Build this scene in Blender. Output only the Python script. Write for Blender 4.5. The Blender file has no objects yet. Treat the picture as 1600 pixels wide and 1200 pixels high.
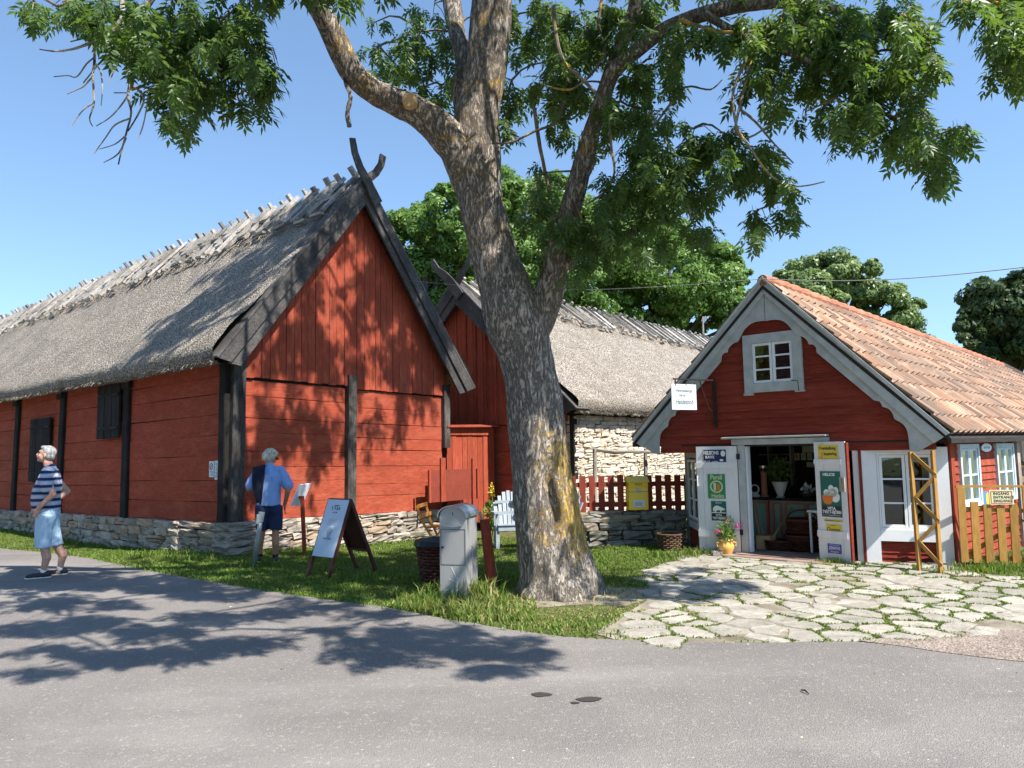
import bpy, math, random
import numpy as np
from mathutils import Vector, Matrix, noise
random.seed(7); RNG=np.random.default_rng(7)
SC=bpy.context.scene; COL=SC.collection
R=math.radians
# ------------------------------------------------------------------ camera numbers
FPX=1155.; PIT=R(5.2); ROL=R(1.0); CH=1.6
Fv=Vector((0,math.cos(PIT),math.sin(PIT))); R0=Vector((1,0,0)); U0=Vector((0,-math.sin(PIT),math.cos(PIT)))
Rv=R0*math.cos(ROL)-U0*math.sin(ROL); Uv=R0*math.sin(ROL)+U0*math.cos(ROL)
CAMP=Vector((0,0,CH))
def ss(a,b,x):
    t=max(0,min(1,(x-a)/(b-a))); return t*t*(3-2*t)
def gz(x,y):
    return -.2*ss(11.8,15.5,y)+.06*math.exp(-((x-6.1)**2+(y-9.9)**2)/3.2)
def ray(x,y): return Fv*FPX+Rv*(x-800)+Uv*(600-y)
def at(x,y,Y):
    d=ray(x,y); return CAMP+d*(Y/d.y)
def G(x,y):
    d=ray(x,y); z=0
    for _ in range(6):
        p=CAMP+d*((z-CH)/d.z); z=gz(p.x,p.y)
    return p
# ------------------------------------------------------------------ object helpers
def wo(o):
    v=Vector((0,0,0))
    while o: v=v+o.location; o=o.parent
    return v
def tag(o,label=None,cat=None,group=None,kind=None):
    if label: o['label']=label
    if cat: o['category']=cat
    if group: o['group']=group
    if kind: o['kind']=kind
    return o
def thing(name,label,cat,loc=(0,0,0),group=None):
    o=bpy.data.objects.new(name,None); COL.objects.link(o); o.location=loc
    o.empty_display_size=.1
    return tag(o,label,cat,group)
class MB:
    def __init__(s): s.v=[];s.f=[];s.t=[]
    def add(s,vs,fs,tint=None):
        if tint is None: tint=random.random()
        n=len(s.v); s.v+= [tuple(v) for v in vs]; s.f+=[tuple(i+n for i in f) for f in fs]; s.t+=[tint]*len(fs); return s
    def hexa(s,p,tint=None):   # p: 8 points, bottom 4 then top 4
        return s.add(p,[(3,2,1,0),(4,5,6,7),(0,1,5,4),(1,2,6,5),(2,3,7,6),(3,0,4,7)],tint)
    def box(s,a,b,tint=None):
        x0,y0,z0=a;x1,y1,z1=b
        return s.hexa([(x0,y0,z0),(x1,y0,z0),(x1,y1,z0),(x0,y1,z0),(x0,y0,z1),(x1,y0,z1),(x1,y1,z1),(x0,y1,z1)],tint)
    def bar(s,a,b,w,h,up=(0,0,1),tint=None):  # rectangular bar from a to b
        a=Vector(a);b=Vector(b);d=(b-a).normalized();u=Vector(up)
        x=d.cross(u)
        if x.length<1e-4: x=d.cross(Vector((1,0,0)))
        x.normalize(); y=x.cross(d).normalized(); x*=w/2; y*=h/2
        return s.hexa([a-x-y,a+x-y,a+x+y,a-x+y,b-x-y,b+x-y,b+x+y,b-x+y],tint)
    def tube(s,pts,rs,n=8,cap=True,tint=None,jit=0):
        pts=[Vector(p) for p in pts]
        if not hasattr(rs,'__len__'): rs=[rs]*len(pts)
        rings=[];ref=Vector((.31,.17,.93))
        vs=[]
        for i,p in enumerate(pts):
            d=(pts[min(i+1,len(pts)-1)]-pts[max(i-1,0)]).normalized()
            x=d.cross(ref)
            if x.length<1e-3: x=d.cross(Vector((1,0,0)))
            x.normalize(); y=d.cross(x).normalized()
            ref=y.cross(d) if False else ref
            for k in range(n):
                a=2*math.pi*k/n; rr=rs[i]*(1+(random.uniform(-jit,jit) if jit else 0))
                vs.append(p+x*math.cos(a)*rr+y*math.sin(a)*rr)
        fs=[]
        for i in range(len(pts)-1):
            for k in range(n):
                fs.append((i*n+k,i*n+(k+1)%n,(i+1)*n+(k+1)%n,(i+1)*n+k))
        if cap: fs.append(tuple(range(n-1,-1,-1))); fs.append(tuple((len(pts)-1)*n+k for k in range(n)))
        return s.add(vs,fs,tint)
    def lathe(s,c,prof,n=24,tint=None):   # prof list (r,z)
        c=Vector(c);vs=[];fs=[]
        for r,z in prof:
            for k in range(n):
                a=2*math.pi*k/n; vs.append(c+Vector((r*math.cos(a),r*math.sin(a),z)))
        for i in range(len(prof)-1):
            for k in range(n): fs.append((i*n+k,i*n+(k+1)%n,(i+1)*n+(k+1)%n,(i+1)*n+k))
        fs.append(tuple(range(n-1,-1,-1))); fs.append(tuple((len(prof)-1)*n+k for k in range(n)))
        return s.add(vs,fs,tint)
    def prism(s,poly,fn,o0,o1,tint=None):  # poly [(t,z)], fn(t,z,o)->world
        n=len(poly); vs=[fn(t,z,o0) for t,z in poly]+[fn(t,z,o1) for t,z in poly]
        fs=[tuple(range(n-1,-1,-1)),tuple(range(n,2*n))]+[(i,(i+1)%n,n+(i+1)%n,n+i) for i in range(n)]
        return s.add(vs,fs,tint)
    def build(s,name,mat,parent=None,smooth=False,bevel=0,label=None):
        me=bpy.data.meshes.new(name); o=bpy.data.objects.new(name,me); COL.objects.link(o)
        off=wo(parent) if parent else Vector((0,0,0))
        if parent: o.parent=parent
        else:
            if s.v and True:
                a=np.array(s.v); off=Vector(((a[:,0].min()+a[:,0].max())/2,(a[:,1].min()+a[:,1].max())/2,a[:,2].min())); o.location=off
        me.from_pydata([(v[0]-off[0],v[1]-off[1],v[2]-off[2]) for v in s.v],[],s.f)
        at_=me.attributes.new('tint','FLOAT','FACE'); at_.data.foreach_set('value',s.t)
        me.materials.append(mat)
        if smooth: me.polygons.foreach_set('use_smooth',[True]*len(me.polygons))
        if bevel:
            m=o.modifiers.new('b','BEVEL'); m.width=bevel; m.segments=2; m.limit_method='ANGLE'
        me.update(); 
        if label: o['label']=label
        return o
def npmesh(name,V,F,tint,mat,parent=None,smooth=False):
    me=bpy.data.meshes.new(name); o=bpy.data.objects.new(name,me); COL.objects.link(o)
    if parent:
        o.parent=parent; V=V-np.array(wo(parent))
    k=F.shape[1]; me.vertices.add(len(V)); me.vertices.foreach_set('co',V.astype(np.float32).ravel())
    me.loops.add(F.size); me.loops.foreach_set('vertex_index',F.astype(np.int32).ravel())
    me.polygons.add(len(F)); me.polygons.foreach_set('loop_start',np.arange(0,F.size,k,dtype=np.int32))
    me.update(calc_edges=True)
    a=me.attributes.new('tint','FLOAT','FACE'); a.data.foreach_set('value',tint.astype(np.float32))
    if smooth: me.polygons.foreach_set('use_smooth',np.ones(len(F),dtype=bool))
    me.materials.append(mat); return o
class Fr:   # vertical wall frame: P(t,z,o): along, height, outwards
    def __init__(s,o,d,n): s.o=Vector((o[0],o[1],0)); s.d=Vector((d[0],d[1],0)).normalized(); s.n=Vector((n[0],n[1],0)).normalized()
    def P(s,t,z,o=0): return s.o+s.d*t+s.n*o+Vector((0,0,z))
    def px(s,x,y,o=0):   # where the line of sight through a pixel meets the plane (authoring aid)
        d=ray(x,y); p0=s.o+s.n*o; k=(p0-CAMP).dot(s.n)/d.dot(s.n); q=CAMP+d*k
        return (q-p0).dot(s.d),q.z
def fbox(m,fr,t0,t1,z0,z1,o0,o1,tint=None):
    P=fr.P
    return m.hexa([P(t0,z0,o0),P(t1,z0,o0),P(t1,z0,o1),P(t0,z0,o1),P(t0,z1,o0),P(t1,z1,o0),P(t1,z1,o1),P(t0,z1,o1)],tint)
def fpoly(m,fr,poly,o0,o1,tint=None): return m.prism(poly,fr.P,o0,o1,tint)
# ------------------------------------------------------------------ materials
class NT:
    def __init__(s,name):
        s.m=bpy.data.materials.new(name); s.m.use_nodes=True; s.t=s.m.node_tree; s.t.nodes.clear()
        s.out=s.n('ShaderNodeOutputMaterial'); s.tc=s.n('ShaderNodeTexCoord')
    def n(s,ty,**k):
        x=s.t.nodes.new(ty)
        for a,b in k.items(): setattr(x,a,b)
        return x
    def l(s,a,b): s.t.links.new(a,b)
    def mp(s,scale=(1,1,1),rot=(0,0,0),src=None):
        x=s.n('ShaderNodeMapping'); x.inputs['Scale'].default_value=scale; x.inputs['Rotation'].default_value=rot
        s.l(src or s.tc.outputs['Object'],x.inputs['Vector']); return x.outputs[0]
    def noise(s,vec,scale,detail=4,rough=.6,dist=0):
        x=s.n('ShaderNodeTexNoise'); s.l(vec,x.inputs['Vector']); x.inputs['Scale'].default_value=scale
        x.inputs['Detail'].default_value=detail; x.inputs['Roughness'].default_value=rough; x.inputs['Distortion'].default_value=dist
        return x.outputs['Fac']
    def voro(s,vec,scale,feat='F1',out='Distance'):
        x=s.n('ShaderNodeTexVoronoi',feature=feat); s.l(vec,x.inputs['Vector']); x.inputs['Scale'].default_value=scale
        return x.outputs[out]
    def ramp(s,fac,stops):
        x=s.n('ShaderNodeValToRGB'); s.l(fac,x.inputs[0]); e=x.color_ramp.elements
        while len(e)<len(stops): e.new(.5)
        for i,(p,c) in enumerate(stops):
            e[i].position=p; e[i].color=(c if hasattr(c,'__len__') else (c,c,c))[:3]+(1,) if hasattr(c,'__len__') else (c,c,c,1)
        return x.outputs[0]
    def mix(s,fac,a,b,mode='MIX'):
        x=s.n('ShaderNodeMix',data_type='RGBA',blend_type=mode)
        for i,v in ((0,fac),(6,a),(7,b)):
            if hasattr(v,'is_linked') or hasattr(v,'links'): s.l(v,x.inputs[i])
            else: x.inputs[i].default_value=v if i==0 else tuple(v)[:3]+(1,)
        return x.outputs[2]
    def math(s,op,a,b=0,c=0):
        x=s.n('ShaderNodeMath',operation=op)
        for i,v in enumerate((a,b,c)):
            if hasattr(v,'links'): s.l(v,x.inputs[i])
            else: x.inputs[i].default_value=v
        return x.outputs[0]
    def tint(s):
        x=s.n('ShaderNodeAttribute'); x.attribute_name='tint'; return x.outputs['Fac']
    def bump(s,h,strength=.5,dist=.01,prev=None):
        x=s.n('ShaderNodeBump'); s.l(h,x.inputs['Height']); x.inputs['Strength'].default_value=strength; x.inputs['Distance'].default_value=dist
        if prev: s.l(prev,x.inputs['Normal'])
        return x.outputs[0]
    def bsdf(s,col,rough=.8,normal=None,metal=0,spec=.3,**k):
        b=s.n('ShaderNodeBsdfPrincipled')
        if hasattr(col,'links'): s.l(col,b.inputs['Base Color'])
        else: b.inputs['Base Color'].default_value=tuple(col)[:3]+(1,)
        if hasattr(rough,'links'): s.l(rough,b.inputs['Roughness'])
        else: b.inputs['Roughness'].default_value=rough
        b.inputs['Metallic'].default_value=metal; b.inputs['Specular IOR Level'].default_value=spec
        if normal: s.l(normal,b.inputs['Normal'])
        s.l(b.outputs[0],s.out.inputs[0]); return b
def dark(c,k): return tuple(x*k for x in c)
def surf(name,c,var=.25,tintvar=.3,scale=8,stretch=(1,1,1),rough=.85,bs=.4,bscale=40,bd=.005,spec=.25,metal=0,spots=None,bstretch=None,c2=None,lo=.35,hi=.65):
    """general aged surface: two-scale noise, per-piece tint, fine bump, optional spots (colour, scale, threshold)"""
    t=NT(name); v=t.mp(stretch)
    n=t.noise(v,scale,5)
    col=t.mix(t.ramp(n,[(lo,0.),(hi,1.)]),dark(c,1-var),c2 or dark(c,1+var*.6))
    g=t.math('MULTIPLY_ADD',t.tint(),tintvar,1-tintvar/2)
    col=t.mix(1,col,t.mixgrey(g) if False else g,'MULTIPLY')
    for sp in (spots or []):
        m=t.ramp(t.noise(t.mp(sp[3] if len(sp)>3 else (1,1,1)),sp[1],6,.7),[(sp[2],0.),(sp[2]+.06,1.)])
        col=t.mix(m,col,sp[0])
    h=t.noise(t.mp(bstretch or stretch),bscale,4)
    t.bsdf(col,rough,t.bump(h,bs,bd),metal,spec); return t.m
def plain(name,c,rough=.6,metal=0,spec=.4,emit=None):
    t=NT(name); n=t.noise(t.mp(),25,4); col=t.mix(n,dark(c,.88),dark(c,1.1))
    b=t.bsdf(col,rough,t.bump(t.noise(t.mp(),60,3),.12,.003),metal,spec); return t.m
RED=(.43,.085,.045)
M={}
def wood_red(name,c,st):   # painted log/board wall: cracks along the grain, worn flecks
    t=NT(name); v=t.mp(st)
    n=t.noise(t.mp(),1.6,4); n2=t.noise(v,3,6,.7)
    col=t.mix(t.ramp(n,[(.3,0.),(.7,1.)]),dark(c,.8),dark(c,1.15))
    col=t.mix(t.ramp(n2,[(.42,1.),(.6,0.)]),col,dark(c,.72))
    g=t.math('MULTIPLY_ADD',t.tint(),.2,.9); col=t.mix(1,col,g,'MULTIPLY')
    crack=t.ramp(t.noise(t.mp(tuple(a*1.0 for a in st)),3.6,8,.74,.35),[(.325,1.),(.36,0.)])
    col=t.mix(crack,col,dark(c,.22))
    fade=t.ramp(t.noise(t.mp(tuple((a+2)/3 for a in st)),1.1,5,.7),[(.5,0.),(.7,.45)]); col=t.mix(fade,col,(c[0]*1.15,c[1]*1.75,c[2]*1.9))
    dirt=t.ramp(t.noise(t.mp(tuple((a+3)/4 for a in st)),.8,6,.75),[(.52,0.),(.66,.5)]); col=t.mix(dirt,col,dark(c,.5))
    worn=t.ramp(t.noise(t.mp(tuple((a+1)/2 for a in st)),14,6,.75),[(.68,0.),(.74,1.)])
    col=t.mix(worn,col,(.36,.16,.11))
    h=t.math('SUBTRACT',t.noise(v,9,8,.75),crack)
    t.bsdf(col,.88,t.bump(h,1.,.02),0,.15); return t.m
M['red_log']=wood_red('red_log',RED,(2.2,2.2,14))       # horizontal grain
M['red_board']=wood_red('red_board',RED,(14,14,1.6))      # vertical grain
M['red_shop']=wood_red('red_shop',(.31,.05,.03),(1.2,1.2,16))
M['red_fence']=surf('red_fence',(.23,.045,.028),.2,.35,6,(6,6,1),bs=.4,bscale=10,bstretch=(12,12,1))
def wood_old(name,c,c2,st,dk=.25):
    t=NT(name); v=t.mp(st)
    n=t.noise(v,4,8,.75); n0=t.noise(t.mp(),1.3,4)
    col=t.mix(t.ramp(n,[(.34,0.),(.66,1.)]),c,c2)
    col=t.mix(t.ramp(n0,[(.42,0.),(.62,.75)]),col,dark(c,.7))
    col=t.mix(1,col,t.math('MULTIPLY_ADD',t.tint(),.5,.75),'MULTIPLY')
    cr=t.ramp(t.noise(v,9,6,.7),[(.33,1.),(.4,0.)]); col=t.mix(cr,col,dark(c,dk))
    t.bsdf(col,.9,t.bump(t.math('SUBTRACT',n,cr),.9,.012),0,.15); return t.m
M['black_wood']=wood_old('black_wood',(.022,.019,.018),(.045,.04,.037),(9,9,1.2))
M['post_wood']=wood_old('post_wood',(.03,.026,.024),(.17,.155,.14),(9,9,1.1))
M['barge']=wood_old('barge',(.055,.05,.048),(.13,.12,.115),(5,5,5))
M['grey_stick']=wood_old('grey_stick',(.24,.22,.2),(.5,.47,.43),(4,4,4),.4)
M['rail_wood']=wood_old('rail_wood',(.3,.26,.21),(.45,.4,.34),(4,4,4),.5)
def thatch():
    t=NT('thatch'); o=t.mp()
    fine=t.noise(o,40,3,.85); vo=t.voro(t.mp((1,1,1)),34)
    n=t.noise(t.mp((2,2,2)),1.1,5); n2=t.noise(t.mp((1,1,1),),7,4)
    s=t.math('ADD',t.math('MULTIPLY',fine,.6),t.math('MULTIPLY',vo,.75))
    col=t.ramp(s,[(.43,(.01,.008,.006)),(.53,(.085,.066,.05)),(.64,(.225,.188,.155)),(.78,(.46,.41,.35))])
    col=t.mix(t.ramp(n,[(.4,0.),(.66,.55)]),col,(.17,.15,.12)); 
    col=t.mix(t.ramp(n2,[(.56,0.),(.74,.35)]),col,(.44,.37,.27))
    t.bsdf(col,.95,t.bump(s,1.,.035,t.bump(n2,.7,.05)),0,.1); return t.m
M['thatch']=thatch()
def straw():
    t=NT('ridge_straw'); n=t.noise(t.mp((3,3,14)),6,7,.75); n1=t.noise(t.mp(),3,4)
    col=t.ramp(n,[(.33,(.1,.075,.05)),(.5,(.36,.31,.25)),(.68,(.62,.57,.5))])
    col=t.mix(t.ramp(n1,[(.5,0.),(.7,.6)]),col,(.26,.21,.15))
    t.bsdf(col,.95,t.bump(n,1.,.04),0,.1); return t.m
M['straw']=straw()
def stone(name,c,c2,moss=.0,tv=.55,warm=.45):
    t=NT(name); n=t.noise(t.mp(),5,6,.7); n2=t.noise(t.mp(),30,5,.75)
    col=t.mix(t.ramp(n,[(.35,0.),(.65,1.)]),c,c2)
    col=t.mix(t.ramp(n2,[(.55,0.),(.7,.5)]),col,dark(c,.45))
    col=t.mix(1,col,t.math('MULTIPLY_ADD',t.tint(),tv,1-tv/2),'MULTIPLY')
    ti=t.ramp(t.math('FRACT',t.math('MULTIPLY',t.tint(),7.3)),[(.75,0.),(.9,warm)]); col=t.mix(ti,col,(.42,.27,.15))
    if moss: col=t.mix(t.ramp(t.noise(t.mp(),9,5,.7),[(.6-moss,0.),(.72-moss*.6,.8)]),col,(.1,.105,.06))
    t.bsdf(col,.92,t.bump(n2,.7,.014,t.bump(n,.6,.03)),0,.2); return t.m
M['stone_base']=stone('stone_base',(.24,.2,.165),(.44,.38,.32),.04)
M['stone_pale']=stone('stone_pale',(.5,.43,.33),(.68,.61,.5),0,.4)
M['stone_low']=stone('stone_low',(.15,.14,.12),(.26,.24,.21),.1)
M['joint']=surf('joint',(.1,.085,.068),.3,.1,20,bs=.6,bscale=60,bd=.01)
M['flag']=stone('flag',(.27,.245,.205),(.4,.37,.315),.03,.35,0)
# ground materials
def asphalt():
    t=NT('asphalt'); o=t.mp(); f=t.voro(o,120); n=t.noise(o,.55,4); n2=t.noise(t.mp((1,.35,1)),2.2,6,.65); sp=t.noise(o,95,2,.7)
    col=t.mix(t.ramp(n,[(.3,0.),(.7,1.)]),(.165,.147,.134),(.225,.202,.184))
    col=t.mix(t.ramp(n2,[(.5,0.),(.75,.35)]),col,(.12,.112,.11))
    col=t.mix(t.ramp(sp,[(.36,1.),(.46,0.)]),col,(.1,.095,.093))
    col=t.mix(t.ramp(f,[(.0,1.),(.22,0.)]),col,(.36,.345,.33))
    pit=t.ramp(t.noise(o,7.5,5,.8),[(.285,1.),(.30,0.)]); col=t.mix(pit,col,(.05,.047,.045))
    br=t.ramp(t.noise(o,21,2,.5),[(.755,0.),(.77,1.)]); col=t.mix(br,col,(.5,.48,.42))
    n6=t.noise(t.mp((.35,1.1,1)),.9,5,.6); col=t.mix(t.ramp(n6,[(.5,0.),(.68,.4)]),col,(.30,.275,.255))
    n7=t.noise(t.mp((1,1,1)),38,3,.7); col=t.mix(t.ramp(n7,[(.58,0.),(.66,.55)]),col,(.36,.335,.31))
    n8=t.noise(o,14,6,.8); col=t.mix(t.ramp(n8,[(.31,.6),(.38,0.)]),col,(.1,.092,.085))
    t.bsdf(col,.85,t.bump(t.math('SUBTRACT',f,pit),.6,.008,t.bump(n2,.2,.03)),0,.3); return t.m
M['asphalt']=asphalt()
def gravel():
    t=NT('gravel'); o=t.mp(); f=t.voro(o,55,'F1','Color'); d=t.voro(o,55); n=t.noise(o,1.4,4)
    col=t.mix(t.ramp(n,[(.3,0.),(.7,1.)]),(.24,.19,.155),(.33,.27,.225))
    col=t.mix(.7,col,t.ramp(f,[(.2,.45),(.8,1.25)]),'MULTIPLY'); t.bsdf(col,.9,t.bump(d,.8,.012),0,.2); return t.m
M['gravel']=gravel()
M['soil']=surf('soil',(.2,.165,.12),.25,0,3,bs=.8,bscale=40,bd=.015,c2=(.34,.3,.23))
M['turf']=surf('turf',(.1,.14,.035),.35,0,5,bs=1,bscale=70,bd=.02,c2=(.16,.15,.06))
def blade():
    t=NT('blade'); ti=t.tint()
    n=t.noise(t.mp(),.9,4)
    col=t.ramp(ti,[(0.,(.06,.12,.018)),(.5,(.13,.215,.032)),(.82,(.24,.29,.07)),(.93,(.36,.31,.13)),(1.,(.46,.4,.2))])
    col=t.mix(t.ramp(n,[(.45,0.),(.7,.45)]),col,(.2,.2,.06))
    d=t.n('ShaderNodeBsdfPrincipled'); t.l(col,d.inputs[0]); d.inputs['Roughness'].default_value=.6; d.inputs['Specular IOR Level'].default_value=.25
    tr=t.n('ShaderNodeBsdfTranslucent'); t.l(t.mix(1,col,(1.2,1.3,.6),'MULTIPLY'),tr.inputs[0])
    mx=t.n('ShaderNodeMixShader'); mx.inputs[0].default_value=.35; t.l(d.outputs[0],mx.inputs[1]); t.l(tr.outputs[0],mx.inputs[2]); t.l(mx.outputs[0],t.out.inputs[0])
    return t.m
M['blade']=blade()
def leafmat(name,a,b,trc,tf=.33,gl=.35):
    t=NT(name); ti=t.tint(); col=t.mix(ti,a,b)
    d=t.n('ShaderNodeBsdfPrincipled'); t.l(col,d.inputs[0]); d.inputs['Roughness'].default_value=.42; d.inputs['Specular IOR Level'].default_value=gl
    tr=t.n('ShaderNodeBsdfTranslucent'); t.l(t.mix(ti,dark(trc,.6),trc),tr.inputs[0])
    mx=t.n('ShaderNodeMixShader'); mx.inputs[0].default_value=tf; t.l(d.outputs[0],mx.inputs[1]); t.l(tr.outputs[0],mx.inputs[2]); t.l(mx.outputs[0],t.out.inputs[0])
    return t.m
M['ash_leaf']=leafmat('ash_leaf',(.036,.08,.024),(.12,.19,.05),(.24,.39,.05),.37)
M['maple_leaf']=leafmat('maple_leaf',(.085,.16,.03),(.17,.27,.06),(.25,.42,.07),.35)
M['pale_leaf']=leafmat('pale_leaf',(.13,.19,.06),(.24,.32,.12),(.3,.42,.11),.35)
M['dark_leaf']=leafmat('dark_leaf',(.03,.06,.018),(.08,.115,.04),(.1,.17,.03),.3)
def bark():
    t=NT('bark'); 
    v=t.mp((1.,1.,.28)); n=t.noise(v,17,8,.72,.5); n5=t.noise(v,48,5,.7); n2=t.noise(t.mp(),2.2,4)
    fur=t.math('ABSOLUTE',t.math('SUBTRACT',n,.5)); fr_=t.ramp(fur,[(.0,0.),(.07,1.)])
    h=t.math('ADD',t.math('MULTIPLY',fr_,.5),t.math('MULTIPLY',n5,.8))
    col=t.ramp(n5,[(.32,(.21,.172,.142)),(.5,(.39,.335,.28)),(.68,(.6,.54,.47))])
    col=t.mix(fr_,(.11,.09,.074),col)
    col=t.mix(t.ramp(n2,[(.5,0.),(.7,.4)]),col,(.2,.165,.135))
    # yellow lichen: patchy, a low band on the stem and flecks on the limbs
    s=t.n('ShaderNodeSeparateXYZ'); t.l(t.tc.outputs['Object'],s.inputs[0]); z=s.outputs[2]
    band=t.math('MULTIPLY',t.ramp(z,[(.12,0.),(.3,1.)]),1); 
    mr=t.n('ShaderNodeMapRange'); t.l(z,mr.inputs[0]); mr.inputs[1].default_value=.15; mr.inputs[2].default_value=.75; mr.interpolation_type='SMOOTHSTEP'
    mr2=t.n('ShaderNodeMapRange'); t.l(z,mr2.inputs[0]); mr2.inputs[1].default_value=2.5; mr2.inputs[2].default_value=1.35; mr2.interpolation_type='SMOOTHSTEP'
    w=t.math('MULTIPLY',mr.outputs[0],mr2.outputs[0])
    xx=t.n('ShaderNodeMapRange'); t.l(s.outputs[0],xx.inputs[0]); xx.inputs[1].default_value=-.45; xx.inputs[2].default_value=.1
    w=t.math('MULTIPLY',w,t.math('MULTIPLY_ADD',xx.outputs[0],.75,.25))
    hi=t.n('ShaderNodeMapRange'); t.l(z,hi.inputs[0]); hi.inputs[1].default_value=3.2; hi.inputs[2].default_value=4.0
    w=t.math('ADD',w,t.math('MULTIPLY',hi.outputs[0],.35))
    ln=t.math('ADD',t.noise(t.mp(),24,5,.75),t.math('MULTIPLY',t.noise(t.mp(),4,3),.55))
    thr=t.math('ADD',ln,t.math('MULTIPLY',w,.34))
    m=t.ramp(thr,[(.985,0.),(1.04,1.)])
    col=t.mix(t.math('MULTIPLY',m,t.math('MULTIPLY_ADD',fr_,.5,.45)),col,(.46,.29,.06))
    gr=t.ramp(t.noise(t.mp(),11,5,.75),[(.6,0.),(.68,.7)]); col=t.mix(gr,col,(.42,.41,.37))
    t.bsdf(col,.93,t.bump(h,.9,.026),0,.15); return t.m
M['bark']=bark()
M['bark_far']=surf('bark_far',(.1,.085,.07),.3,.2,4,(3,3,1),bs=.6)
M['twig']=surf('twig',(.2,.17,.13),.3,.7,9,bs=.5,spots=[((.46,.3,.06),5,.54)])
M['deadtwig']=surf('deadtwig',(.3,.27,.23),.3,.8,9,bs=.5,spots=[((.05,.04,.05),3,.52)])
def tilem():
    t=NT('roof_tile'); ti=t.tint(); o=t.mp()
    col=t.ramp(ti,[(0.,(.2,.13,.095)),(.3,(.33,.19,.125)),(.7,(.41,.25,.165)),(1.,(.5,.34,.24))])
    n=t.noise(o,1.3,6,.7); col=t.mix(t.ramp(n,[(.42,0.),(.6,.7)]),col,(.19,.15,.125))
    n3=t.noise(o,15,6,.75); col=t.mix(t.ramp(n3,[(.53,0.),(.64,.65)]),col,(.2,.155,.13))
    n5=t.noise(o,7,5,.7); col=t.mix(t.ramp(n5,[(.58,0.),(.68,.6)]),col,(.5,.36,.27))
    n4=t.noise(o,3.1,7,.8); col=t.mix(t.ramp(n4,[(.64,0.),(.67,.85)]),col,(.66,.62,.57))
    t.bsdf(col,.9,t.bump(n3,.4,.01),0,.15); return t.m
M['tile']=tilem()
M['ridge_tile']=surf('ridge_tile',(.38,.16,.095),.3,.4,9,bs=.4)
M['grey_paint']=surf('grey_paint',(.42,.44,.43),.16,.14,3,(2,2,2),bs=.35,bscale=16,spots=[((.36,.34,.28),30,.64),((.12,.12,.11),9,.69)])
M['white_paint']=surf('white_paint',(.74,.75,.76),.06,.08,3,bs=.2,bscale=20,rough=.6,spots=[((.42,.38,.33),14,.7,(1,1,.25))])
M['door_white']=surf('door_white',(.72,.70,.69),.07,.1,3,(3,3,.6),bs=.2,bscale=20,rough=.6,spots=[((.42,.4,.36),16,.72,(1,1,.2))])
M['bluewhite']=surf('bluewhite',(.55,.62,.66),.1,.1,4,bs=.3,spots=[((.35,.36,.34),12,.62)])
def glass():
    t=NT('glass'); b=t.n('ShaderNodeBsdfGlossy'); b.inputs['Roughness'].default_value=.03; b.inputs[0].default_value=(.8,.85,.85,1)
    tr=t.n('ShaderNodeBsdfTransparent'); tr.inputs[0].default_value=(.75,.8,.78,1)
    f=t.n('ShaderNodeFresnel'); f.inputs[0].default_value=1.5
    t.l(t.bump(t.noise(t.mp(),5,2),.06,.02),b.inputs['Normal'])
    mx=t.n('ShaderNodeMixShader'); t.l(t.math('ADD',f.outputs[0],.03),mx.inputs[0]); t.l(tr.outputs[0],mx.inputs[1]); t.l(b.outputs[0],mx.inputs[2]); t.l(mx.outputs[0],t.out.inputs[0]); return t.m
M['glass']=glass()
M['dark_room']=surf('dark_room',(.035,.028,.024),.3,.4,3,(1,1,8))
M['iron']=surf('iron',(.04,.028,.025),.3,.2,20,bs=.4,rough=.7,metal=.4)
M['bin_metal']=surf('bin_metal',(.4,.39,.38),.08,.06,2,(1,1,.3),bs=.08,bscale=90,rough=.5,metal=.35,spec=.5,spots=[((.22,.215,.21),5,.66)])
M['bin_top']=surf('bin_top',(.42,.47,.55),.08,.06,2,bs=.05,rough=.28,metal=.8,spec=.5)
M['yellow_post']=plain('yellow_post',(.85,.56,.01),.4,0,.5)
M['ochre']=surf('ochre',(.36,.19,.045),.2,.25,5,(6,6,1.2),bs=.4,bscale=12,rough=.6)
M['brown_frame']=surf('brown_frame',(.085,.03,.022),.2,.2,6,(6,6,1),bs=.3,rough=.5)
M['wicker']=surf('wicker',(.22,.12,.06),.3,.6,18,bs=.6,rough=.7)
M['wicker_dark']=surf('wicker_dark',(.12,.04,.028),.3,.6,18,bs=.6,rough=.7)
M['white']=plain('white',(.78,.78,.77),.5); M['paper']=plain('paper',(.72,.73,.75),.7)
M['black']=plain('black',(.012,.012,.013),.5); M['ink']=plain('ink',(.02,.02,.03),.6)
M['pot_yellow']=plain('pot_yellow',(.66,.38,.09),.35,0,.5)
M['steel']=surf('steel',(.62,.62,.6),.1,.1,12,bs=.05,rough=.25,metal=.9)
M['chair_white']=surf('chair_white',(.34,.38,.42),.12,.15,8,bs=.25,rough=.6)
M['chair_orange']=surf('chair_orange',(.5,.2,.035),.2,.2,8,(1,1,4),bs=.2,rough=.4)
M['grey_pole']=surf('grey_pole',(.3,.32,.31),.2,.1,9,bs=.2,rough=.5,metal=.4)
M['counter']=surf('counter',(.42,.36,.31),.1,.15,4,bs=.2); M['mint']=plain('mint',(.3,.45,.36),.6)
M['peach']=plain('peach',(.5,.2,.12),.6); M['broom']=plain('broom',(.55,.36,.18),.6); M['redpaint']=plain('redpaint',(.45,.03,.02),.4)
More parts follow.
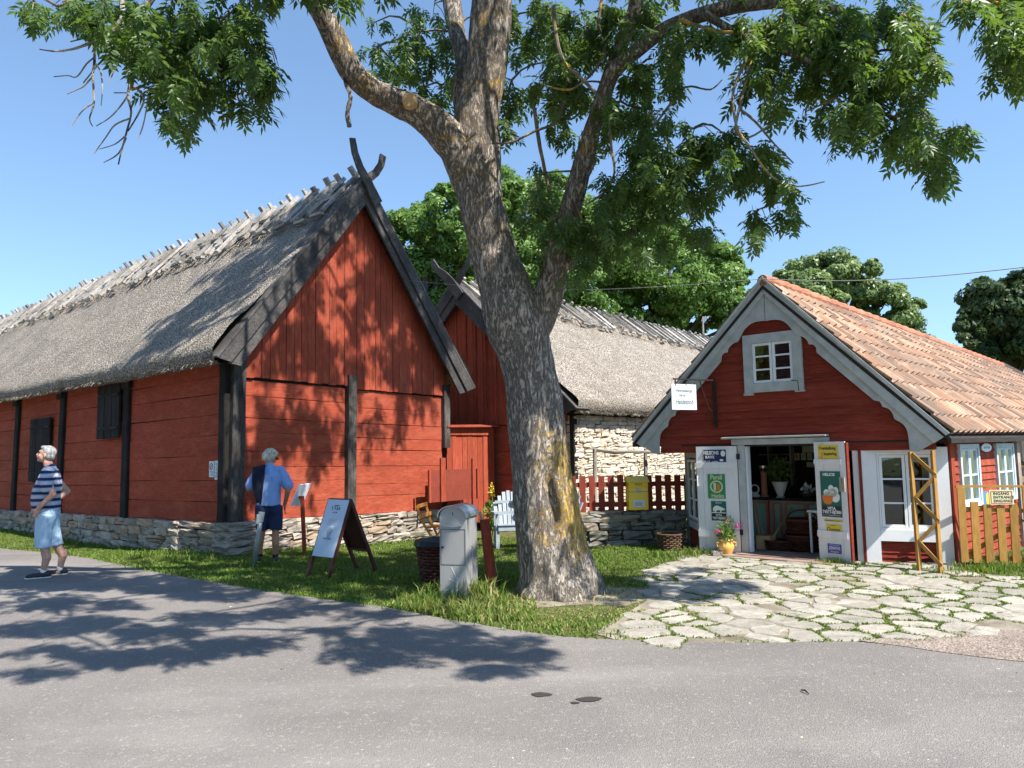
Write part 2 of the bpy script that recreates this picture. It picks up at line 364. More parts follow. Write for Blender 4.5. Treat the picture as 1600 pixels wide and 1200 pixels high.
for k,c in dict(e_yellow=(.72,.5,.02),e_green=(.03,.24,.08),e_dgreen=(.012,.11,.075),e_black=(.02,.02,.03),e_navy=(.018,.02,.09),e_violet=(.06,.05,.3),e_white=(.75,.75,.7),e_cream=(.62,.6,.36),e_orange=(.7,.18,.02),e_red=(.5,.05,.02),e_blue=(.08,.22,.6),e_grey=(.35,.36,.42)).items(): M[k]=plain(k,c,.3,0,.5)
M['skin']=surf('skin',(.52,.27,.18),.1,.0,30,bs=.1,rough=.55,c2=(.58,.33,.24)); M['skin_tan']=surf('skin_tan',(.4,.19,.115),.1,0,30,bs=.1,rough=.5)
M['hair']=surf('hair',(.22,.215,.21),.3,0,28,(1,1,.3),bs=1,bscale=60,bd=.01,c2=(.4,.39,.38)); M['hair_fair']=surf('hair_fair',(.45,.4,.3),.3,0,28,(1,1,.3),bs=1,bscale=60,bd=.012,c2=(.68,.62,.5))
def stripes():
    t=NT('striped_polo'); s=t.n('ShaderNodeSeparateXYZ'); t.l(t.tc.outputs['Object'],s.inputs[0])
    w=t.math('FRACT',t.math('MULTIPLY',t.math('ADD',s.outputs[2],t.math('MULTIPLY',t.noise(t.mp(),4,2),.015)),10.6))
    m=t.ramp(w,[(.0,1.),(.36,1.),(.4,0.),(.96,0.),(1.,1.)])
    col=t.mix(m,(.3,.36,.5),(.018,.024,.065)); col=t.mix(t.ramp(t.math('ABSOLUTE',t.math('SUBTRACT',w,.68)),[(.1,1.),(.13,0.)]),col,(.42,.44,.5))
    n=t.noise(t.mp(),7,4); t.bsdf(col,.85,t.bump(n,.8,.04),0,.2); return t.m
M['polo']=stripes()
def cloth(name,c,b=.04,s=6): 
    t=NT(name); n=t.noise(t.mp((1,1,.5)),s,4,.6,.6); f=t.noise(t.mp(),180,2); col=t.mix(n,dark(c,.8),dark(c,1.15)); t.bsdf(col,.85,t.bump(f,.2,.002,t.bump(n,.8,b)),0,.2); return t.m
M['denim']=cloth('denim',(.4,.55,.68)); M['shirt']=cloth('shirt',(.22,.34,.62)); M['navy']=cloth('navy',(.022,.032,.08)); M['navy_dark']=cloth('navy_dark',(.012,.014,.028))
M['shoe']=plain('shoe',(.03,.028,.028),.6); M['sole']=plain('sole',(.65,.62,.56),.6)
M['pink']=leafmat('pink',(.6,.06,.3),(.8,.3,.55),(.7,.2,.4)); M['stem_green']=leafmat('stem_green',(.08,.16,.03),(.2,.3,.07),(.25,.4,.08)); M['yellow_fl']=leafmat('yellow_fl',(.7,.5,.02),(.8,.65,.1),(.7,.5,.05))
M['stain']=plain('stain',(.045,.038,.033),.6)
M['cable']=plain('cable',(.35,.36,.36),.5)
# ------------------------------------------------------------------ text on signs
def text_mesh(body,size,fr,t,z,o,mat,parent,name='lettering',sx=1,shear=0,depth=.002,align='CENTER',bold=0):
    cu=bpy.data.curves.new(name,'FONT'); cu.body=body; cu.size=size; cu.align_x=align; cu.align_y='CENTER'; cu.extrude=depth; cu.shear=shear; cu.offset=bold; cu.resolution_u=3
    tmp=bpy.data.objects.new('tmp',cu); COL.objects.link(tmp); bpy.context.view_layer.update()
    me=bpy.data.meshes.new_from_object(tmp.evaluated_get(bpy.context.evaluated_depsgraph_get()))
    bpy.data.objects.remove(tmp); bpy.data.curves.remove(cu)
    o_=bpy.data.objects.new(name,me); COL.objects.link(o_); me.name=name
    off=wo(parent); 
    for v in me.vertices:
        q=fr.P(t+v.co.x*sx,z+v.co.y,o+v.co.z)-off; v.co=q
    me.materials.clear(); me.materials.append(mat); o_.parent=parent; return o_
# oriented frame (sheet with arbitrary tilt): P(t,z,o)
class Fr3:
    def __init__(s,o,d,u,n): s.o=Vector(o); s.d=Vector(d).normalized(); s.u=Vector(u).normalized(); s.n=Vector(n).normalized()
    def P(s,t,z,o=0): return s.o+s.d*t+s.u*z+s.n*o
# ================================================================== GROUND
def axis(a,b,fine0,fine1,st):
    v=list(np.arange(fine0,fine1+1e-6,st)); lo=fine0; k=st
    while lo>a: k*=1.5; lo-=k; v.insert(0,lo)
    hi=fine1;k=st
    while hi<b: k*=1.5; hi+=k; v.append(hi)
    return v
gx=axis(-300,300,-14,12,.35); gy=axis(-60,500,3,18,.3)
m=MB(); m.add([(x,y,gz(x,y)) for y in gy for x in gx],[(j*len(gx)+i,j*len(gx)+i+1,(j+1)*len(gx)+i+1,(j+1)*len(gx)+i) for j in range(len(gy)-1) for i in range(len(gx)-1)],.5)
tag(m.build('ground',M['turf'],smooth=True),kind='structure')
edge_px=[(0,857),(60,862),(100,868),(200,886),(300,905),(400,922),(500,937),(600,950),(700,969),(800,986),(880,997),(930,1000),(1000,1003),(1130,1006),(1330,1004),(1400,1010),(1480,1022),(1560,1032),(1600,1037)]
edge=[G(*p) for p in edge_px]; edge=[Vector((-60,38,0)),Vector((-30,24,0)),Vector((-16,16.6,0))]+edge+[Vector((9,5.2,0)),Vector((40,3.5,0))]
# dense edge with a slightly crumbling line
def dense(ps,st,j):
    out=[]
    for a,b in zip(ps,ps[1:]):
        n=max(1,int((b-a).length/st))
        for k in range(n):
            q=a.lerp(b,k/n); q=q+Vector((random.uniform(-j,j),random.uniform(-j,j),0)); out.append(q)
    out.append(ps[-1]); return out
de=dense(edge,.14,.018)
m=MB(); rows=[0,.25,.6,1.1,1.8,2.8,4.5,8,14,30]; vs=[];fs=[]
for q in de:
    for r_ in rows:
        y=q.y-r_; vs.append((q.x,y,gz(q.x,y)+.012))
nr=len(rows)
for i in range(len(de)-1):
    for j in range(nr-1): fs.append((i*nr+j,i*nr+j+1,(i+1)*nr+j+1,(i+1)*nr+j))
m.add(vs,fs,.5); tag(m.build('road',M['asphalt'],smooth=True),kind='structure')
# gravel shoulder right of the paving
def sheet(name,px,mat,h,st=.3,world=None):
    ps=world or [G(*p) for p in px]; m=MB(); c=sum(ps,Vector())/len(ps); vs=[];fs=[]; n=len(ps); K=10
    for k in range(K+1):
        for p in ps:
            q=c.lerp(p,k/K); vs.append((q.x,q.y,gz(q.x,q.y)+h))
    for k in range(K):
        for i in range(n): fs.append((k*n+i,k*n+(i+1)%n,(k+1)*n+(i+1)%n,(k+1)*n+i))
    m.add(vs,fs,.5); return tag(m.build(name,mat,smooth=True),kind='structure')
sheet('gravel_patch',[(1340,1004),(1400,1011),(1480,1023),(1560,1033),(1640,1041),(1800,1050),(1850,1000),(1640,985),(1480,990)],M['gravel'],.016)
# paving bed and flagstones
pav_px=[(925,990),(960,1000),(1000,1003),(1130,1006),(1330,1004),(1480,1008),(1620,1000),(1800,985),(1790,925),(1600,905),(1510,893),(1490,884),(1440,880),(1360,878),(1300,873),(1160,862),(1110,869),(1040,880),(1000,895),(1015,915),(1010,940),(985,955)]
pav=[G(*p) for p in pav_px]
def inpoly(x,y,ps):
    c=False; j=len(ps)-1
    for i in range(len(ps)):
        if (ps[i].y>y)!=(ps[j].y>y) and x<(ps[j].x-ps[i].x)*(y-ps[i].y)/(ps[j].y-ps[i].y)+ps[i].x: c=not c
        j=i
    return c
sheet('paving_bed',None,M['soil'],.007,world=pav)
rp=random.Random(3); seeds=[]
x0,x1,y0,y1=.6,9.5,5.6,11.4; st=.31
for i in range(int((x1-x0)/st)):
    for j in range(int((y1-y0)/st)):
        seeds.append((x0+(i+.5+rp.uniform(-.46,.46))*st*1.12,y0+(j+.5+rp.uniform(-.46,.46))*st*.95))
def cell(c,others):
    poly=[(c[0]+a,c[1]+b) for a,b in ((-1,-1),(1,-1),(1,1),(-1,1))]
    for o in others:
        mx,my=(c[0]+o[0])/2,(c[1]+o[1])/2; nx,ny=o[0]-c[0],o[1]-c[1]; out=[]
        for k in range(len(poly)):
            a=poly[k];b=poly[(k+1)%len(poly)]; da=(a[0]-mx)*nx+(a[1]-my)*ny; db=(b[0]-mx)*nx+(b[1]-my)*ny
            if da<=0: out.append(a)
            if da*db<0: t=da/(da-db); out.append((a[0]+(b[0]-a[0])*t,a[1]+(b[1]-a[1])*t))
        poly=out
        if len(poly)<3: return []
    return poly
m=MB(); joints=[]
for c in seeds:
    if not inpoly(c[0],c[1],pav): continue
    near=sorted((o for o in seeds if o!=c and abs(o[0]-c[0])<1.4 and abs(o[1]-c[1])<1.4),key=lambda o:(o[0]-c[0])**2+(o[1]-c[1])**2)[:14]
    po=cell(c,near)
    if len(po)<3: continue
    for a,b in zip(po,po[1:]+po[:1]):
        L=math.hypot(b[0]-a[0],b[1]-a[1])
        for k in range(max(1,int(L/.03))):
            t=rp.random(); joints.append((a[0]+(b[0]-a[0])*t,a[1]+(b[1]-a[1])*t))
    if rp.random()<.04: continue
    gx_=sum(p[0] for p in po)/len(po); gy_=sum(p[1] for p in po)/len(po)
    pts=[]
    sh=rp.uniform(.005,.018)
    for a,b in zip(po,po[1:]+po[:1]):
        L=math.hypot(b[0]-a[0],b[1]-a[1]); n=max(1,int(L/.09))
        for k in range(n):
            t=(k+(.28 if n>1 and k==0 else 0))/n if k else .12
            x=a[0]+(b[0]-a[0])*t; y=a[1]+(b[1]-a[1])*t; d=math.hypot(x-gx_,y-gy_) or 1
            s_=max(.35,1-(sh+rp.uniform(-.012,.016)+.05*max(0,noise.noise(Vector((x*1.3,y*1.3,11)))))/d); pts.append((gx_+(x-gx_)*s_,gy_+(y-gy_)*s_))
    if len(pts)<3: continue
    h=rp.uniform(.01,.02); tx=rp.uniform(-.02,.02); ty=rp.uniform(-.02,.02); n=len(pts)
    f=lambda x,y,z:(x,y,gz(x,y)+z+(x-gx_)*tx+(y-gy_)*ty)
    vs=[f(x,y,-.03) for x,y in pts]+[f(x,y,h-.008) for x,y in pts]+[f(gx_+(x-gx_)*.93,gy_+(y-gy_)*.93,h+rp.uniform(-.002,.003)) for x,y in pts]+[f(gx_,gy_,h+.002)]
    fs=[(i,(i+1)%n,n+(i+1)%n,n+i) for i in range(n)]+[(n+i,n+(i+1)%n,2*n+(i+1)%n,2*n+i) for i in range(n)]+[(2*n+i,2*n+(i+1)%n,3*n) for i in range(n)]
    m.add(vs,fs,rp.random())
tag(m.build('flagstone_paving',M['flag']),kind='structure')
_tc=Vector((.72,8.35,0)); sheet('bare_soil',None,M['soil'],.004,world=[_tc+Vector(((.95+.25*math.sin(3*a+1))*math.cos(a),(.62+.12*math.sin(5*a))*math.sin(a),0)) for a in [2*math.pi*k/40 for k in range(40)]])
# grass blades (lawn, verge and paving joints): nobody could count them
lawn_px=[(-60,850),(0,857),(60,862),(100,868),(200,886),(300,905),(400,922),(500,937),(600,950),(700,969),(800,986),(880,998),(930,998),(985,957),(1010,940),(1015,915),(1000,895),(1040,880),(1100,869)]
lawn=[G(*p) for p in lawn_px]+[Vector((2.9,12.9,0)),Vector((.8,13.2,0)),Vector((1.2,16,0)),Vector((-1.3,15.6,0)),Vector((-4.7,12.4,0)),Vector((-15,20.6,0)),Vector((-16,16.2,0))]
side=[G(*p) for p in [(1500,888),(1600,908),(1800,930)]]+[Vector((13,12,0)),Vector((7.2,10.9,0))]
def blades(pts,hm,rng,wid=.006,lean=.5):
    pts=np.array(pts); n=len(pts); h=np.array(hm)*rng.uniform(.5,1.25,n); a=rng.uniform(0,2*np.pi,n); w=wid*rng.uniform(.7,1.6,n)
    ld=rng.uniform(0,2*np.pi,n); lm=h*rng.uniform(.1,lean*1.6,n)
    dx=np.cos(a)*w;dy=np.sin(a)*w; lx=np.cos(ld)*lm; ly=np.sin(ld)*lm
    V=np.zeros((n,5,3)); V[:,0]=pts-np.c_[dx,dy,0*dx]; V[:,1]=pts+np.c_[dx,dy,0*dx]
    mid=pts+np.c_[lx*.35,ly*.35,h*.6]; V[:,2]=mid+np.c_[dx,dy,0*dx]*.8; V[:,3]=mid-np.c_[dx,dy,0*dx]*.8
    V[:,4]=pts+np.c_[lx,ly,h*np.clip(1-lm/h*.35,.5,1)]
    base=np.arange(n)[:,None]*5
    F=np.concatenate([base+np.array([0,1,2]),base+np.array([0,2,3]),base+np.array([3,2,4])])
    return V.reshape(-1,3),F
def scatter(poly,n,rng,hfun):
    xs=[p.x for p in poly];ys=[p.y for p in poly]; P=[];H=[]
    while len(P)<n:
        x=rng.uniform(min(xs),max(xs)); y=rng.uniform(min(ys),max(ys))
        if not inpoly(x,y,poly): continue
        d=max(y,5)
        if rng.random()>min(1,(9.5/d)**1.6): continue
        c=noise.noise(Vector((x*1.3,y*1.3,0)))+.5*noise.noise(Vector((x*4,y*4,3)))
        if ((x-.72)/.8)**2+((y-8.3)/.55)**2<1.3 and rng.random()<.72: continue
        if rng.random()>1.0+c*.9: continue
        P.append((x,y,gz(x,y)-.005)); H.append(hfun(x,y,c))
    return P,H
TR=Vector((.60,8.55,0))
def hf(x,y,c):
    h=.036+.026*max(0,c)
    d=math.hypot(x-TR.x,y-TR.y)
    if d<1.3 and y<TR.y+.3: h*=.6
    if y<12 and x>-4.5 and abs(x+.55)<.75 and 7.1<y<8.6: h=max(h,.06+.09*RNG.random()*(1 if abs(x+.55)<.5 else .4))
    return h
P,H=scatter(lawn,125000,RNG,hf)
P2,H2=scatter(side,9000,RNG,lambda x,y,c:.06+.05*max(0,c))
pj=[(x,y,gz(x,y)) for x,y in joints if noise.noise(Vector((x*1.1,y*1.1,7)))+.35*noise.noise(Vector((x*5,y*5,1)))>(-.1 if y<8.4 else .04)]
pj=[(a+RNG.normal()*.014,b+RNG.normal()*.014,c) for a,b,c in pj for _ in range(4)]
# verge along the road edge and foundation weeds
vg=[];vh=[]
for q in de:
    if -16<q.x<1.0:
        for _ in range(14): 
            d=abs(RNG.normal())*.12; vg.append((q.x+RNG.normal()*.06,q.y+d-.03,gz(q.x,q.y))); vh.append(.05+.03*RNG.random())
    elif 1.0<=q.x<5.5 and noise.noise(q*2.)>0:
        for _ in range(8): vg.append((q.x+RNG.normal()*.06,q.y+RNG.normal()*.025+.02,gz(q.x,q.y))); vh.append(.03)
bin_c=G(716,932)
for (px_,py_,n_,h_,sp) in [(690,935,260,.20,.13),(735,935,420,.24,.14),(760,915,250,.2,.14),(715,945,200,.12,.2),(410,885,200,.12,.2),(1085,868,260,.13,.18),(1305,880,160,.09,.10),(1340,884,60,.07,.12),(640,930,160,.1,.2),(560,905,120,.12,.2),(900,930,120,.08,.3),(1590,890,120,.14,.3),(1530,890,160,.12,.25),(1520,895,120,.1,.2),(1050,870,120,.12,.2),(250,870,200,.14,.4),(300,875,160,.12,.3)]:
    q=G(px_,py_)
    for _ in range(n_): vg.append((q.x+RNG.normal()*sp,q.y+RNG.normal()*sp*.6,gz(q.x,q.y)-.005)); vh.append(h_)
C1=np.array([-4.685,12.314])
gd=np.array([.648,.762]); sd_=np.array([-.762,.648])
for k in range(5200):
    if k%3: q=C1+sd_*RNG.uniform(0,12)-gd*abs(RNG.normal())*.12
    else: q=C1+gd*RNG.uniform(0,4.9)-sd_*(abs(RNG.normal())*.1+.05)
    vg.append((q[0],q[1],gz(q[0],q[1])-.01)); vh.append(.1)
allP=P+P2+pj+vg; allH=H+H2+[.03]*len(pj)+vh
V_,F_=blades(allP,allH,RNG)
n=len(allP); tb=np.clip(RNG.beta(2,2.4,n),0,1)
pa=np.array(allP); dry=np.exp(-(((pa[:,0]-1.0)/1.6)**2+((pa[:,1]-7.9)/.8)**2)); tb=np.where(RNG.random(n)<dry*.6,RNG.uniform(.85,1,n),tb)
tag(npmesh('grass',V_,F_,np.concatenate([tb,tb,tb]),M['blade']),kind='stuff')
m=MB(); rgk=random.Random(77)
for _ in range(900):
    q=rgk.choice(de); 
    if not -10<q.x<6.5: continue
    x=q.x+rgk.gauss(0,.5); y=q.y-abs(rgk.gauss(0,.35 if rgk.random()<.7 else 1.6))-.0; r_=rgk.uniform(.004,.011); z=gz(x,y)+.013
    a0=rgk.random()*6; vs=[(x+r_*math.cos(a0+k*1.256)*rgk.uniform(.7,1.2),y+r_*math.sin(a0+k*1.256)*rgk.uniform(.7,1.2),z) for k in range(5)]+[(x,y,z+r_*.7)]
    m.add(vs,[(k,(k+1)%5,5) for k in range(5)],rgk.random())
tag(m.build('road_grit',surf('grit',(.3,.25,.19),.5,1.4,3)),kind='stuff')
# road stains, pebbles
def blot(px,py,rx,ry,label):
    c=G(px,py); m=MB(); n=26; z=c.z+.0165; ph=random.random()*9
    ps=[(c.x+rx*math.cos(a)*(1+.35*noise.noise(Vector((math.cos(a)*1.6,math.sin(a)*1.6,ph)))),c.y+ry*math.sin(a)*(1+.35*noise.noise(Vector((math.cos(a)*1.6,math.sin(a)*1.6,ph+4)))),z) for a in [2*math.pi*k/n for k in range(n)]]
    m.add(ps,[tuple(range(n))],.5); return tag(m.build('road_stain',M['stain']),label,'stain','stains on the asphalt')
blot(845,1089,.07,.04,'dark wet stain on the asphalt, leftmost of the three'); blot(921,1096,.075,.045,'largest dark stain on the asphalt below the paving, rightmost'); blot(898,1102,.03,.018,'small dark stain between two larger ones on the asphalt')
a=G(1252,1083); b=G(1264,1089); m=MB(); m.tube([a+Vector((0,0,.02)),a.lerp(b,.5)+Vector((0,0,.03)),b+Vector((0,0,.02))],[.004,.006,.003],6); tag(m.build('twig',M['black']),'small dark twig lying alone on the road','twig')
# ================================================================== STONE WALL BUILDER
CUBE=[]
def cube_pts(n=3):
    vs={};fs=[]
    def vi(p):
        k=tuple(round(c,4) for c in p)
        if k not in vs: vs[k]=len(vs)
        return vs[k]
    for ax in range(3):
        for sg in (-1,1):
            for i in range(n):
                for j in range(n):
                    q=[]
                    for (a,b) in ((i,j),(i+1,j),(i+1,j+1),(i,j+1)):
                        p=[0,0,0]; p[ax]=sg; p[(ax+1)%3]=-1+2*a/n; p[(ax+2)%3]=-1+2*b/n; q.append(vi(p))
                    fs.append(tuple(q if sg>0 else q[::-1]))
    return [Vector(k) for k in vs],fs
CV,CF=cube_pts(3); CV4,CF4=cube_pts(4)
def add_stone(m,fr,tc,zc,oc,a,b,c,rnd=.55,jit=.16,rg=random,fine=False):
    vs=[]; ph=Vector((rg.random()*50,rg.random()*50,rg.random()*50))
    for v in (CV4 if fine else CV):
        s_=v.normalized()*1.25; q=v.lerp(s_,rnd*.62); q=q*(1+jit*noise.noise(q*1.1+ph)*1.5); q=q+Vector((rg.uniform(-.09,.09),rg.uniform(-.13,.13),rg.uniform(-.1,.1)))
        vs.append(fr.P(tc+q.x*a,zc+q.y*b,oc+q.z*c))
    m.add(vs,CF4 if fine else CF,rg.random())
def stone_wall(m,fr,t0,t1,zb,zt,ch,ln,dep,rg,rnd=.45,jit=.16,gap=.92,o0=0,fine=False):
    z=-1; lvl=0.
    zb_=zb if callable(zb) else (lambda t:zb); zt_=zt if callable(zt) else (lambda t:zt)
    n=max(1,round((zt_((t0+t1)/2)-zb_((t0+t1)/2))/ch)); cuts=[0]
    for k in range(n): cuts.append(cuts[-1]+rg.uniform(.7,1.35))
    cuts=[c/cuts[-1] for c in cuts]
    for k in range(n):
        t=t0-rg.uniform(0,ln)*.5
        while t<t1:
            l=rg.uniform(.5,1.7)*ln; tc=t+l/2
            a=max(t,t0);b_=min(t+l,t1)
            if b_-a>ln*.15:
                tc=(a+b_)/2; H_=zt_(tc)-zb_(tc); za=zb_(tc)+H_*cuts[k]; zc_=zb_(tc)+H_*cuts[k+1]
                hh=zc_-za; half=rg.random()<.14 and hh>.8*ch
                if half: 
                    add_stone(m,fr,tc,za+hh*.25,o0-dep*.5+rg.uniform(-.02,.02),(b_-a)/2*gap*.93,hh*.25*gap*.92,dep/2,rnd,jit,rg)
                    add_stone(m,fr,tc,za+hh*.75,o0-dep*.5+rg.uniform(-.02,.02),(b_-a)/2*gap*.93,hh*.25*gap*.92,dep/2,rnd,jit,rg)
                else: add_stone(m,fr,tc,(za+zc_)/2+rg.uniform(-.008,.008),o0-dep*.5+rg.uniform(-.02,.02),(b_-a)/2*gap,hh/2*gap,dep/2,rnd,jit,rg,fine)
            t+=l
# ================================================================== BARNS
def W3(o,d1,a,d2,b,z): return Vector((o[0]+d1[0]*a+d2[0]*b,o[1]+d1[1]*a+d2[1]*b,z))
def thatch_slope(name,parent,org,along,across,L,prof,seed,step=.11):
    """prof: list of (v,z) section from ridge to eave underside; swept along, displaced"""
    vs=[];fs=[]; n=int(L/step); P=[]
    for a,b in zip(prof,prof[1:]):
        l=math.hypot(b[0]-a[0],b[1]-a[1]); k=max(1,int(l/step))
        for i in range(k): P.append((a[0]+(b[0]-a[0])*i/k,a[1]+(b[1]-a[1])*i/k))
    P.append(prof[-1]); c=len(P)
    for i in range(n+1):
        u=L*i/n
        for j,(v,z) in enumerate(P):
            d=noise.noise(Vector((u*.5,v*.7+seed,z*.7)))*.06+noise.noise(Vector((u*2.3,v*3+seed,z*3)))*.025+noise.noise(Vector((u*9,v*9,z*9+seed)))*.012
            vs.append(W3(org,along,u,across,v+(d*.7 if across is gd else d*.7)*(-1 if prof[-1][0]<prof[0][0] else 1),z+d*.7))
    for i in range(n):
        for j in range(c-1): fs.append((i*c+j,i*c+j+1,(i+1)*c+j+1,(i+1)*c+j))
    m=MB(); m.add(vs,fs,.5); return m.build(name,M['thatch'],parent,smooth=True)
def reeds(name,parent,pts,dirs,ln,mat,rng,w=.004):
    n=len(pts); pts=np.array(pts); dirs=np.array(dirs); l=rng.uniform(.5,1.4,n)*ln
    sd=np.cross(dirs,rng.normal(size=(n,3))); sd/=np.linalg.norm(sd,axis=1)[:,None]; sd*=w
    dd=dirs+rng.normal(size=(n,3))*.16; V=np.stack([pts-sd,pts+sd,pts+sd*.6+dd*l[:,None],pts-sd*.6+dd*l[:,None]],1).reshape(-1,3)
    F=np.arange(n*4).reshape(n,4); return npmesh(name,V,F,rng.random(n),mat,parent)
def barn_roof(root,org,along,across,L,W,ez,rz,u0,over,seed,eave_label=None,rd_step=.42):
    """ridge runs 'along' from u0; across spans 0..W"""
    o=(org[0]+along[0]*u0,org[1]+along[1]*u0); mid=W/2; rg=random.Random(seed)
    sl=(rz-ez)/(mid+over)
    def prof(s):  # s=+1 near slope (v small), -1 far slope
        f=lambda v:(v if s>0 else W-v)
        return [(f(mid),rz),(f(-over+.06),ez+.06*sl),(f(-over),ez-.03),(f(-over+.03),ez-.22),(f(-over+.14),ez-.27),(f(.05),ez-.1)]
    r=thatch_slope('thatch_roof',root,o,along,across,L,prof(1),seed)
    r2=thatch_slope('thatch_roof',root,o,along,across,L,prof(-1),seed+5,.2)
    # end cap of the thatch under the bargeboard
    nrm=Vector((sl,0,1)).normalized()
    # ridge straw
    for s in (1,-1):
        vs=[];fs=[];n=int(L/.09);c=9
        for i in range(n+1):
            u=L*i/n; dl=.62+.22*noise.noise(Vector((u*1.7,seed,s)))+.1*noise.noise(Vector((u*7,seed,s)))
            for j in range(c):
                k=j/(c-1); v=mid-dl*k; z=rz+.05-(mid-v)*sl+.05*(1-k)+.04*noise.noise(Vector((u*5,k*5,seed)))*(1 if j else .5)-(0.06 if j==c-1 else 0)
                vs.append(W3(o,along,u,across,v if s>0 else W-v,z))
        for i in range(n):
            for j in range(c-1): fs.append((i*c+j,i*c+j+1,(i+1)*c+j+1,(i+1)*c+j))
        m=MB();m.add(vs,fs,.5); m.build('ridge_straw',M['straw'],r,smooth=True)
    # loose straw stalks on the ridge
    rng=np.random.default_rng(seed); pts=[];dr=[]
    for _ in range(int(L*130)):
        u=rng.uniform(0,L); k=rng.uniform(0,.8); v=mid-k; p=W3(o,along,u,across,v,rz+.1-(mid-v)*sl+rng.uniform(-.02,.05)); pts.append(p)
        a=rng.normal()*.9; d=Vector((along[0]*a-across[0],along[1]*a-across[1],-sl)).normalized(); dr.append(d)
    reeds('loose_straw',r,pts,dr,.22,M['straw'],rng,.006)
    # ridge riders: crossed split logs
    u=.25
    while u<L-.1:
        m=MB(); uu=u+rg.uniform(-.09,.09)
        for s in (1,-1):
            ln=rg.uniform(.6,.85); up=rg.uniform(.05,.13); du=rg.uniform(-.1,.1)+(.05 if s>0 else -.05)
            f=lambda v:(v if s>0 else W-v)
            lo=W3(o,along,uu+du,across,f(mid-ln),rz+.16-ln*sl+rg.uniform(-.02,.04)); hi=W3(o,along,uu-du*.4,across,f(mid+up),rz+.16+up*sl)
            m.bar(lo,hi,rg.uniform(.07,.13),rg.uniform(.05,.08),up=(rg.uniform(-.2,.2),rg.uniform(-.2,.2),1))
        m.build('ridge_rider',M['grey_stick'],r,bevel=0)
        for _b in range(2 if L>20 else 1):   # loose split pieces laid along the ridge straw
            m=MB(); v=mid-rg.uniform(.5,.82)*(1 if _b==0 else .55); a=W3(o,along,uu,across,v,rz+.15-(mid-v)*sl); v2=v+rg.uniform(-.05,.07); b=W3(o,along,uu+rg.uniform(.25,.42),across,v2,rz+.15-(mid-v2)*sl); m.bar(a,b,.09,.05)
            m.build('ridge_billet',M['grey_stick'],r)
        u+=rd_step
    # eave fringe
    pts=[];dr=[]
    for _ in range(int(L*170)):
        u=rng.uniform(0,L); v=-over+rng.uniform(0,.12); pts.append(W3(o,along,u,across,v,ez-.22+rng.uniform(-.03,.03))); dr.append(Vector((-across[0]*.55,-across[1]*.55,-.75)))
    reeds('eave_reeds',r,pts,dr,.06,M['thatch'],rng,.005)
    return r
def clip_z(t,pk,zpk,zl,zr,tl,tr):   # roofline height over a gable at t
    return zl+(zpk-zl)*(t-tl)/(pk-tl) if t<pk else zr+(zpk-zr)*(tr-t)/(tr-pk)
def gable_boards(m,fr,t0,t1,zb,line,w,o,rg):
    t=t0
    while t<t1-.01:
        ww=min(w*rg.uniform(.8,1.2),t1-t); a,b=t+.0045,t+ww-.0045; z0=zb((a+b)/2)+rg.uniform(-.014,.01); mid=[]
        za,zb2=line(a),line(b)
        if max(za,zb2)>z0+.02:
            pts=[(a,z0),(b,z0),(b,max(zb2,z0+.01))]; 
            pts.append((a,max(za,z0+.01))); oo=rg.uniform(-.004,.01)
            fpoly(m,fr,pts,o-.03,o+oo,rg.random())
        t+=ww
def logs(m,fr,t0,t1,zb0,zb1,zt0,zt1,h,o,rg):
    n=max(1,round((zt0-zb0)/h)); cuts=[0]
    for k in range(n): cuts.append(cuts[-1]+rg.uniform(.75,1.25))
    cuts=[c/cuts[-1] for c in cuts]
    segs=10
    for k in range(n):
        oo=o+rg.uniform(-.005,.005); vs=[];fs=[]; ph=rg.random()*40; tint=rg.random()
        for i in range(segs+1):
            s=i/segs;t=t0+(t1-t0)*s; B=zb0+(zb1-zb0)*s; T=zt0+(zt1-zt0)*s
            w1=.012*noise.noise(Vector((t*.8,k*3.1,ph))); a=B+(T-B)*cuts[k]+.0025+w1; b=B+(T-B)*cuts[k+1]-.0025+.012*noise.noise(Vector((t*.8,k*5.3,ph)))
            vs+= [fr.P(t,a,oo-.06),fr.P(t,a+.001,oo-.003),fr.P(t,a+.008,oo),fr.P(t,b-.008,oo),fr.P(t,b-.001,oo-.003),fr.P(t,b,oo-.06)]
        for i in range(segs):
            for j in range(5): fs.append((i*6+j,(i+1)*6+j,(i+1)*6+j+1,i*6+j+1))
        m.add(vs,fs,tint)
def post(m,fr,t,z0,z1,w,o0,o1,lean=0,rg=random):
    n=8; vs=[];fs=[]
    for i in range(n+1):
        s=i/n;z=z0+(z1-z0)*s;c=t+lean*s; a=w/2*(1+.09*noise.noise(Vector((z*1.7,t,3)))); j=.012*noise.noise(Vector((z*3,t,9)))
        vs+=[fr.P(c-a,z,o0),fr.P(c+a,z,o0),fr.P(c+a,z,o1+j-.015),fr.P(c+a-.02,z,o1+j),fr.P(c-a+.02,z,o1+j),fr.P(c-a,z,o1+j-.015)]
    for i in range(n):
        for j in range(6): fs.append((i*6+j,i*6+(j+1)%6,(i+1)*6+(j+1)%6,(i+1)*6+j))
    fs+= [tuple(range(5,-1,-1)),tuple(n*6+j for j in range(6))]
    m.add(vs,fs)
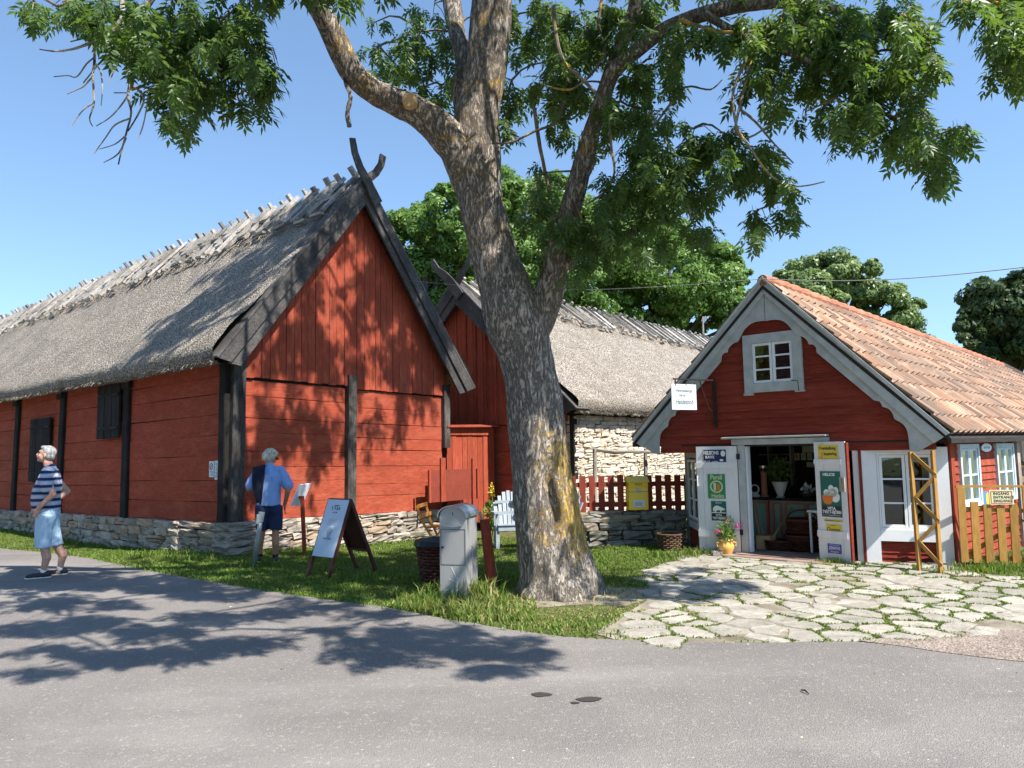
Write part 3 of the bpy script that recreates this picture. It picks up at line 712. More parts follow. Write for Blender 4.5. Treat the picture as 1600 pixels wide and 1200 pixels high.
def curve_board(m,fr,pts,w,o0,o1,tint=None):  # board bent along (t,z) points, widths list
    n=len(pts); L=[];Rr=[]
    for i,(t,z) in enumerate(pts):
        a=pts[max(0,i-1)];b=pts[min(n-1,i+1)]; dx,dz=b[0]-a[0],b[1]-a[1]; l=math.hypot(dx,dz); nx,nz=-dz/l*w[i]/2,dx/l*w[i]/2
        L.append((t+nx,z+nz));Rr.append((t-nx,z-nz))
    for i in range(n-1): fpoly(m,fr,[Rr[i],Rr[i+1],L[i+1],L[i]],o0,o1,tint if tint is not None else .5)
# ---- large red barn
BG=Fr(C1,gd,-sd_); BS=Fr(C1,sd_,-gd)
barn=thing('thatched_barn','large red timber barn with thatched roof and black posts, left of the tree','barn',(C1[0],C1[1],0))
rg=random.Random(11)
LB=26.; WB=4.95
m=MB(); base_s=lambda t:.50-.018*min(t,14); base_g=lambda t:.52-.028*t
ps=[.0,4.05,7.66,10.85,14.4,18,22,26]
for a,b in zip(ps,ps[1:]): logs(m,BS,a+.1,b-.1,base_s(a),base_s(b),3.32,3.32,.34,0,rg)
m.build('side_wall',M['red_log'],barn,smooth=False)
m=MB(); logs(m,BG,.16,2.30,base_g(0),base_g(2.3),2.9,2.86,.31,0,rg); logs(m,BG,2.48,4.86,base_g(2.5),base_g(4.9),2.84,2.80,.31,0,rg)
m.build('gable_wall',M['red_log'],barn)
m=MB()
line=lambda t:clip_z(t,2.5,6.75,3.25,3.2,-.15,5.15)
gable_boards(m,BG,.04,4.95,lambda t:2.94-.016*t if t<2.4 else 2.9-.016*t,line,.155,.045,rg); m.build('gable_boards',M['red_board'],barn)
m=MB(); # backing so no light passes: inner body
P=lambda v,u,z:W3(C1,gd,v,sd_,u,z)
m.hexa([P(.07,.07,-.25),P(WB,.07,-.25),P(WB,LB,-.25),P(.07,LB,-.25),P(.07,.07,3.4),P(WB,.07,3.4),P(WB,LB,3.4),P(.07,LB,3.4)],.5)
m.add([P(.1,.07,3.3),P(4.85,.07,3.3),P(2.5,.07,6.6),P(.1,LB,3.3),P(4.85,LB,3.3),P(2.5,LB,6.6)],[(0,1,2),(5,4,3)],.5)
m.build('inner_wall',M['dark_room'],barn)
# posts
for t in ps[1:]:
    m=MB(); post(m,BS,t,base_s(t)-.03,3.25,.26,-.05,.07,lean=(0 if t<5 else -.12)); 
    fbox(m,BS,t-.2,t+.17,3.0,3.12,0.02,.1); m.build('post',M['black_wood'],barn)
m=MB(); post(m,BG,.085,.5,3.24,.23,-.2,.09,lean=.02); m.build('post',M['post_wood'],barn)
m=MB(); post(m,BS,.14,.48,3.2,.22,-.1,.105,lean=0); m.build('post',M['black_wood'],barn)
m=MB(); post(m,BG,2.39,.42,3.1,.19,-.02,.12,lean=.03); m.build('post',M['post_wood'],barn)
m=MB(); post(m,BG,4.93,1.7,3.06,.17,-.02,.12,lean=0); m.build('post',M['post_wood'],barn)
# foundation
m=MB(); rs=random.Random(5)
stone_wall(m,BS,-.05,13.2,lambda t:gz(*(C1+sd_*t))-.1,lambda t:base_s(t)+.0,.145,.42,.34,rs,.4,.16,.97,.12)
stone_wall(m,BG,.3,5.1,lambda t:gz(*(C1+gd*t))-.12,lambda t:base_g(t)+.0,.125,.34,.34,rs,.4,.17,.97,.10)
for k in range(5):  # corner stones
    add_stone(m,BG,.1+rs.uniform(-.03,.03),-.07+.13*k,-.02,.26,.064,.28,.35,.12,rs,True)
m.build('stone_foundation',M['stone_base'],barn)
m=MB(); fbox(m,BS,0,LB,-.4,.2,-.3,-.02,.5); fbox(m,BG,0.02,5,-.4,.34,-.3,-.03,.5); fbox(m,BS,13,LB,-.4,.3,-.1,.1,.4); m.build('foundation_core',M['joint'],barn)
barn_roof(barn,C1,sd_,gd,LB,5.0,3.36,6.92,-.26,.48,3)
# bargeboards
def barge(fr,root,outL,outR,pk,inL,inR,ipk,o):
    lerp=lambda a,b,k:(a[0]+(b[0]-a[0])*k,a[1]+(b[1]-a[1])*k)
    for out,inn,s in ((outL,inL,0),(outR,inR,.012)):
        m=MB(); so=lerp(out,inn,.55); sp=lerp(pk,ipk,.55)
        fpoly(m,fr,[out,so,sp,pk],o-.04+s,o+s,.35)
        a=lerp(out,inn,.5);b=lerp(pk,ipk,.5); fpoly(m,fr,[(a[0],a[1]-.02),inn,ipk,b],o-.1+s,o-.045+s,.7)
        # top cap board seen edge on
        dx,dz=pk[0]-out[0],pk[1]-out[1]; l=math.hypot(dx,dz); sg=1 if dx<0 else -1; nx,nz=dz/l*.035*-abs(1)*(1 if dx>0 else -1),abs(dx)/l*.035
        fpoly(m,fr,[out,pk,(pk[0]+nx,pk[1]+nz),(out[0]+nx,out[1]+nz)],o-.45,o+.02,.95)
        m.build('bargeboard',M['barge'],root)
barge(BG,barn,(-.45,3.18),(5.52,3.0),(2.49,6.98),(-.02,3.08),(5.1,2.86),(2.55,6.46),.36)
m=MB(); curve_board(m,BG,[(2.78,6.5),(2.52,6.88),(2.34,7.12),(2.22,7.37),(2.16,7.64)],[.24,.2,.16,.14,.12],.375,.42,.5); m.build('gable_horn',M['barge'],barn)
m=MB(); curve_board(m,BG,[(2.35,6.75),(2.6,6.98),(2.82,7.17),(2.95,7.37),(3.0,7.58)],[.22,.18,.15,.14,.14],.27,.315,.8); m.build('gable_horn',M['barge'],barn)
# shutters on the shaded side
def shutter(root,fr,t0,t1,z0,z1,o,leafs=2,lab=None):
    m=MB(); n=6*1; w=(t1-t0)/n
    for k in range(n): fbox(m,fr,t0+k*w+.004,t0+(k+1)*w-.004,z0+random.uniform(0,.01),z1,o-.04,o+random.uniform(-.004,.004))
    for z in (z0+.22,z1-.22): fbox(m,fr,t0+.02,t1-.02,z-.03,z+.03,o+.005,o+.016)
    s=m.build('shutter',M['black_wood'],root,label=lab)
    m=MB()
    for z in (z0+.22,z1-.22): fbox(m,fr,t0+.03,t0+.3,z-.012,z+.012,o+.02,o+.028); fbox(m,fr,t1-.3,t1-.03,z-.012,z+.012,o+.02,o+.028)
    m.build('hinge',M['iron'],s)
shutter(barn,BS,4.2,5.3,2.0,3.12,.13,lab='small black shutter high up beside a post'); shutter(barn,BS,8.2,9.6,1.05,2.6,.09,lab='tall black double shutter')
# notices by the corner
def notice(t0,t1,z0,z1,label,kind):
    m=MB(); fbox(m,BS,t0,t1,z0,z1,.015,.03,.5); r=m.build('notice',M['paper']); tag(r,label,'notice')
    m=MB()
    if kind:
        c=((t0+t1)/2,z1-.09); n=20
        for k in range(n):
            a=2*math.pi*k/n;b=2*math.pi*(k+1)/n
            fpoly(m,BS,[(c[0]+.045*math.cos(a),c[1]+.045*math.sin(a)),(c[0]+.045*math.cos(b),c[1]+.045*math.sin(b)),(c[0]+.057*math.cos(b),c[1]+.057*math.sin(b)),(c[0]+.057*math.cos(a),c[1]+.057*math.sin(a))],.031,.033,.5)
        fpoly(m,BS,[(c[0]-.04,c[1]+.03),(c[0]-.03,c[1]+.04),(c[0]+.04,c[1]-.03),(c[0]+.03,c[1]-.04)],.031,.034,.5); z=z1-.17
    else: z=z1-.04
    while z>z0+.03:
        fbox(m,BS,t0+.02,t1-.02-random.random()*.04,z-.006,z,.031,.033,.5); z-=.022
    m.build('print',M['ink'],r)
notice(.50,.66,1.25,1.52,'narrow white notice with a forbidding ring on the red barn wall','k'); notice(.32,.47,1.21,1.53,'white text notice on the red wall right next to the black corner post',None)
# annex door wall filling the gap between the barns
annex=thing('plank_gate','bright red plank gate wall with a top rail filling the gap between the two barns','gate',tuple(BG.P(5.7,0)))
m=MB(); gable_boards(m,BG,5.0,6.5,lambda t:.02,lambda t:2.06,.16,.0,rg); m.build('planks',M['red_board'],annex)
m=MB(); fbox(m,BG,4.97,6.52,1.98,2.14,-.0,.035,.6); fbox(m,BG,6.34,6.5,.0,1.98,.012,.04,.6); m.build('rail',M['red_board'],annex)
m=MB(); m.hexa([BG.P(4.9,2.16,-.2),BG.P(6.62,2.2,-.2),BG.P(6.62,2.17,.14),BG.P(4.9,2.14,.14),BG.P(4.9,2.2,-.2),BG.P(6.62,2.24,-.2),BG.P(6.62,2.2,.14),BG.P(4.9,2.18,.14)],.5); m.build('cap_board',M['red_board'],annex)
hatch=thing('plank_hatch','low red plank hatch with two uprights in front of the gate between the barns','hatch',tuple(BG.P(5.0,0,.4)))
HF=Fr(BG.P(0,0,.45),gd,-sd_)
t0,_=HF.px(668,760); t1,_=HF.px(747,760); z1=HF.px(700,734)[1]; z0=HF.px(700,783)[1]
m=MB(); fbox(m,HF,t0+.08,t1-.08,z0,(z0+z1)/2,-.02,0,.3); fbox(m,HF,t0+.08,t1-.08,(z0+z1)/2+.006,z1,-.02,.002,.5); m.build('panel',M['red_fence'],hatch)
m=MB()
for t,w,ztop,zbot in ((t0+.03,.05,z1+.01,z0),(HF.px(690,700)[0],.13,z1+.25,z0),(HF.px(738,700)[0],.1,z1+.22,-.2),(t1-.04,.06,z1,z0)): fbox(m,HF,t-w/2,t+w/2,zbot,ztop,0.003,.05)
m.build('upright',M['red_board'],hatch)
# ---- second barn
C2=np.array([1.24,16.0]); W2=6.3; L2=14.2
B2G=Fr(C2,sd_,-gd); B2S=Fr(C2,gd,-sd_)
barn2=thing('thatched_barn','second thatched barn with a pale stone long wall and red gable, behind the tree','barn',(C2[0],C2[1],0))
m=MB(); logs(m,B2G,.1,W2-.1,.2,.2,2.2,2.2,.3,0,rg); m.build('gable_wall',M['red_log'],barn2)
m=MB(); line2=lambda t:clip_z(t,3.15,5.45,2.35,2.35,-.1,6.4); gable_boards(m,B2G,.05,6.25,lambda t:2.22,line2,.17,.04,rg)
t=.14
while t<6.2: 
    z=line2(t); 
    if z>2.4: fbox(m,B2G,t-.025,t+.025,2.2,z-.05,.05,.072)
    t+=.17*1.9
m.build('gable_boards',M['red_board'],barn2)
P2_=lambda v,u,z:W3(C2,sd_,v,gd,u,z)
m=MB(); m.hexa([P2_(.06,.07,-.3),P2_(W2,.07,-.3),P2_(W2,L2,-.3),P2_(.06,L2,-.3),P2_(.06,.07,2.5),P2_(W2,.07,2.5),P2_(W2,L2,2.5),P2_(.06,L2,2.5)],.5)
m.add([P2_(.1,.07,2.4),P2_(6.2,.07,2.4),P2_(3.15,.07,5.4),P2_(.1,L2,2.4),P2_(6.2,L2,2.4),P2_(3.15,L2,5.4)],[(0,1,2),(5,4,3)],.5); m.build('inner_wall',M['joint'],barn2)
m=MB(); rs=random.Random(9); stone_wall(m,B2S,0,12.5,-.25,2.36,.098,.3,.24,rs,.3,.11,.94,.1); stone_wall(m,B2G,0,2.6,-.3,.22,.11,.3,.2,rs,.35,.13,.95,.1); m.build('stone_wall',M['stone_pale'],barn2)
m=MB(); fbox(m,B2S,-.02,.12,0,2.5,.0,.1); fbox(m,B2S,0,L2,2.36,2.48,-.05,.16); m.build('wall_plate',M['black_wood'],barn2)
barn_roof(barn2,C2,gd,sd_,L2,W2,2.66,5.66,-.26,.42,8,rd_step=.44)
barge(B2G,barn2,(-.42,2.45),(6.72,2.45),(3.15,5.75),(-.05,2.4),(6.35,2.4),(3.15,5.2),.34)
m=MB(); curve_board(m,B2G,[(2.9,5.35),(3.2,5.72),(3.42,5.95),(3.66,6.12),(3.86,6.4)],[.26,.24,.2,.16,.12],.36,.41,.4); m.build('gable_horn',M['barge'],barn2)
m=MB(); curve_board(m,B2G,[(3.4,5.35),(3.1,5.72),(2.9,5.95),(2.7,6.15),(2.6,6.4)],[.24,.22,.18,.15,.13],.27,.31,.5); m.build('gable_horn',M['barge'],barn2)
F2=Fr((C2+gd*(L2-.3)),sd_,gd)
m=MB(); curve_board(m,F2,[(3.3,5.45),(3.1,5.75),(2.85,5.9),(2.55,6.25)],[.24,.22,.18,.15],.1,.15,.4); m.build('gable_horn',M['grey_stick'],barn2)
# rustic rail frame in front of the stone wall
rail=thing('rustic_rail','rough grey pole rail on two posts in front of the pale stone wall','rail',tuple(at(965,760,15.3)-Vector((0,0,.8))))
m=MB(); a=at(926,702,15.2);b=at(1012,707,15.0); m.tube([a,a.lerp(b,.4)+Vector((0,0,-.03)),a.lerp(b,.7),b+Vector((.25,0,.0))],[.04,.045,.035,.03],7,jit=.1); m.build('top_rail',M['rail_wood'],rail)
for px_ in (930,1009):
    m=MB(); a=at(px_,703,15.15); m.tube([a+Vector((0,.03,.03)),Vector((a.x-.03,a.y,.6)),Vector((a.x-.02,a.y,-.25))],[.04,.05,.05],7,jit=.1); m.build('post',M['rail_wood'],rail)
# ---- low dark stone wall, picket fence, postbox
LW=Fr((.3,12.72),(1,-.02),(0,-1)); rs=random.Random(21)
m=MB(); stone_wall(m,LW,0,2.62,-.2,.5,.13,.42,.42,rs,.42,.13,.95,.05); fbox(m,LW,0.02,2.6,-.2,.42,-.35,-.08,.4)
for k in range(9): add_stone(m,LW,.2+k*.3+rs.uniform(-.05,.05),.5+rs.uniform(-.01,.03),-.2,.17,.045,.2,.4,.15,rs)
tag(m.build('stone_wall',M['stone_low']),'low dark dry-stone wall under the red picket fence','stone wall')
FW=Fr((0.3,12.86),(1,-.02),(0,-1))
fence=thing('picket_fence','dark red picket fence standing on the low stone wall behind the yellow postbox','fence',(1.8,12.9,.5))
t=FW.px(896,770)[0]-.55
rk=random.Random(2)
while t<2.72:
    m=MB(); z1=FW.px(960,743)[1]+rk.uniform(-.012,.012); w=.105
    fbox(m,FW,t,t+w,.52+rk.uniform(-.02,.02),z1,0,.022); m.build('picket',M['red_fence'],fence); t+=.163
for z in (.66,1.0): m=MB(); fbox(m,FW,-.2,2.75,z-.04,z+.04,-.05,-.002); m.build('rail',M['red_fence'],fence)
pb=thing('postbox','yellow metal postbox with a post horn mounted on the red picket fence','postbox',tuple(FW.P(1.9,.55,.2)))
PF=Fr(FW.P(0,0,.06),(1,.05),(.05,-1)); tl=PF.px(982,770,.25)[0]; tr=PF.px(1013,770,.25)[0]; zt=PF.px(1000,753,.25)[1]; zb=PF.px(1000,797,.25)[1]
m=MB(); fbox(m,PF,tl,tr,zb,zt,0,.25,.5); m.build('box_body',M['yellow_post'],pb,bevel=.012)
m=MB(); fbox(m,PF,tl-.003,tr+.003,(zb+zt)/2+.07,(zb+zt)/2+.076,0,.253,.5); m.build('door_gap',M['e_black'],pb)
m=MB(); fpoly(m,Fr(PF.P(tl-.02,0,0),PF.n,PF.d),[(-.0,zt-.0),(.29,zt-.01),(.29,zt+.005),(.13,zt+.09),(0,zt+.09)],0,tr-tl+.04,.5); m.build('roof',M['yellow_post'],pb,bevel=.008)
m=MB(); m.hexa([PF.P(tl+.01,zt-.085,.25),PF.P(tr-.01,zt-.085,.25),PF.P(tr-.01,zt-.08,.285),PF.P(tl+.01,zt-.08,.285),PF.P(tl+.01,zt,.25),PF.P(tr-.01,zt,.25),PF.P(tr-.01,zt-.012,.265),PF.P(tl+.01,zt-.012,.265)],.5); fl=m.build('letter_flap',M['yellow_post'],pb)
text_mesh('POST',.055,PF,(tl+tr)/2,zt-.045,.279,M['ochre'],pb)
m=MB(); 
for k in range(18):
    a=2*math.pi*k/18;b=2*math.pi*(k+1)/18;c=((tl+tr)/2,zt-.145)
    fpoly(m,PF,[(c[0]+.026*math.cos(a),c[1]+.026*math.sin(a)),(c[0]+.026*math.cos(b),c[1]+.026*math.sin(b)),(c[0]+.04*math.cos(b),c[1]+.04*math.sin(b)),(c[0]+.04*math.cos(a),c[1]+.04*math.sin(a))],.252,.256,.5)
fpoly(m,PF,[(c[0]-.05,c[1]+.045),(c[0]-.035,c[1]+.045),(c[0]+.05,c[1]-.03),(c[0]+.045,c[1]-.04)],.252,.257,.5); m.build('post_horn',M['e_grey'],pb)
m=MB(); fbox(m,PF,tl+.08,tr-.07,zb+.05,zb+.17,.252,.258,.5); pl=m.build('collection_plate',M['paper'],pb)
m=MB(); [fbox(m,PF,tl+.1,tr-.1-.02*(k%2),zb+.07+k*.02,zb+.076+k*.02,.259,.26,.5) for k in range(4)]; m.build('print',M['ink'],pl)
# ================================================================== SHOP
Ls=np.array([2.692,11.821]); fd=-sd_
SF=Fr(Ls,fd,-gd); 
class FrS(Fr):
    def P(s,t,z,o=0): return Fr.P(s,t-.2+.0317*(t+.61),1.6+(z-1.6)*1.033,o)
SG=FrS(Ls,fd,-gd); G2=np.array([math.sin(R(49)),math.cos(R(49))])
_b=G(1492,881); Rc=np.array([_b.x,_b.y]); SS=Fr(Rc,G2,(math.cos(R(49)),-math.sin(R(49))))
shop=thing('country_shop','small red country shop with grey scalloped bargeboards, open white doors and orange tiled roof','shop',(Ls[0],Ls[1],0))
rg=random.Random(17)
def lap(m,fr,t0,t1,z0,z1,h,o,lineL=None,lineR=None,rg=rg):
    z=z0
    while z<z1-.01:
        hh=min(h*rg.uniform(.92,1.08),z1-z); a0=max(t0,lineL(z)) if lineL else t0; a1=max(t0,lineL(z+hh)) if lineL else t0; b0=min(t1,lineR(z)) if lineR else t1; b1=min(t1,lineR(z+hh)) if lineR else t1
        if b0-a0>.02:
            if b1<=a1: a1=b1=(a1+b1)/2
            d=rg.uniform(0,.004)
            m.hexa([fr.P(a0,z,o-.03),fr.P(b0,z,o-.03),fr.P(b0,z,o+.022+d),fr.P(a0,z,o+.022+d),fr.P(a1,z+hh,o-.03),fr.P(b1,z+hh,o-.03),fr.P(b1,z+hh,o+.004),fr.P(a1,z+hh,o+.004)],rg.random())
        z+=hh
# gable siding (overhanging box)
lL=lambda z:-.5+(z-1.72)*(2.1/2.3)+.03; lR=lambda z:3.72-(z-1.69)*(2.15/2.33)-.03
m=MB(); lap(m,SG,-.3,3.62,1.66,3.9,.118,0,lL,lR); lap(m,SG,-.18,1.1,1.53,1.66,.13,.012); lap(m,SG,2.42,3.62,1.53,1.66,.13,.012); m.build('gable_siding',M['red_shop'],shop)
m=MB(); fbox(m,SG,-.2,3.62,1.66,1.69,-1.9,-.032,.5); fbox(m,SG,-.18,1.0,1.535,1.655,-.12,-.035,.5); fbox(m,SG,2.6,3.62,1.535,1.655,-.12,-.035,.5)
m.add([SG.P(-.5,1.6,-.04),SG.P(3.7,1.6,-.04),SG.P(1.6,3.9,-.04)],[(0,1,2)],.5) if False else None
m.add([SG.P(-.3,1.7,-.04),SG.P(3.55,1.7,-.04),SG.P(1.6,3.85,-.04)],[(0,1,2)],.5)
m.build('soffit',M['red_shop'],shop)
# scalloped bargeboards
def arc(a,b,h,n=5):  # bulge between two points
    dx,dz=b[0]-a[0],b[1]-a[1]; l=math.hypot(dx,dz); nx,nz=-dz/l,dx/l
    return [(a[0]+dx*k/n+nx*h*math.sin(math.pi*k/n),a[1]+dz*k/n+nz*h*math.sin(math.pi*k/n)) for k in range(1,n)]
left=[(-.61,1.72),(-.28,1.53),(-.185,1.53),(-.18,1.7)]+arc((-.18,1.7),(-.03,1.94),.05)+[(-.03,1.94),(-.015,2.0)]+arc((-.015,2.0),(.1,2.1),.025)+[(.1,2.1),(.13,2.17),(.2,2.19)]
left+=[(.9,2.88),(.905,2.95)]+arc((.905,2.95),(1.0,3.0),.02)+[(1.0,3.0),(1.02,3.06)]+arc((1.02,3.06),(1.17,3.14),.02)+[(1.17,3.14),(1.2,3.19)]+arc((1.2,3.19),(1.6,3.4),.09,7)+[(1.6,3.4),(1.6,4.0)]
def quads_strip(m,fr,inner,outer,o0,o1,tint):
    for i in range(len(inner)-1): fpoly(m,fr,[inner[i],inner[i+1],outer[i+1],outer[i]],o0,o1,tint)
def proj_out(p,a,b):  # project point onto the outer edge along the board's normal
    dx,dz=b[0]-a[0],b[1]-a[1]; k=((p[0]-a[0])*dx+(p[1]-a[1])*dz)/(dx*dx+dz*dz); k=max(0,min(1,k)); return (a[0]+dx*k,a[1]+dz*k)
inn=left[2:-1]; A=(-.61,1.72);B=(1.6,4.0)
for mir in (0,1):
    f=(lambda p:p) if not mir else (lambda p:(1.6+(1.6-p[0])*.985+.0,p[1]-.02*(1-(p[1]-1.5)/2.5)))
    m=MB(); out_=[proj_out(p,A,B) for p in inn]; out_[-1]=B
    a=[f(p) for p in inn]; b=[f(p) for p in out_]
    if mir: 
        for i in range(len(a)-1): fpoly(m,SG,[b[i],b[i+1],a[i+1],a[i]],.05,.08,.45)
        fpoly(m,SG,[f(A),b[0],a[0],f((-.28,1.53))],.05,.08,.45)
    else:
        quads_strip(m,SG,a,b,.05,.08,.5); fpoly(m,SG,[(-.28,1.53),a[0],b[0],A],.05,.08,.5)
    # raised outer board
    o_=[A,(-.47,1.63),(1.6,3.79),B]; q=[f(p) for p in o_]
    if mir: q=q[::-1]
    fpoly(m,SG,q,.081,.115,.8 if mir else .7)
    o_=[A,B,(1.6,4.035),(-.65,1.75)]; q=[f(p) for p in o_]
    if mir: q=q[::-1]
    fpoly(m,SG,q,-.3,.14,.95)
    m.build('bargeboard',M['grey_paint'],shop)
m=MB(); fbox(m,SG,1.597,1.603,3.4,3.79,.078,.0815,.1); fbox(m,SG,1.597,1.603,3.8,4.03,.112,.1165,.1); m.build('board_joint',M['black'],shop)
# window builder
def window(parent,fr,t0,t1,z0,z1,o,cols,rows,frame,sash,fw=.08,name='window',sill=True,double=True):
    m=MB(); fbox(m,fr,t0-fw,t0,z0-fw,z1+fw,o-.02,o+.03,.5); fbox(m,fr,t1,t1+fw,z0-fw,z1+fw,o-.02,o+.03,.45); fbox(m,fr,t0-.0,t1+.0,z1,z1+fw,o-.02,o+.032,.6); fbox(m,fr,t0,t1,z0-fw,z0,o-.02,o+.034,.55)
    w=m.build(name,frame,parent)
    m=MB(); n=2 if double else 1; sw=(t1-t0)/n; k=.035
    for i in range(n):
        a=t0+i*sw+.004;b=t0+(i+1)*sw-.004; zz0=z0+.004; zz1=z1-.004
        fbox(m,fr,a,a+k,zz0,zz1,o-.02,o+.015); fbox(m,fr,b-k,b,zz0,zz1,o-.02,o+.015); fbox(m,fr,a+k,b-k,zz0,zz0+k,o-.02,o+.013); fbox(m,fr,a+k,b-k,zz1-k,zz1,o-.02,o+.013)
        for r_ in range(1,rows): z=zz0+(zz1-zz0)*r_/rows; fbox(m,fr,a+k,b-k,z-.011,z+.011,o-.015,o+.01)
        for c in range(1,cols): t=a+(b-a)*c/cols; fbox(m,fr,t-.01,t+.01,zz0+k,zz1-k,o-.014,o+.009)
    m.build('sash',sash,w)
    m=MB(); fbox(m,fr,t0+.01,t1-.01,z0+.01,z1-.01,o-.008,o-.004,.5); m.build('pane',M['glass'],w); return w
w=window(shop,SG,1.37,1.95,2.51,3.09,.035,1,3,M['grey_paint'],M['white_paint'],.13)
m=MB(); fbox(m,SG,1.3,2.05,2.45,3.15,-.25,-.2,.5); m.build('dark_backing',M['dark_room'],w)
m=MB(); fbox(m,SG,1.22,1.36,2.345,2.379,.0,.06,.5); m.build('apron',M['grey_paint'],w); m=MB(); fbox(m,SG,1.96,2.09,2.355,2.379,.0,.06,.5); m.build('apron',M['grey_paint'],w)
m=MB(); m.tube([SG.P(1.93,2.52,.09),SG.P(2.02,2.5,.1),SG.P(2.03,2.36,.1)],.006,6); m.build('window_hook',M['iron'],w)
# ground-floor front: door wall in the middle, window bays turned back on either side
bA=SF.P(2.665,0,0); bB=G(1492,881); RB=Fr(bA,(bB-bA).to_2d(),(0,-1)); RB.n=Vector((RB.d.y,-RB.d.x,0)); RBL=(bB-bA).to_2d().length
lA=SF.P(.27,0,0); lB=Vector((2.965,12.75,0)); LB_=Fr(lA,(lB-lA).to_2d(),(-1,0)); LBL=(lB-lA).to_2d().length
m=MB(); fbox(m,SF,2.56,2.66,.02,1.53,-.1,.03,.4); m.build('door_pilaster',M['white_paint'],shop)
RBx=lambda x,y:RB.px(x,y)
ta=RBx(1378,800)[0]; tb=RBx(1461,800)[0]; zs=RBx(1420,846)[1]; zw0=RBx(1420,828)[1]; zw1=RBx(1410,708)[1]; tw0=RBx(1371,760)[0]; tw1=RBx(1463,760)[0]
m=MB(); fbox(m,RB,0,tw0,.02,1.56,-.1,.03,.4); fbox(m,RB,tw1,RBL,.02,1.56,-.12,.04,.8); fbox(m,RB,tw0+.002,tw1-.002,zw1,1.56,-.08,.02,.6); fbox(m,RB,tw0+.002,tw1-.002,zs,zw0,-.08,.025,.75)
m.build('front_panel',M['white_paint'],shop)
m=MB(); lap(m,RB,tw0+.004,tw1-.004,.03,zs-.002,.07,-.03); m.build('skirting_boards',M['red_shop'],shop)
window(shop,RB,tw0+.03,tw1-.03,zw0+.025,zw1-.02,-.02,1,3,M['white_paint'],M['white_paint'],.025)
m=MB(); fbox(m,SF,2.64,2.67,.02,1.56,.031,.05,.4); m.build('edge_board',M['red_shop'],shop)
m=MB(); fbox(m,LB_,0,.07,-.05,1.55,-.05,.03,.5); fbox(m,LB_,LBL-.08,LBL,-.1,1.55,-.05,.03,.5); fbox(m,LB_,.07,LBL-.08,.3,.42,-.05,.02,.5); fbox(m,LB_,.07,LBL-.08,1.44,1.55,-.05,.02,.5); m.build('corner_frame',M['grey_paint'],shop)
m=MB(); lap(m,LB_,.07,LBL-.08,-.08,.3,.1,-.02); m.build('skirting_boards',M['red_shop'],shop)
window(shop,LB_,.1,LBL-.1,.45,1.41,-.01,1,3,M['grey_paint'],M['white_paint'],.01)
m=MB(); fbox(m,SF,.27,.94,-.02,1.53,-.08,-.02,.5); m.build('front_boards',M['grey_paint'],shop)
# doorway
m=MB(); fbox(m,SF,.94,1.04,.03,1.63,-.12,.05,.5); fbox(m,SF,2.1,2.2,.03,1.63,-.12,.04,.5); fbox(m,SF,.85,2.27,1.635,1.72,-.1,.06,.6); m.hexa([SF.P(.73,1.725,-.1),SF.P(2.26,1.735,-.1),SF.P(2.26,1.735,.15),SF.P(.73,1.725,.15),SF.P(.73,1.77,-.1),SF.P(2.26,1.775,-.1),SF.P(2.26,1.755,.16),SF.P(.73,1.75,.16)],.9)
SFd=SF
m.build('door_frame',M['grey_paint'],shop)
m=MB(); fbox(m,SF,1.04,1.07,.05,1.62,-.1,.0,.5); m.build('inner_jamb',M['white_paint'],shop)
m=MB(); fbox(m,SF,.9,2.5,-.06,.045,-.4,.22,.5); fbox(m,SF,.75,2.45,-.06,.034,.224,.42,.3); m.build('threshold',surf('threshold',(.3,.2,.16),.3,.2,6,(1,1,8)),shop)
def leaf(t_h,t_f,z0,z1,o_h,o_f,lab):
    a=SF.P(t_h,0,o_h); b=SF.P(t_f,0,o_f); d=b-a; w=d.length
    left=t_f<t_h
    if left: fr=Fr(b,-d,SF.n+SF.d*(.12 if left else -.1))
    else: fr=Fr(a,d,SF.n)
    fr.n=Vector((fr.d.y,-fr.d.x,0)); 
    if fr.n.dot(SF.n)<0: fr.n=-fr.n
    m=MB(); k=3; cuts=[0,.16,.55,1] if left else [0,.3,.8,1]
    for i in range(3): fbox(m,fr,w*cuts[i]+.002,w*cuts[i+1]-.002,z0,z1,-.02,.0,.5)
    fbox(m,fr,.0,w,z1-.33,z1-.24,0,.02,.6) if left else fbox(m,fr,.0,w-.06,z1-.31,z1-.24,0,.02,.6)
    fbox(m,fr,.0,w,z0+.23,z0+.34,0,.02,.6) if left else fbox(m,fr,0,w-.02,z0+.32,z0+.41,0,.02,.6)
    o=m.build('door_leaf',M['door_white'],shop,label=lab); return fr,w,o
f1,w1,dl1=leaf(.93,.3,.02,1.62,.06,.13,'left white door leaf folded open with three enamel signs')
f2,w2,dl2=leaf(2.07,2.52,.03,1.655,.08,.2,'right white door leaf folded open with enamel signs and a lock')
m=MB(); fbox(m,f2,w2-.005,w2+.02,.05,1.64,-.055,-.001,.5); m.build('door_edge',M['red_shop'],dl2)
m=MB(); fbox(m,f2,w2-.09,w2-.015,.98,1.17,.001,.035,.5); m.build('lock',M['rail_wood'],dl2)
m=MB(); m.tube([f1.P(.025,1.02,.02),f1.P(.025,1.02,.05),f1.P(.025,1.17,.05),f1.P(.025,1.17,.02)],.009,6); m.build('handle',M['white'],dl1)
m=MB(); fbox(m,SF,.93,.97,1.42,1.5,.051,.08); fbox(m,SF,.93,.97,.3,.38,.051,.08); m.build('hinge',M['iron'],dl1)
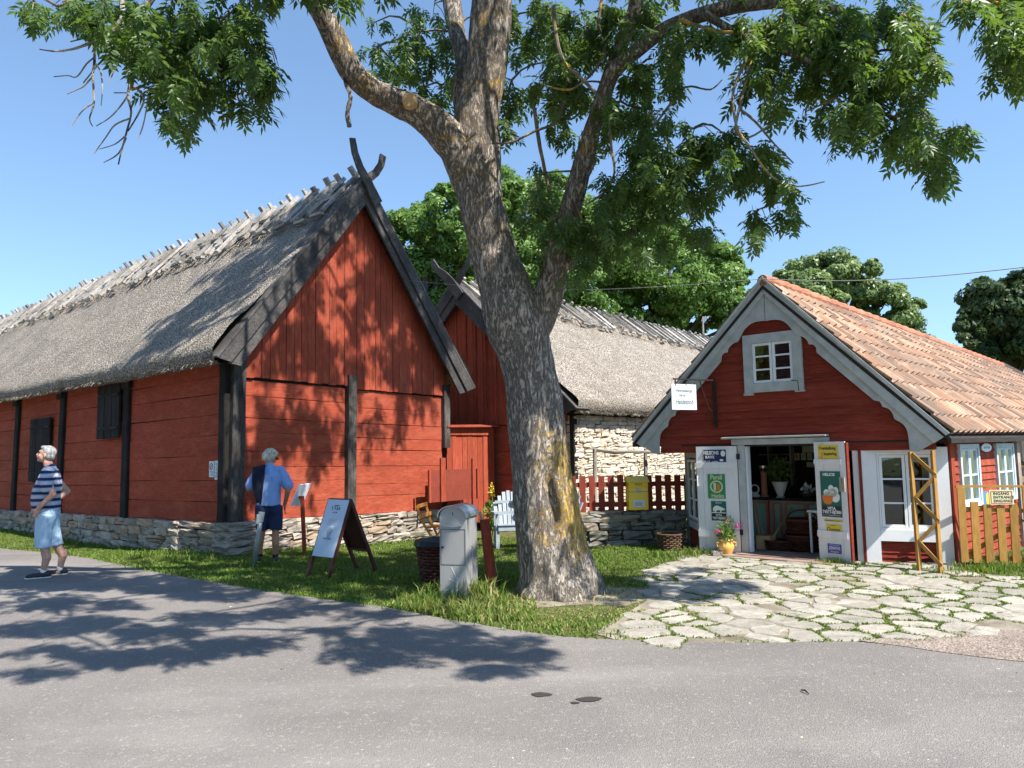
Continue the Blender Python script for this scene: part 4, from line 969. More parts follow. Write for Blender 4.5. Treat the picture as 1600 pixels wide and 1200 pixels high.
def scrib(fr,t0,t1,z,h,o,mat,parent,seed=1):
    r_=random.Random(seed); m=MB(); t=t0
    while t<t1-h*.5:
        w=h*r_.uniform(.35,.6)
        for _ in range(2): x=t+r_.uniform(0,w*.8); m.prism([(x,z-h/2*r_.uniform(.5,1)),(x+h*.14,z-h/2*r_.uniform(.5,1)),(x+h*.14,z+h/2*r_.uniform(.5,1)),(x,z+h/2*r_.uniform(.5,1))],fr.P,o,o+.001,.5)
        y=z+r_.uniform(-.4,.4)*h; m.prism([(t,y),(t+w,y),(t+w,y+h*.13),(t,y+h*.13)],fr.P,o+.0002,o+.0012,.5); t+=w+h*(.22 if r_.random()<.8 else .6)
    return m.build('lettering',mat,parent)
def sign(fr,t0,t1,z0,z1,mat,label,o=.003,cat='enamel sign'):
    m=MB(); fbox(m,fr,t0,t1,z0,z1,o,o+.006,.5); s=m.build('enamel_sign',mat,bevel=.0015); tag(s,label,cat); return s,o+.007
def art(s,fr,pts,mat,o,name='motif'): m=MB(); fpoly(m,fr,pts,o,o+.001,.5); return m.build(name,mat,s)
def ell(c,a,b,n=20,ph=0): return [(c[0]+a*math.cos(2*math.pi*k/n+ph),c[1]+b*math.sin(2*math.pi*k/n+ph)) for k in range(n)]
# left leaf signs
s,o=sign(f1,.12,.47,1.33,1.57,M['e_navy'],'dark blue coffee sign with white letters at the top of the left door leaf')
text_mesh('HELSONS',.075,f1,.235,1.52,o,M['e_white'],s,sx=.78,bold=.002); text_mesh('KAFFE',.06,f1,.22,1.455,o,M['e_white'],s,sx=.85,bold=.002); scrib(f1,.13,.23,1.395,.025,o,M['e_white'],s,1); scrib(f1,.13,.23,1.36,.025,o,M['e_white'],s,2)
art(s,f1,ell((.425,1.51),.035,.045),M['e_white'],o); art(s,f1,ell((.3,1.375),.055,.022),M['e_white'],o); art(s,f1,ell((.3,1.375),.04,.013),M['e_blue'],o+.001); art(s,f1,ell((.4,1.41),.03,.018),M['e_white'],o)
s,o=sign(f1,.17,.44,.83,1.2,M['e_green'],'green washing powder sign with a pale disc in the middle of the left door leaf')
text_mesh('Persil',.1,f1,.305,1.15,o,M['e_cream'],s,sx=.85,bold=.002); text_mesh('Henko',.085,f1,.32,.87,o,M['e_cream'],s,sx=.85,bold=.002)
art(s,f1,ell((.305,1.01),.1,.095),M['e_cream'],o); art(s,f1,ell((.305,1.01),.078,.075),M['e_green'],o+.0012); art(s,f1,[(.26,.95),(.3,.95),(.3,1.06),(.26,1.07)],M['e_cream'],o+.0024); art(s,f1,[(.32,.96),(.355,.95),(.36,1.03),(.32,1.05)],M['e_orange'],o+.0024)
s,o=sign(f1,.21,.44,.5,.79,M['e_dgreen'],'small dark green sign with a white bear, lowest on the left door leaf')
text_mesh('HELIOS',.03,f1,.325,.765,o,M['e_white'],s)
bear=[(.235,.64),(.24,.69),(.27,.72),(.31,.725),(.35,.71),(.385,.695),(.415,.68),(.425,.67),(.40,.655),(.375,.66),(.365,.64),(.37,.625),(.35,.625),(.345,.655),(.30,.655),(.285,.64),(.285,.625),(.262,.625),(.26,.655),(.25,.64)]
art(s,f1,bear,M['e_white'],o); art(s,f1,[(.215,.612),(.435,.612),(.435,.624),(.215,.624)],M['e_white'],o)
art(s,f1,[(.212,.503),(.438,.503),(.438,.61),(.212,.61)],M['e_black'],o-.0005)
text_mesh('VITA',.045,f1,.325,.58,o+.001,M['e_white'],s,bold=.001); text_mesh('TVÄTTBJÖRN',.05,f1,.325,.535,o+.001,M['e_white'],s,sx=.66,bold=.0015)
# right leaf signs
a_=w2/.475
s,o=sign(f2,.07*a_,.37*a_,1.375,1.615,M['e_yellow'],'yellow photo developing sign at the top of the right door leaf')
text_mesh('Framkallning',.062,f2,.22*a_,1.565,o,M['e_black'],s,sx=.78,bold=.001); text_mesh('kopiering',.062,f2,.255*a_,1.49,o,M['e_black'],s,sx=.82,bold=.001); text_mesh('film',.04,f2,.2*a_,1.41,o,M['e_black'],s); scrib(f2,.24*a_,.36*a_,1.405,.025,o,M['e_red'],s,3)
art(s,f2,[(.125,1.39),(.133,1.39),(.133,1.52),(.125,1.52)],M['e_red'],o); art(s,f2,[(.08,1.44),(.125,1.44),(.125,1.446),(.08,1.446)],M['e_red'],o)
s,o=sign(f2,.08*a_,.385*a_,.63,1.25,M['e_dgreen'],'tall green sign with white foam over an orange tub on the right door leaf')
text_mesh('HELIOS',.055,f2,.215*a_,1.205,o,M['e_white'],s,bold=.002)
art(s,f2,[(.085,.635),(.38*a_,.635),(.38*a_,.78),(.085,.78)],M['e_black'],o-.0005)
for c,a,b in (((.2,.93),.075,.04),((.26,.96),.07,.06),((.3,.9),.065,.07),((.17,.96),.045,.045),((.24,1.02),.04,.045),((.31,.99),.04,.05)): art(s,f2,ell((c[0]*a_,c[1]),a,b,16),M['e_white'],o,'foam')
art(s,f2,[(.1,.92),(.27*a_,.92),(.25*a_,.83),(.215*a_,.8),(.145,.8),(.11,.84)],M['e_orange'],o+.0012,'tub')
text_mesh('VITA',.055,f2,.235*a_,.745,o+.001,M['e_white'],s,bold=.002); text_mesh('TVÄTT-BJÖRN',.06,f2,.235*a_,.695,o+.001,M['e_white'],s,sx=.72,bold=.002); scrib(f2,.1*a_,.37*a_,.653,.016,o+.001,M['e_white'],s,4)
s,o=sign(f2,.11*a_,.385*a_,.565,.595,M['e_yellow'],'thin yellow strip sign on the right door leaf'); scrib(f2,.12*a_,.375*a_,.58,.016,o,M['e_black'],s,5)
s,o=sign(f2,.135*a_,.36*a_,.405,.53,M['e_yellow'],'yellow soft drink sign with rounded black lettering on the right door leaf')
text_mesh('Champis',.078,f2,.245*a_,.46,o,M['e_black'],s,sx=.72); scrib(f2,.2*a_,.29*a_,.515,.013,o,M['e_black'],s,6)
s,o=sign(f2,.13*a_,.36*a_,.13,.28,M['e_white'],'violet margarine sign with a pale rim, lowest on the right door leaf')
art(s,f2,[(.14*a_,.14),(.35*a_,.14),(.35*a_,.27),(.14*a_,.27)],M['e_violet'],o)
text_mesh("ZENITH'S",.055,f2,.245*a_,.21,o+.0012,M['e_white'],s,sx=.72,bold=.001); text_mesh('Margarin',.032,f2,.245*a_,.165,o+.0012,M['e_white'],s); scrib(f2,.17*a_,.32*a_,.253,.014,o+.0012,M['e_white'],s,7)
# shop side wall
LS=9.5; X=lambda x,y=740:SS.px(x,y)[0]
wa0,wa1,wb0,wb1=X(1499),X(1525),X(1556),X(1580); zt_=SS.px(1510,700)[1]; zb_=SS.px(1515,785)[1]; d0=X(1585); ZT=1.62
m=MB()
for a,b,z0_,z1_ in ((0.02,wa0-.06,-.1,ZT),(wa1+.06,wb0-.06,-.1,ZT),(wb1+.06,d0,-.1,ZT),(wa0-.06,wa1+.06,-.1,zb_-.07),(wb0-.06,wb1+.06,-.1,zb_-.07),(wa0-.06,wa1+.06,zt_+.07,ZT),(wb0-.06,wb1+.06,zt_+.07,ZT),(d0+1.2,LS,-.1,ZT)):
    if b-a>.03 and z1_-z0_>.03: lap(m,SS,a,b,z0_,z1_,.1,0)
fbox(m,SS,-.02,.1,.02,ZT,.026,.05,.5)
m.build('side_siding',M['red_board'],shop)
for a,b in ((wa0,wa1),(wb0,wb1)): window(shop,SS,a,b,zb_,zt_,.02,1,2,M['bluewhite'],M['bluewhite'],.055)
m=MB(); fbox(m,SS,d0,d0+.14,-.1,ZT,-.02,.06,.5); fbox(m,SS,d0+1.05,d0+1.2,-.1,ZT,-.02,.06,.5); m.build('timber_post',M['rail_wood'],shop)
m=MB(); fbox(m,SS,d0+.14,d0+1.05,-.1,ZT,-.5,-.4,.5)
for k in range(5): m.tube([SS.P(d0+.16,.2+k*.25,-.2),SS.P(d0+1.04,.22+k*.25,-.2)],.09,9)
m.build('woodpile',M['wicker'],shop)
m=MB(); fbox(m,SS,-.1,LS,1.66,1.74,.0,.14,.5); m.build('eave_board',M['red_board'],shop)
# inner room
m=MB(); D_=2.6
Pr=lambda t,o,z:SF.P(t,z,-o)
def slab(a,b,c,d,th,nrm): 
    n=Vector(nrm).normalized()*th; return m.hexa([a,b,c,d,a+n,b+n,c+n,d+n],.5)
slab(Pr(0,.1,0.0),Pr(3.7,.1,0),Pr(3.7,D_,0),Pr(0,D_,0),.02,(0,0,1)); m.build('floor',surf('shop_floor',(.25,.22,.2),.2,.2,5,(1,6,1)),shop)
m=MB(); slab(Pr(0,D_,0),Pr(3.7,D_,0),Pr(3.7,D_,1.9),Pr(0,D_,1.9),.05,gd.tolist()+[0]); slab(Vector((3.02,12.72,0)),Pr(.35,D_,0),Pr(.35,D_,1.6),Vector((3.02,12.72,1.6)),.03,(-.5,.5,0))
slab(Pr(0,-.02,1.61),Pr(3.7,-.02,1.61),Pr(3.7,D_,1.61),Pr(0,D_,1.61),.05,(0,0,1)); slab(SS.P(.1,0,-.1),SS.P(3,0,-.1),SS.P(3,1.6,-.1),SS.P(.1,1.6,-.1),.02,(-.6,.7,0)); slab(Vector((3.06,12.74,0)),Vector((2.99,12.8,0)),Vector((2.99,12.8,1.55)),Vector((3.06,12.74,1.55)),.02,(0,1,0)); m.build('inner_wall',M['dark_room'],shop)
# roof: pantiles, real wave and steps
def tile_roof(name,parent,f0,f1,b0,b1,nt,nc,mat):
    S=8; T=4; nu=nt*S; rows=[]
    rng=np.random.default_rng(4); tv=rng.random((nt,nc))
    vs=[];fs=[];ti=[]
    nrm=((b0-f0).cross(f1-f0)).normalized(); 
    if nrm.z<0: nrm=-nrm
    for c in range(nc):
        for j in range(2):
            k=(c+j*1.06)/nc
            for i in range(nu+1):
                u=i/nu; ph=(i%S)/S; it=min(i//S,nt-1)
                p=(f0.lerp(b0,u)).lerp(f1.lerp(b1,u),min(k,1.0)); w=.026*math.cos(2*math.pi*ph)+.012*math.cos(4*math.pi*ph)
                lift=(.0 if j==0 else .03)+(tv[it][c]-.5)*.012
                vs.append(p+nrm*(w+lift))
        b=c*2*(nu+1)
        for i in range(nu): fs.append((b+i,b+i+1,b+nu+1+i+1,b+nu+1+i)); ti.append(tv[min(i//S,nt-1)][c])
    m=MB(); m.v=[tuple(v) for v in vs]; m.f=fs; m.t=ti
    # closing strips under each step (front edge of tiles)
    for c in range(nc):
        b=c*2*(nu+1)+(nu+1); n0=len(m.v)
        for i in range(nu+1): m.v.append(tuple(Vector(vs[b+i])-nrm*.03))
        for i in range(nu): m.f.append((b+i,b+i+1,n0+i+1,n0+i)); m.t.append(.2)
    return m.build(name,mat,parent,smooth=False)
f0=SG.P(1.6,3.98,.12); LR=10.8
f1=SG.P(3.83,1.73,.12); b0=f0+Vector((G2[0],G2[1],0))*LR+Vector((0,0,-.62)); b1=f1+Vector((G2[0],G2[1],0))*LR+Vector((0,0,.05))
rf=tile_roof('tile_roof',shop,f0,f1,b0,b1,54,10,M['tile'])
g1=SG.P(-.63,1.76,.12); h1=g1+Vector((gd[0],gd[1],0))*LR; h0=b0
m=MB()
def under(A_,B_,C_,D_):   # curved underside following the warped slope
    n=12; vs=[]
    for o_ in (.05,.11):
        for i in range(n+1):
            for j in range(n+1): vs.append(A_.lerp(D_,i/n).lerp(B_.lerp(C_,i/n),j/n)-Vector((0,0,o_+.02)))
    K=(n+1)*(n+1); fs=[(i*(n+1)+j,i*(n+1)+j+1,(i+1)*(n+1)+j+1,(i+1)*(n+1)+j) for i in range(n) for j in range(n)]
    fs+=[tuple(x+K for x in f) for f in fs]+[(j,j+1,K+j+1,K+j) for j in range(n)]+[(i*(n+1)+n,(i+1)*(n+1)+n,K+(i+1)*(n+1)+n,K+i*(n+1)+n) for i in range(n)]
    m.add(vs,fs,.5)
under(f0,f1,b1,b0); under(f0,g1,h1,h0); m.build('roof_boarding',M['dark_room'],shop)
tile_roof('tile_roof',shop,f0,g1,h0,h1,50,10,M['tile'])
m=MB(); n=34
for k in range(n):
    a=f0.lerp(b0,k/n); b=f0.lerp(b0,(k+1.12)/n); a=a+Vector((0,0,.0)); m.tube([a,b+Vector((0,0,.012))],[.085,.1],10,tint=random.random())
m.build('ridge_tiles',M['ridge_tile'],rf)
m=MB(); m.bar(b0+Vector((0,0,.07)),b1+Vector((0,0,.06)),.08,.12); m.build('verge_board',M['rail_wood'],rf)
# oval plate, poster on side wall
m=MB(); t0=SS.px(1528,698)[0];t1=SS.px(1544,698)[0]; fpoly(m,SS,ell(((t0+t1)/2,1.535),(t1-t0)/2,.06,18),.03,.045,.5); ov=m.build('wall_plate',M['white']); tag(ov,'small white oval plate under the eave between the two side windows of the shop','plate')
scrib(SS,t0+(t1-t0)*.2,t1-(t1-t0)*.2,1.535,.04,.046,M['e_blue'],ov,8)
m=MB(); t0=SS.px(1530,770)[0]; t1=SS.px(1541,770)[0]; z1=SS.px(1535,768)[1]; z0=SS.px(1535,794)[1]; fbox(m,SS,t0,t1,z0,z1,.03,.04,.5); po=m.build('ice_cream_poster',M['e_blue']); tag(po,'small blue poster with a yellow figure on the side wall behind the gate','poster')
m=MB(); fpoly(m,SS,ell(((t0+t1)/2+.05,(z0+z1)/2),(t1-t0)*.25,.1,12),.041,.043,.5); m.build('motif',M['e_yellow'],po)
# hanging sign
hs=thing('hanging_sign','white painted shop sign with dark curly lettering hanging from an iron bracket on the gable','sign',tuple(SG.P(.7,2.0,.05)))
Ar=SG.P(.78,2.6,.1); tipd=(at(1052,592,Ar.y-.35)-Ar)
m=MB(); fbox(m,SG,.74,.78,1.9,2.62,.025,.06,.5); m.bar(Ar-Vector((0,0,.0)),Ar+tipd,.03,.02); m.tube([SG.P(.76,2.1,.06)]+[SG.P(.76,2.1,.06).lerp(Ar+tipd*.35,k/6)+Vector((0,0,-.12*math.sin(math.pi*k/6))) for k in range(1,7)],.009,6); m.build('bracket',M['iron'],hs)
dirb=Vector((tipd.x,tipd.y,0)).normalized(); tlp=at(1047,600,Ar.y-.35); 
nb=Vector((dirb.y,-dirb.x,0)); 
if nb.y>0: nb=-nb
HB=Fr3(Ar+tipd*1.06+Vector((0,0,-.075)),-dirb,(0,0,1),nb)
u=lambda x,y:None
wS=.47;hS=.385
m=MB(); m.hexa([HB.P(0,-hS,-.006),HB.P(wS,-hS-.0,-.006),HB.P(wS,-hS-.0,.006),HB.P(0,-hS,.006),HB.P(0,0,-.006),HB.P(wS,-.0,-.006),HB.P(wS,-.0,.006),HB.P(0,0,.006)],.5); bd=m.build('sign_board',M['bluewhite'],hs)
m=MB(); m.tube([HB.P(.08,.07,0),HB.P(.08,-.03,0)],.01,6); m.tube([HB.P(.28,.09,0),HB.P(.28,-.03,0)],.01,6); m.build('hanger',M['iron'],hs)
text_mesh('Himmelsberga',.062,HB,wS/2,-.1,.0065,M['ink'],bd,sx=.85,shear=.2); text_mesh('Gårds',.05,HB,wS/2-.04,-.17,.0065,M['ink'],bd,shear=.2); text_mesh('Handelsbod',.11,HB,wS/2,-.27,.0065,M['ink'],bd,sx=.6,shear=.2)
# ================================================================== SHOP GOODS (seen through the doorway)
CO=-1.35; CT=SF.px(1220,778,CO)[1]; IT=lambda x,o=CO:SF.px(x,780,o)[0]; IZ=lambda x,y,o=CO:SF.px(x,y,o)[1]
ct=thing('shop_counter','painted shop counter with pale green panels inside the dark shop','counter',tuple(SF.P(1.7,0,CO)))
m=MB(); fbox(m,SF,.3,IT(1300),.0,CT-.04,CO-.45,CO,.5); m.build('counter_body',M['counter'],ct)
m=MB(); fbox(m,SF,.3,IT(1302),CT-.04,CT,CO-.5,CO+.05,.5); m.build('counter_top',M['black_wood'],ct)
for a,b in ((IT(1176),IT(1196)),(IT(1210),IT(1218)),(IT(1229),IT(1256)),(IT(1264),IT(1282))):
    m=MB(); fbox(m,SF,a,b,.12,CT-.1,CO,CO+.006,.5); p=m.build('panel',M['mint'],ct)
    m=MB(); fbox(m,SF,a-.03,a,.1,CT-.08,CO,CO+.016); fbox(m,SF,b,b+.03,.1,CT-.08,CO,CO+.016); fbox(m,SF,a,b,CT-.1,CT-.07,CO,CO+.016); fbox(m,SF,a,b,.09,.12,CO,CO+.016); m.build('moulding',M['peach'],p)
def basket(name,c,r,h,mat,label,handle=True,flare=1.15,group=None,rows=9,n=22):
    t=thing(name,label,'basket',tuple(c),group)
    m=MB()
    for k in range(rows):
        z0=h*k/rows; z1=h*(k+.82)/rows; vs=[];fs=[]
        for i in range(n*2):
            a=math.pi*i/n; bulge=.018*(1 if (i//2+k)%2 else -1)*r/.25
            for z,e in ((z0,-.006),((z0+z1)/2,.006),(z1,-.006)):
                rr=r*(1+(flare-1)*z/h)*(.86 if z<.02 else 1)+bulge+e; vs.append((c[0]+rr*math.cos(a),c[1]+rr*math.sin(a),c[2]+z))
        N=n*2
        for i in range(N):
            for j in range(2): fs.append((i*3+j,((i+1)%N)*3+j,((i+1)%N)*3+j+1,i*3+j+1))
        m.add(vs,fs,random.random())
    m.lathe((c[0],c[1],c[2]),[(r*.8,.0),(r*.93,h*.5),(r*flare*.94,h*.96)],20,.2)
    m.build('basket_body',mat,t)
    m=MB(); m.tube([(c[0]+r*flare*math.cos(a),c[1]+r*flare*math.sin(a),c[2]+h) for a in [2*math.pi*k/24 for k in range(25)]],.016,7,cap=False); m.build('rim',mat,t)
    if handle:
        m=MB(); m.tube([(c[0]+r*flare*math.cos(a)*fd[0],c[1]+r*flare*math.cos(a)*fd[1],c[2]+h+r*.7*math.sin(a)) for a in [math.pi*k/12 for k in range(13)]],.011,6); m.build('handle',mat,t)
    return t
q=SF.P(IT(1251,-.8),.0,-.8); basket('wicker_basket',q,.22,.25,M['wicker_dark'],'dark brown basket on the shop floor, lower of the stacked pair')
q=SF.P(IT(1252,-.8),.27,-.8); basket('wicker_basket',q,.2,.22,M['wicker_dark'],'dark brown handled basket stacked on top of another in front of the counter')
q=SF.P(IT(1215,-.62),.0,-.62); basket('wicker_basket',q,.2,.17,M['wicker_dark'],'low dark basket with a wooden spoon on the shop floor, left of the stacked pair',handle=False,flare=1.08)
m=MB(); fbox(m,SF,IT(1178,-.5),IT(1200,-.5),.0,.24,-.75,-.5,.5); b=tag(m.build('cardboard_box',M['broom'],bevel=.004),'brown box holding broom handles just inside the shop door','box')
for a,b_,mt,l in (((IT(1186,-.62),.1),(IT(1174,-1.2),.72),'broom','pale broom handle leaning furthest left in the box'),((IT(1193,-.62),.1),(IT(1177,-1.2),.70),'broom','pale broom handle slanting in front of the other one'),((IT(1200,-.62),.12),(IT(1199,-1.2),.74),'redpaint','red handled tool leaning on the counter'),((IT(1204,-.62),.2),(IT(1224,-.9),.62),'broom','wooden spade handle leaning right over the low basket')):
    m=MB(); m.tube([SF.P(a[0],a[1],-.62),SF.P(b_[0],b_[1],CO+.1 if b_[1]>.6 else -.9)],.014,7); tag(m.build('broom_handle',M[mt]),l,'broom handle')
q=SF.P(IT(1195,CO-.15),0,CO-.15)
t=thing('coffee_grinder','dark red counter scale column with a brass head on the shop counter','grinder',(q.x,q.y,CT))
m=MB(); m.lathe((q.x,q.y,CT),[(.08,0),(.08,.02),(.05,.03),(.05,.42),(.06,.43)],18,.5); m.build('column',M['peach'],t)
m=MB(); m.lathe((q.x,q.y,CT+.43),[(.02,0),(.09,.05),(.1,.09),(.05,.1)],18,.5); m.build('hopper',M['steel'],t)
q=SF.P(IT(1180,CO-.1),0,CO-.1); t=thing('kitchen_scale','small white round-faced scale on the left end of the counter','scale',(q.x,q.y,CT)); m=MB(); m.lathe((q.x,q.y,CT),[(.07,0),(.08,.03),(.05,.06),(.03,.08)],18,.5); m.build('foot',M['white'],t)
m=MB(); m.tube([Vector((q.x,q.y,CT+.13))+Vector((fd[0]*.07*math.cos(a),fd[1]*.07*math.cos(a),.07*math.sin(a))) for a in [2*math.pi*k/18 for k in range(19)]],.014,6); m.build('dial_ring',M['white'],t)
q=SF.P(IT(1220,CO-.08),0,CO-.08); t=thing('flower_pot','pale fluted pot of leafy flowers in the middle of the shop counter','flower pot',(q.x,q.y,CT))
m=MB(); m.lathe((q.x,q.y,CT),[(.07,0),(.07,.015),(.05,.03),(.11,.2),(.135,.26),(.125,.262)],20,.5); m.build('pot',M['white'],t)
def leafblob(name,parent,c,rx,rz,n,l,w,mat,seed,up=.5):
    rng=np.random.default_rng(seed); p=rng.normal(size=(n,3)); p/=np.linalg.norm(p,axis=1)[:,None]; p*=rng.uniform(.3,1,(n,1)); P_=p*np.array([rx,rx,rz])+np.array(c)
    d=p+rng.normal(size=(n,3))*.6+np.array([0,0,up]); d/=np.linalg.norm(d,axis=1)[:,None]; s=np.cross(d,rng.normal(size=(n,3))); s/=np.linalg.norm(s,axis=1)[:,None]
    L=l*rng.uniform(.6,1.3,(n,1)); V=np.stack([P_,P_+d*L*.45+s*w,P_+d*L,P_+d*L*.45-s*w],1).reshape(-1,3); return npmesh(name,V,np.arange(n*4).reshape(n,4),rng.random(n),mat,parent)
leafblob('foliage',t,(q.x,q.y,CT+.42),.2,.22,260,.08,.02,M['stem_green'],3)
q=SF.P(IT(1262,CO-.1),0,CO-.1); t=thing('metal_bowl','dull metal bowl with odds and ends on the right of the shop counter','bowl',(q.x,q.y,CT)); m=MB(); m.lathe((q.x,q.y,CT),[(.05,0),(.12,.06),(.14,.09),(.13,.09)],20,.5); m.build('bowl',M['steel'],t); leafblob('crumpled_paper',t,(q.x,q.y,CT+.13),.12,.06,40,.08,.03,M['paper'],9)
# back wall shelf, framed cards
t=thing('wall_shelf','dark shelf with glass bottles on the back wall of the shop','shelf',tuple(SF.P(1.2,1.2,-2.5)))
SH0=IT(1172,-2.5);SH1=IT(1240,-2.5); m=MB(); fbox(m,SF,SH0,SH1,1.18,1.205,-2.58,-2.4); fbox(m,SF,SH0,SH1,1.45,1.47,-2.58,-2.4); [fbox(m,SF,x,x+.03,.9,1.6,-2.58,-2.4) for x in (SH0,(SH0+SH1)/2,SH1)]; m.build('boards',M['rail_wood'],t)
for k,x in enumerate([IT(x_,-2.48) for x_ in (1206,1213,1220,1227)]):
    q=SF.P(x,0,-2.48); b=thing('bottle','clear bottle on the back shelf of the shop, %s of four'%('first from the left','second from the left','third from the left','fourth from the left')[k],'bottle',(q.x,q.y,1.205),'bottles on the back shelf'); m=MB(); m.lathe((q.x,q.y,1.205),[(.025,0),(.027,.02),(.027,.12),(.01,.17),(.01,.2)],12,.5); m.build('bottle_glass',M['e_grey'],b)
def cardpx(x0,y0,x1,y1): t0,z1=SF.px(x0,y0,-2.57); t1,z0=SF.px(x1,y1,-2.57); return t0,z0,t1-t0,z1-z0
for bx_,mt,lab in (((1241,708,1249,719),'e_orange','framed orange card on the back wall, left of the row'),((1251,708,1259,719),'mint','framed green card in the middle of the row on the back wall'),((1261,708,1269,719),'mint','framed green card at the right of the row on the back wall'),((1253,697,1274,707),'e_cream','wide cream placard above the row of framed cards'),((1260,722,1275,730),'e_cream','small cream placard below the row of framed cards')):
    x,z,w,h=cardpx(*bx_)
    m=MB(); fbox(m,SF,x,x+w,z,z+h,-2.59,-2.57,.5); f=m.build('framed_card',M['e_cream']); tag(f,lab,'picture'); m=MB(); fbox(m,SF,x+.02,x+w-.02,z+.025,z+h-.025,-2.57,-2.565,.5); m.build('card',M[mt],f)
t=thing('white_stool','white painted stool just inside the right door jamb','stool',tuple(SF.P(2.3,.03,-.7)))
m=MB(); ST=IT(1265,-.7); fbox(m,SF,ST,ST+.35,.62,.65,-.9,-.55,.5); m.build('seat',M['white_paint'],t)
for x in (ST+.02,ST+.3):
    for o in (-.88,-.6): m=MB(); fbox(m,SF,x,x+.03,.03,.62,o,o+.03,.5); m.build('leg',M['white_paint'],t)
# ================================================================== OUTSIDE PROPS
# flower pot and bowl at the door
q=G(1135,868); t=thing('flower_pot','round yellow clay pot of pink and green flowers beside the left door leaf','flower pot',tuple(q))
s=.92; m=MB(); m.lathe(q,[(.075*s,0),(.08*s,.01),(.125*s,.1),(.13*s,.15),(.1*s,.2),(.095*s,.215),(.115*s,.225),(.115*s,.24),(.09*s,.238)],26,.5); m.build('pot',M['pot_yellow'],t,smooth=True)
m=MB(); m.tube([q+Vector((-.1,-.02,.2)),q+Vector((-.145,-.03,.19)),q+Vector((-.135,-.03,.14))],.012,7); m.tube([q+Vector((.1,-.02,.2)),q+Vector((.145,-.03,.19)),q+Vector((.135,-.03,.14))],.012,7); m.build('handle',M['pot_yellow'],t)
leafblob('foliage',t,(q.x,q.y,q.z+.32),.13,.11,330,.07,.013,M['stem_green'],5)
leafblob('foliage',t,(q.x+.03,q.y,q.z+.44),.11,.13,100,.06,.008,M['stem_green'],6)
leafblob('pink_blossom',t,(q.x-.13,q.y-.08,q.z+.36),.045,.028,60,.035,.012,M['pink'],7,.2); leafblob('pink_blossom',t,(q.x+.17,q.y-.04,q.z+.43),.05,.04,40,.035,.012,M['pink'],8,.2); leafblob('pink_blossom',t,(q.x+.02,q.y-.06,q.z+.50),.03,.03,16,.03,.01,M['pink'],12,.2)
q=G(1121,870); t=thing('dog_bowl','small steel bowl on the ground left of the yellow flower pot','bowl',tuple(q)); m=MB(); m.lathe(q,[(.095,0),(.083,.075),(.09,.08),(.078,.078),(.07,.02),(.01,.018)],24,.5); m.build('bowl',M['steel'],t,smooth=True)
q=G(1049,862); basket('wicker_basket',q+Vector((0,.1,0)),.17,.26,surf('wicker_brown',(.12,.07,.04),.3,.6,18,bs=.6,rough=.8),'brown wicker basket on the grass against the low wall beside the shop corner',handle=False,flare=1.12)
# silver parcel bin
BN=thing('parcel_box','tall grey metal parcel box with a curved lid standing on the verge by the tree','parcel box',tuple(G(716,935)))
a=G(688,937); b=G(747,926); 
bx=(at(747,700,7.75)-at(690,700,7.75)).x
o=Vector((at(688,937,1).x*7.62/1,7.62,0)); dF=Vector((1,-.03,0)).normalized(); 
fw=(at(724,900,7.62)-at(688,900,7.62)).x
# front face spans x 688-724, side face 724-748 (turned): box yaw
p0=G(688,938); p1=G(727,938); p1=Vector((p1.x,p1.y,0)); p0.z=0
yaw=R(-16); dX=Vector((math.cos(yaw),math.sin(yaw),0)); 
w=.305; 
BF=Fr(p0,dX,(dX.y,-dX.x)); dY=-BF.n; dep=.37; Hb=1.02
P=lambda t,d,z:p0+dX*t+dY*d+Vector((0,0,z))
m=MB(); m.hexa([P(0,0,0),P(w,0,0),P(w,dep,0),P(0,dep,0),P(0,0,.9),P(w,0,.9),P(w,dep,.9),P(0,dep,.9)],.5)
prof=[(0,.9)]+[(w/2-(w/2)*math.cos(math.pi*k/14),.9+.115*math.sin(math.pi*k/14)) for k in range(15)]
m.prism([(x,z) for x,z in prof[1:]],lambda t,z,o:P(t,o,z),0.0,dep,.5)
m.build('box_body',M['bin_metal'],BN)
m=MB(); n=14
for k in range(n):
    def cp(i,e,zz=.0): a=math.pi*i/n; return (w/2-(w/2+.012+e)*math.cos(a),.895+(.12+e)*math.sin(a))
    x0,z0=cp(k,0);x1,z1=cp(k+1,0);x2,z2=cp(k+1,.008);x3,z3=cp(k,.008)
    m.prism([(x0,z0),(x1,z1),(x2,z2),(x3,z3)],lambda t,z,o:P(t,o,z),-.035,dep+.02,.5)
m.build('curved_lid',M['bin_top'],BN)
m=MB(); bfb=lambda a,b,c,d,o0,o1:fbox(m,BF,a,b,c,d,o0,o1,.5)
m2=m; bfb(.012,w-.012,.38,.385,.0,.003); bfb(.012,w-.012,.76,.765,0,.003); bfb(.012,.016,.385,.76,0,.003); bfb(w-.016,w-.012,.385,.76,0,.003); m.build('door_gap',M['e_black'],BN)
m=MB(); fpoly(m,BF,[(.03,.82),(.045,.80),(w/2,.785),(w-.045,.80),(w-.03,.82),(w/2,.812)],.001,.02,.5); m.build('slot_lip',M['bin_top'],BN)
m=MB(); fpoly(m,BF,ell((.035,.57),.013,.013,12),.001,.012,.5); m.build('lock',M['e_black'],BN)
text_mesh('1',.055,BF,w/2,.93,.002,M['ink'],BN)
m=MB(); SD=Fr(P(w,0,0),dY,dX); n=12
pts=[(.12,.02),(.12,.52)]+[(.165-.045*math.cos(math.pi*k/8),.52+.045*math.sin(math.pi*k/8)) for k in range(9)]+[(.21,.52),(.21,.02)]
for a,b in zip(pts,pts[1:]): m.bar(SD.P(a[0],a[1],.002),SD.P(b[0],b[1],.002),.006,.004)
m.build('pressed_rib',M['bin_top'],BN)
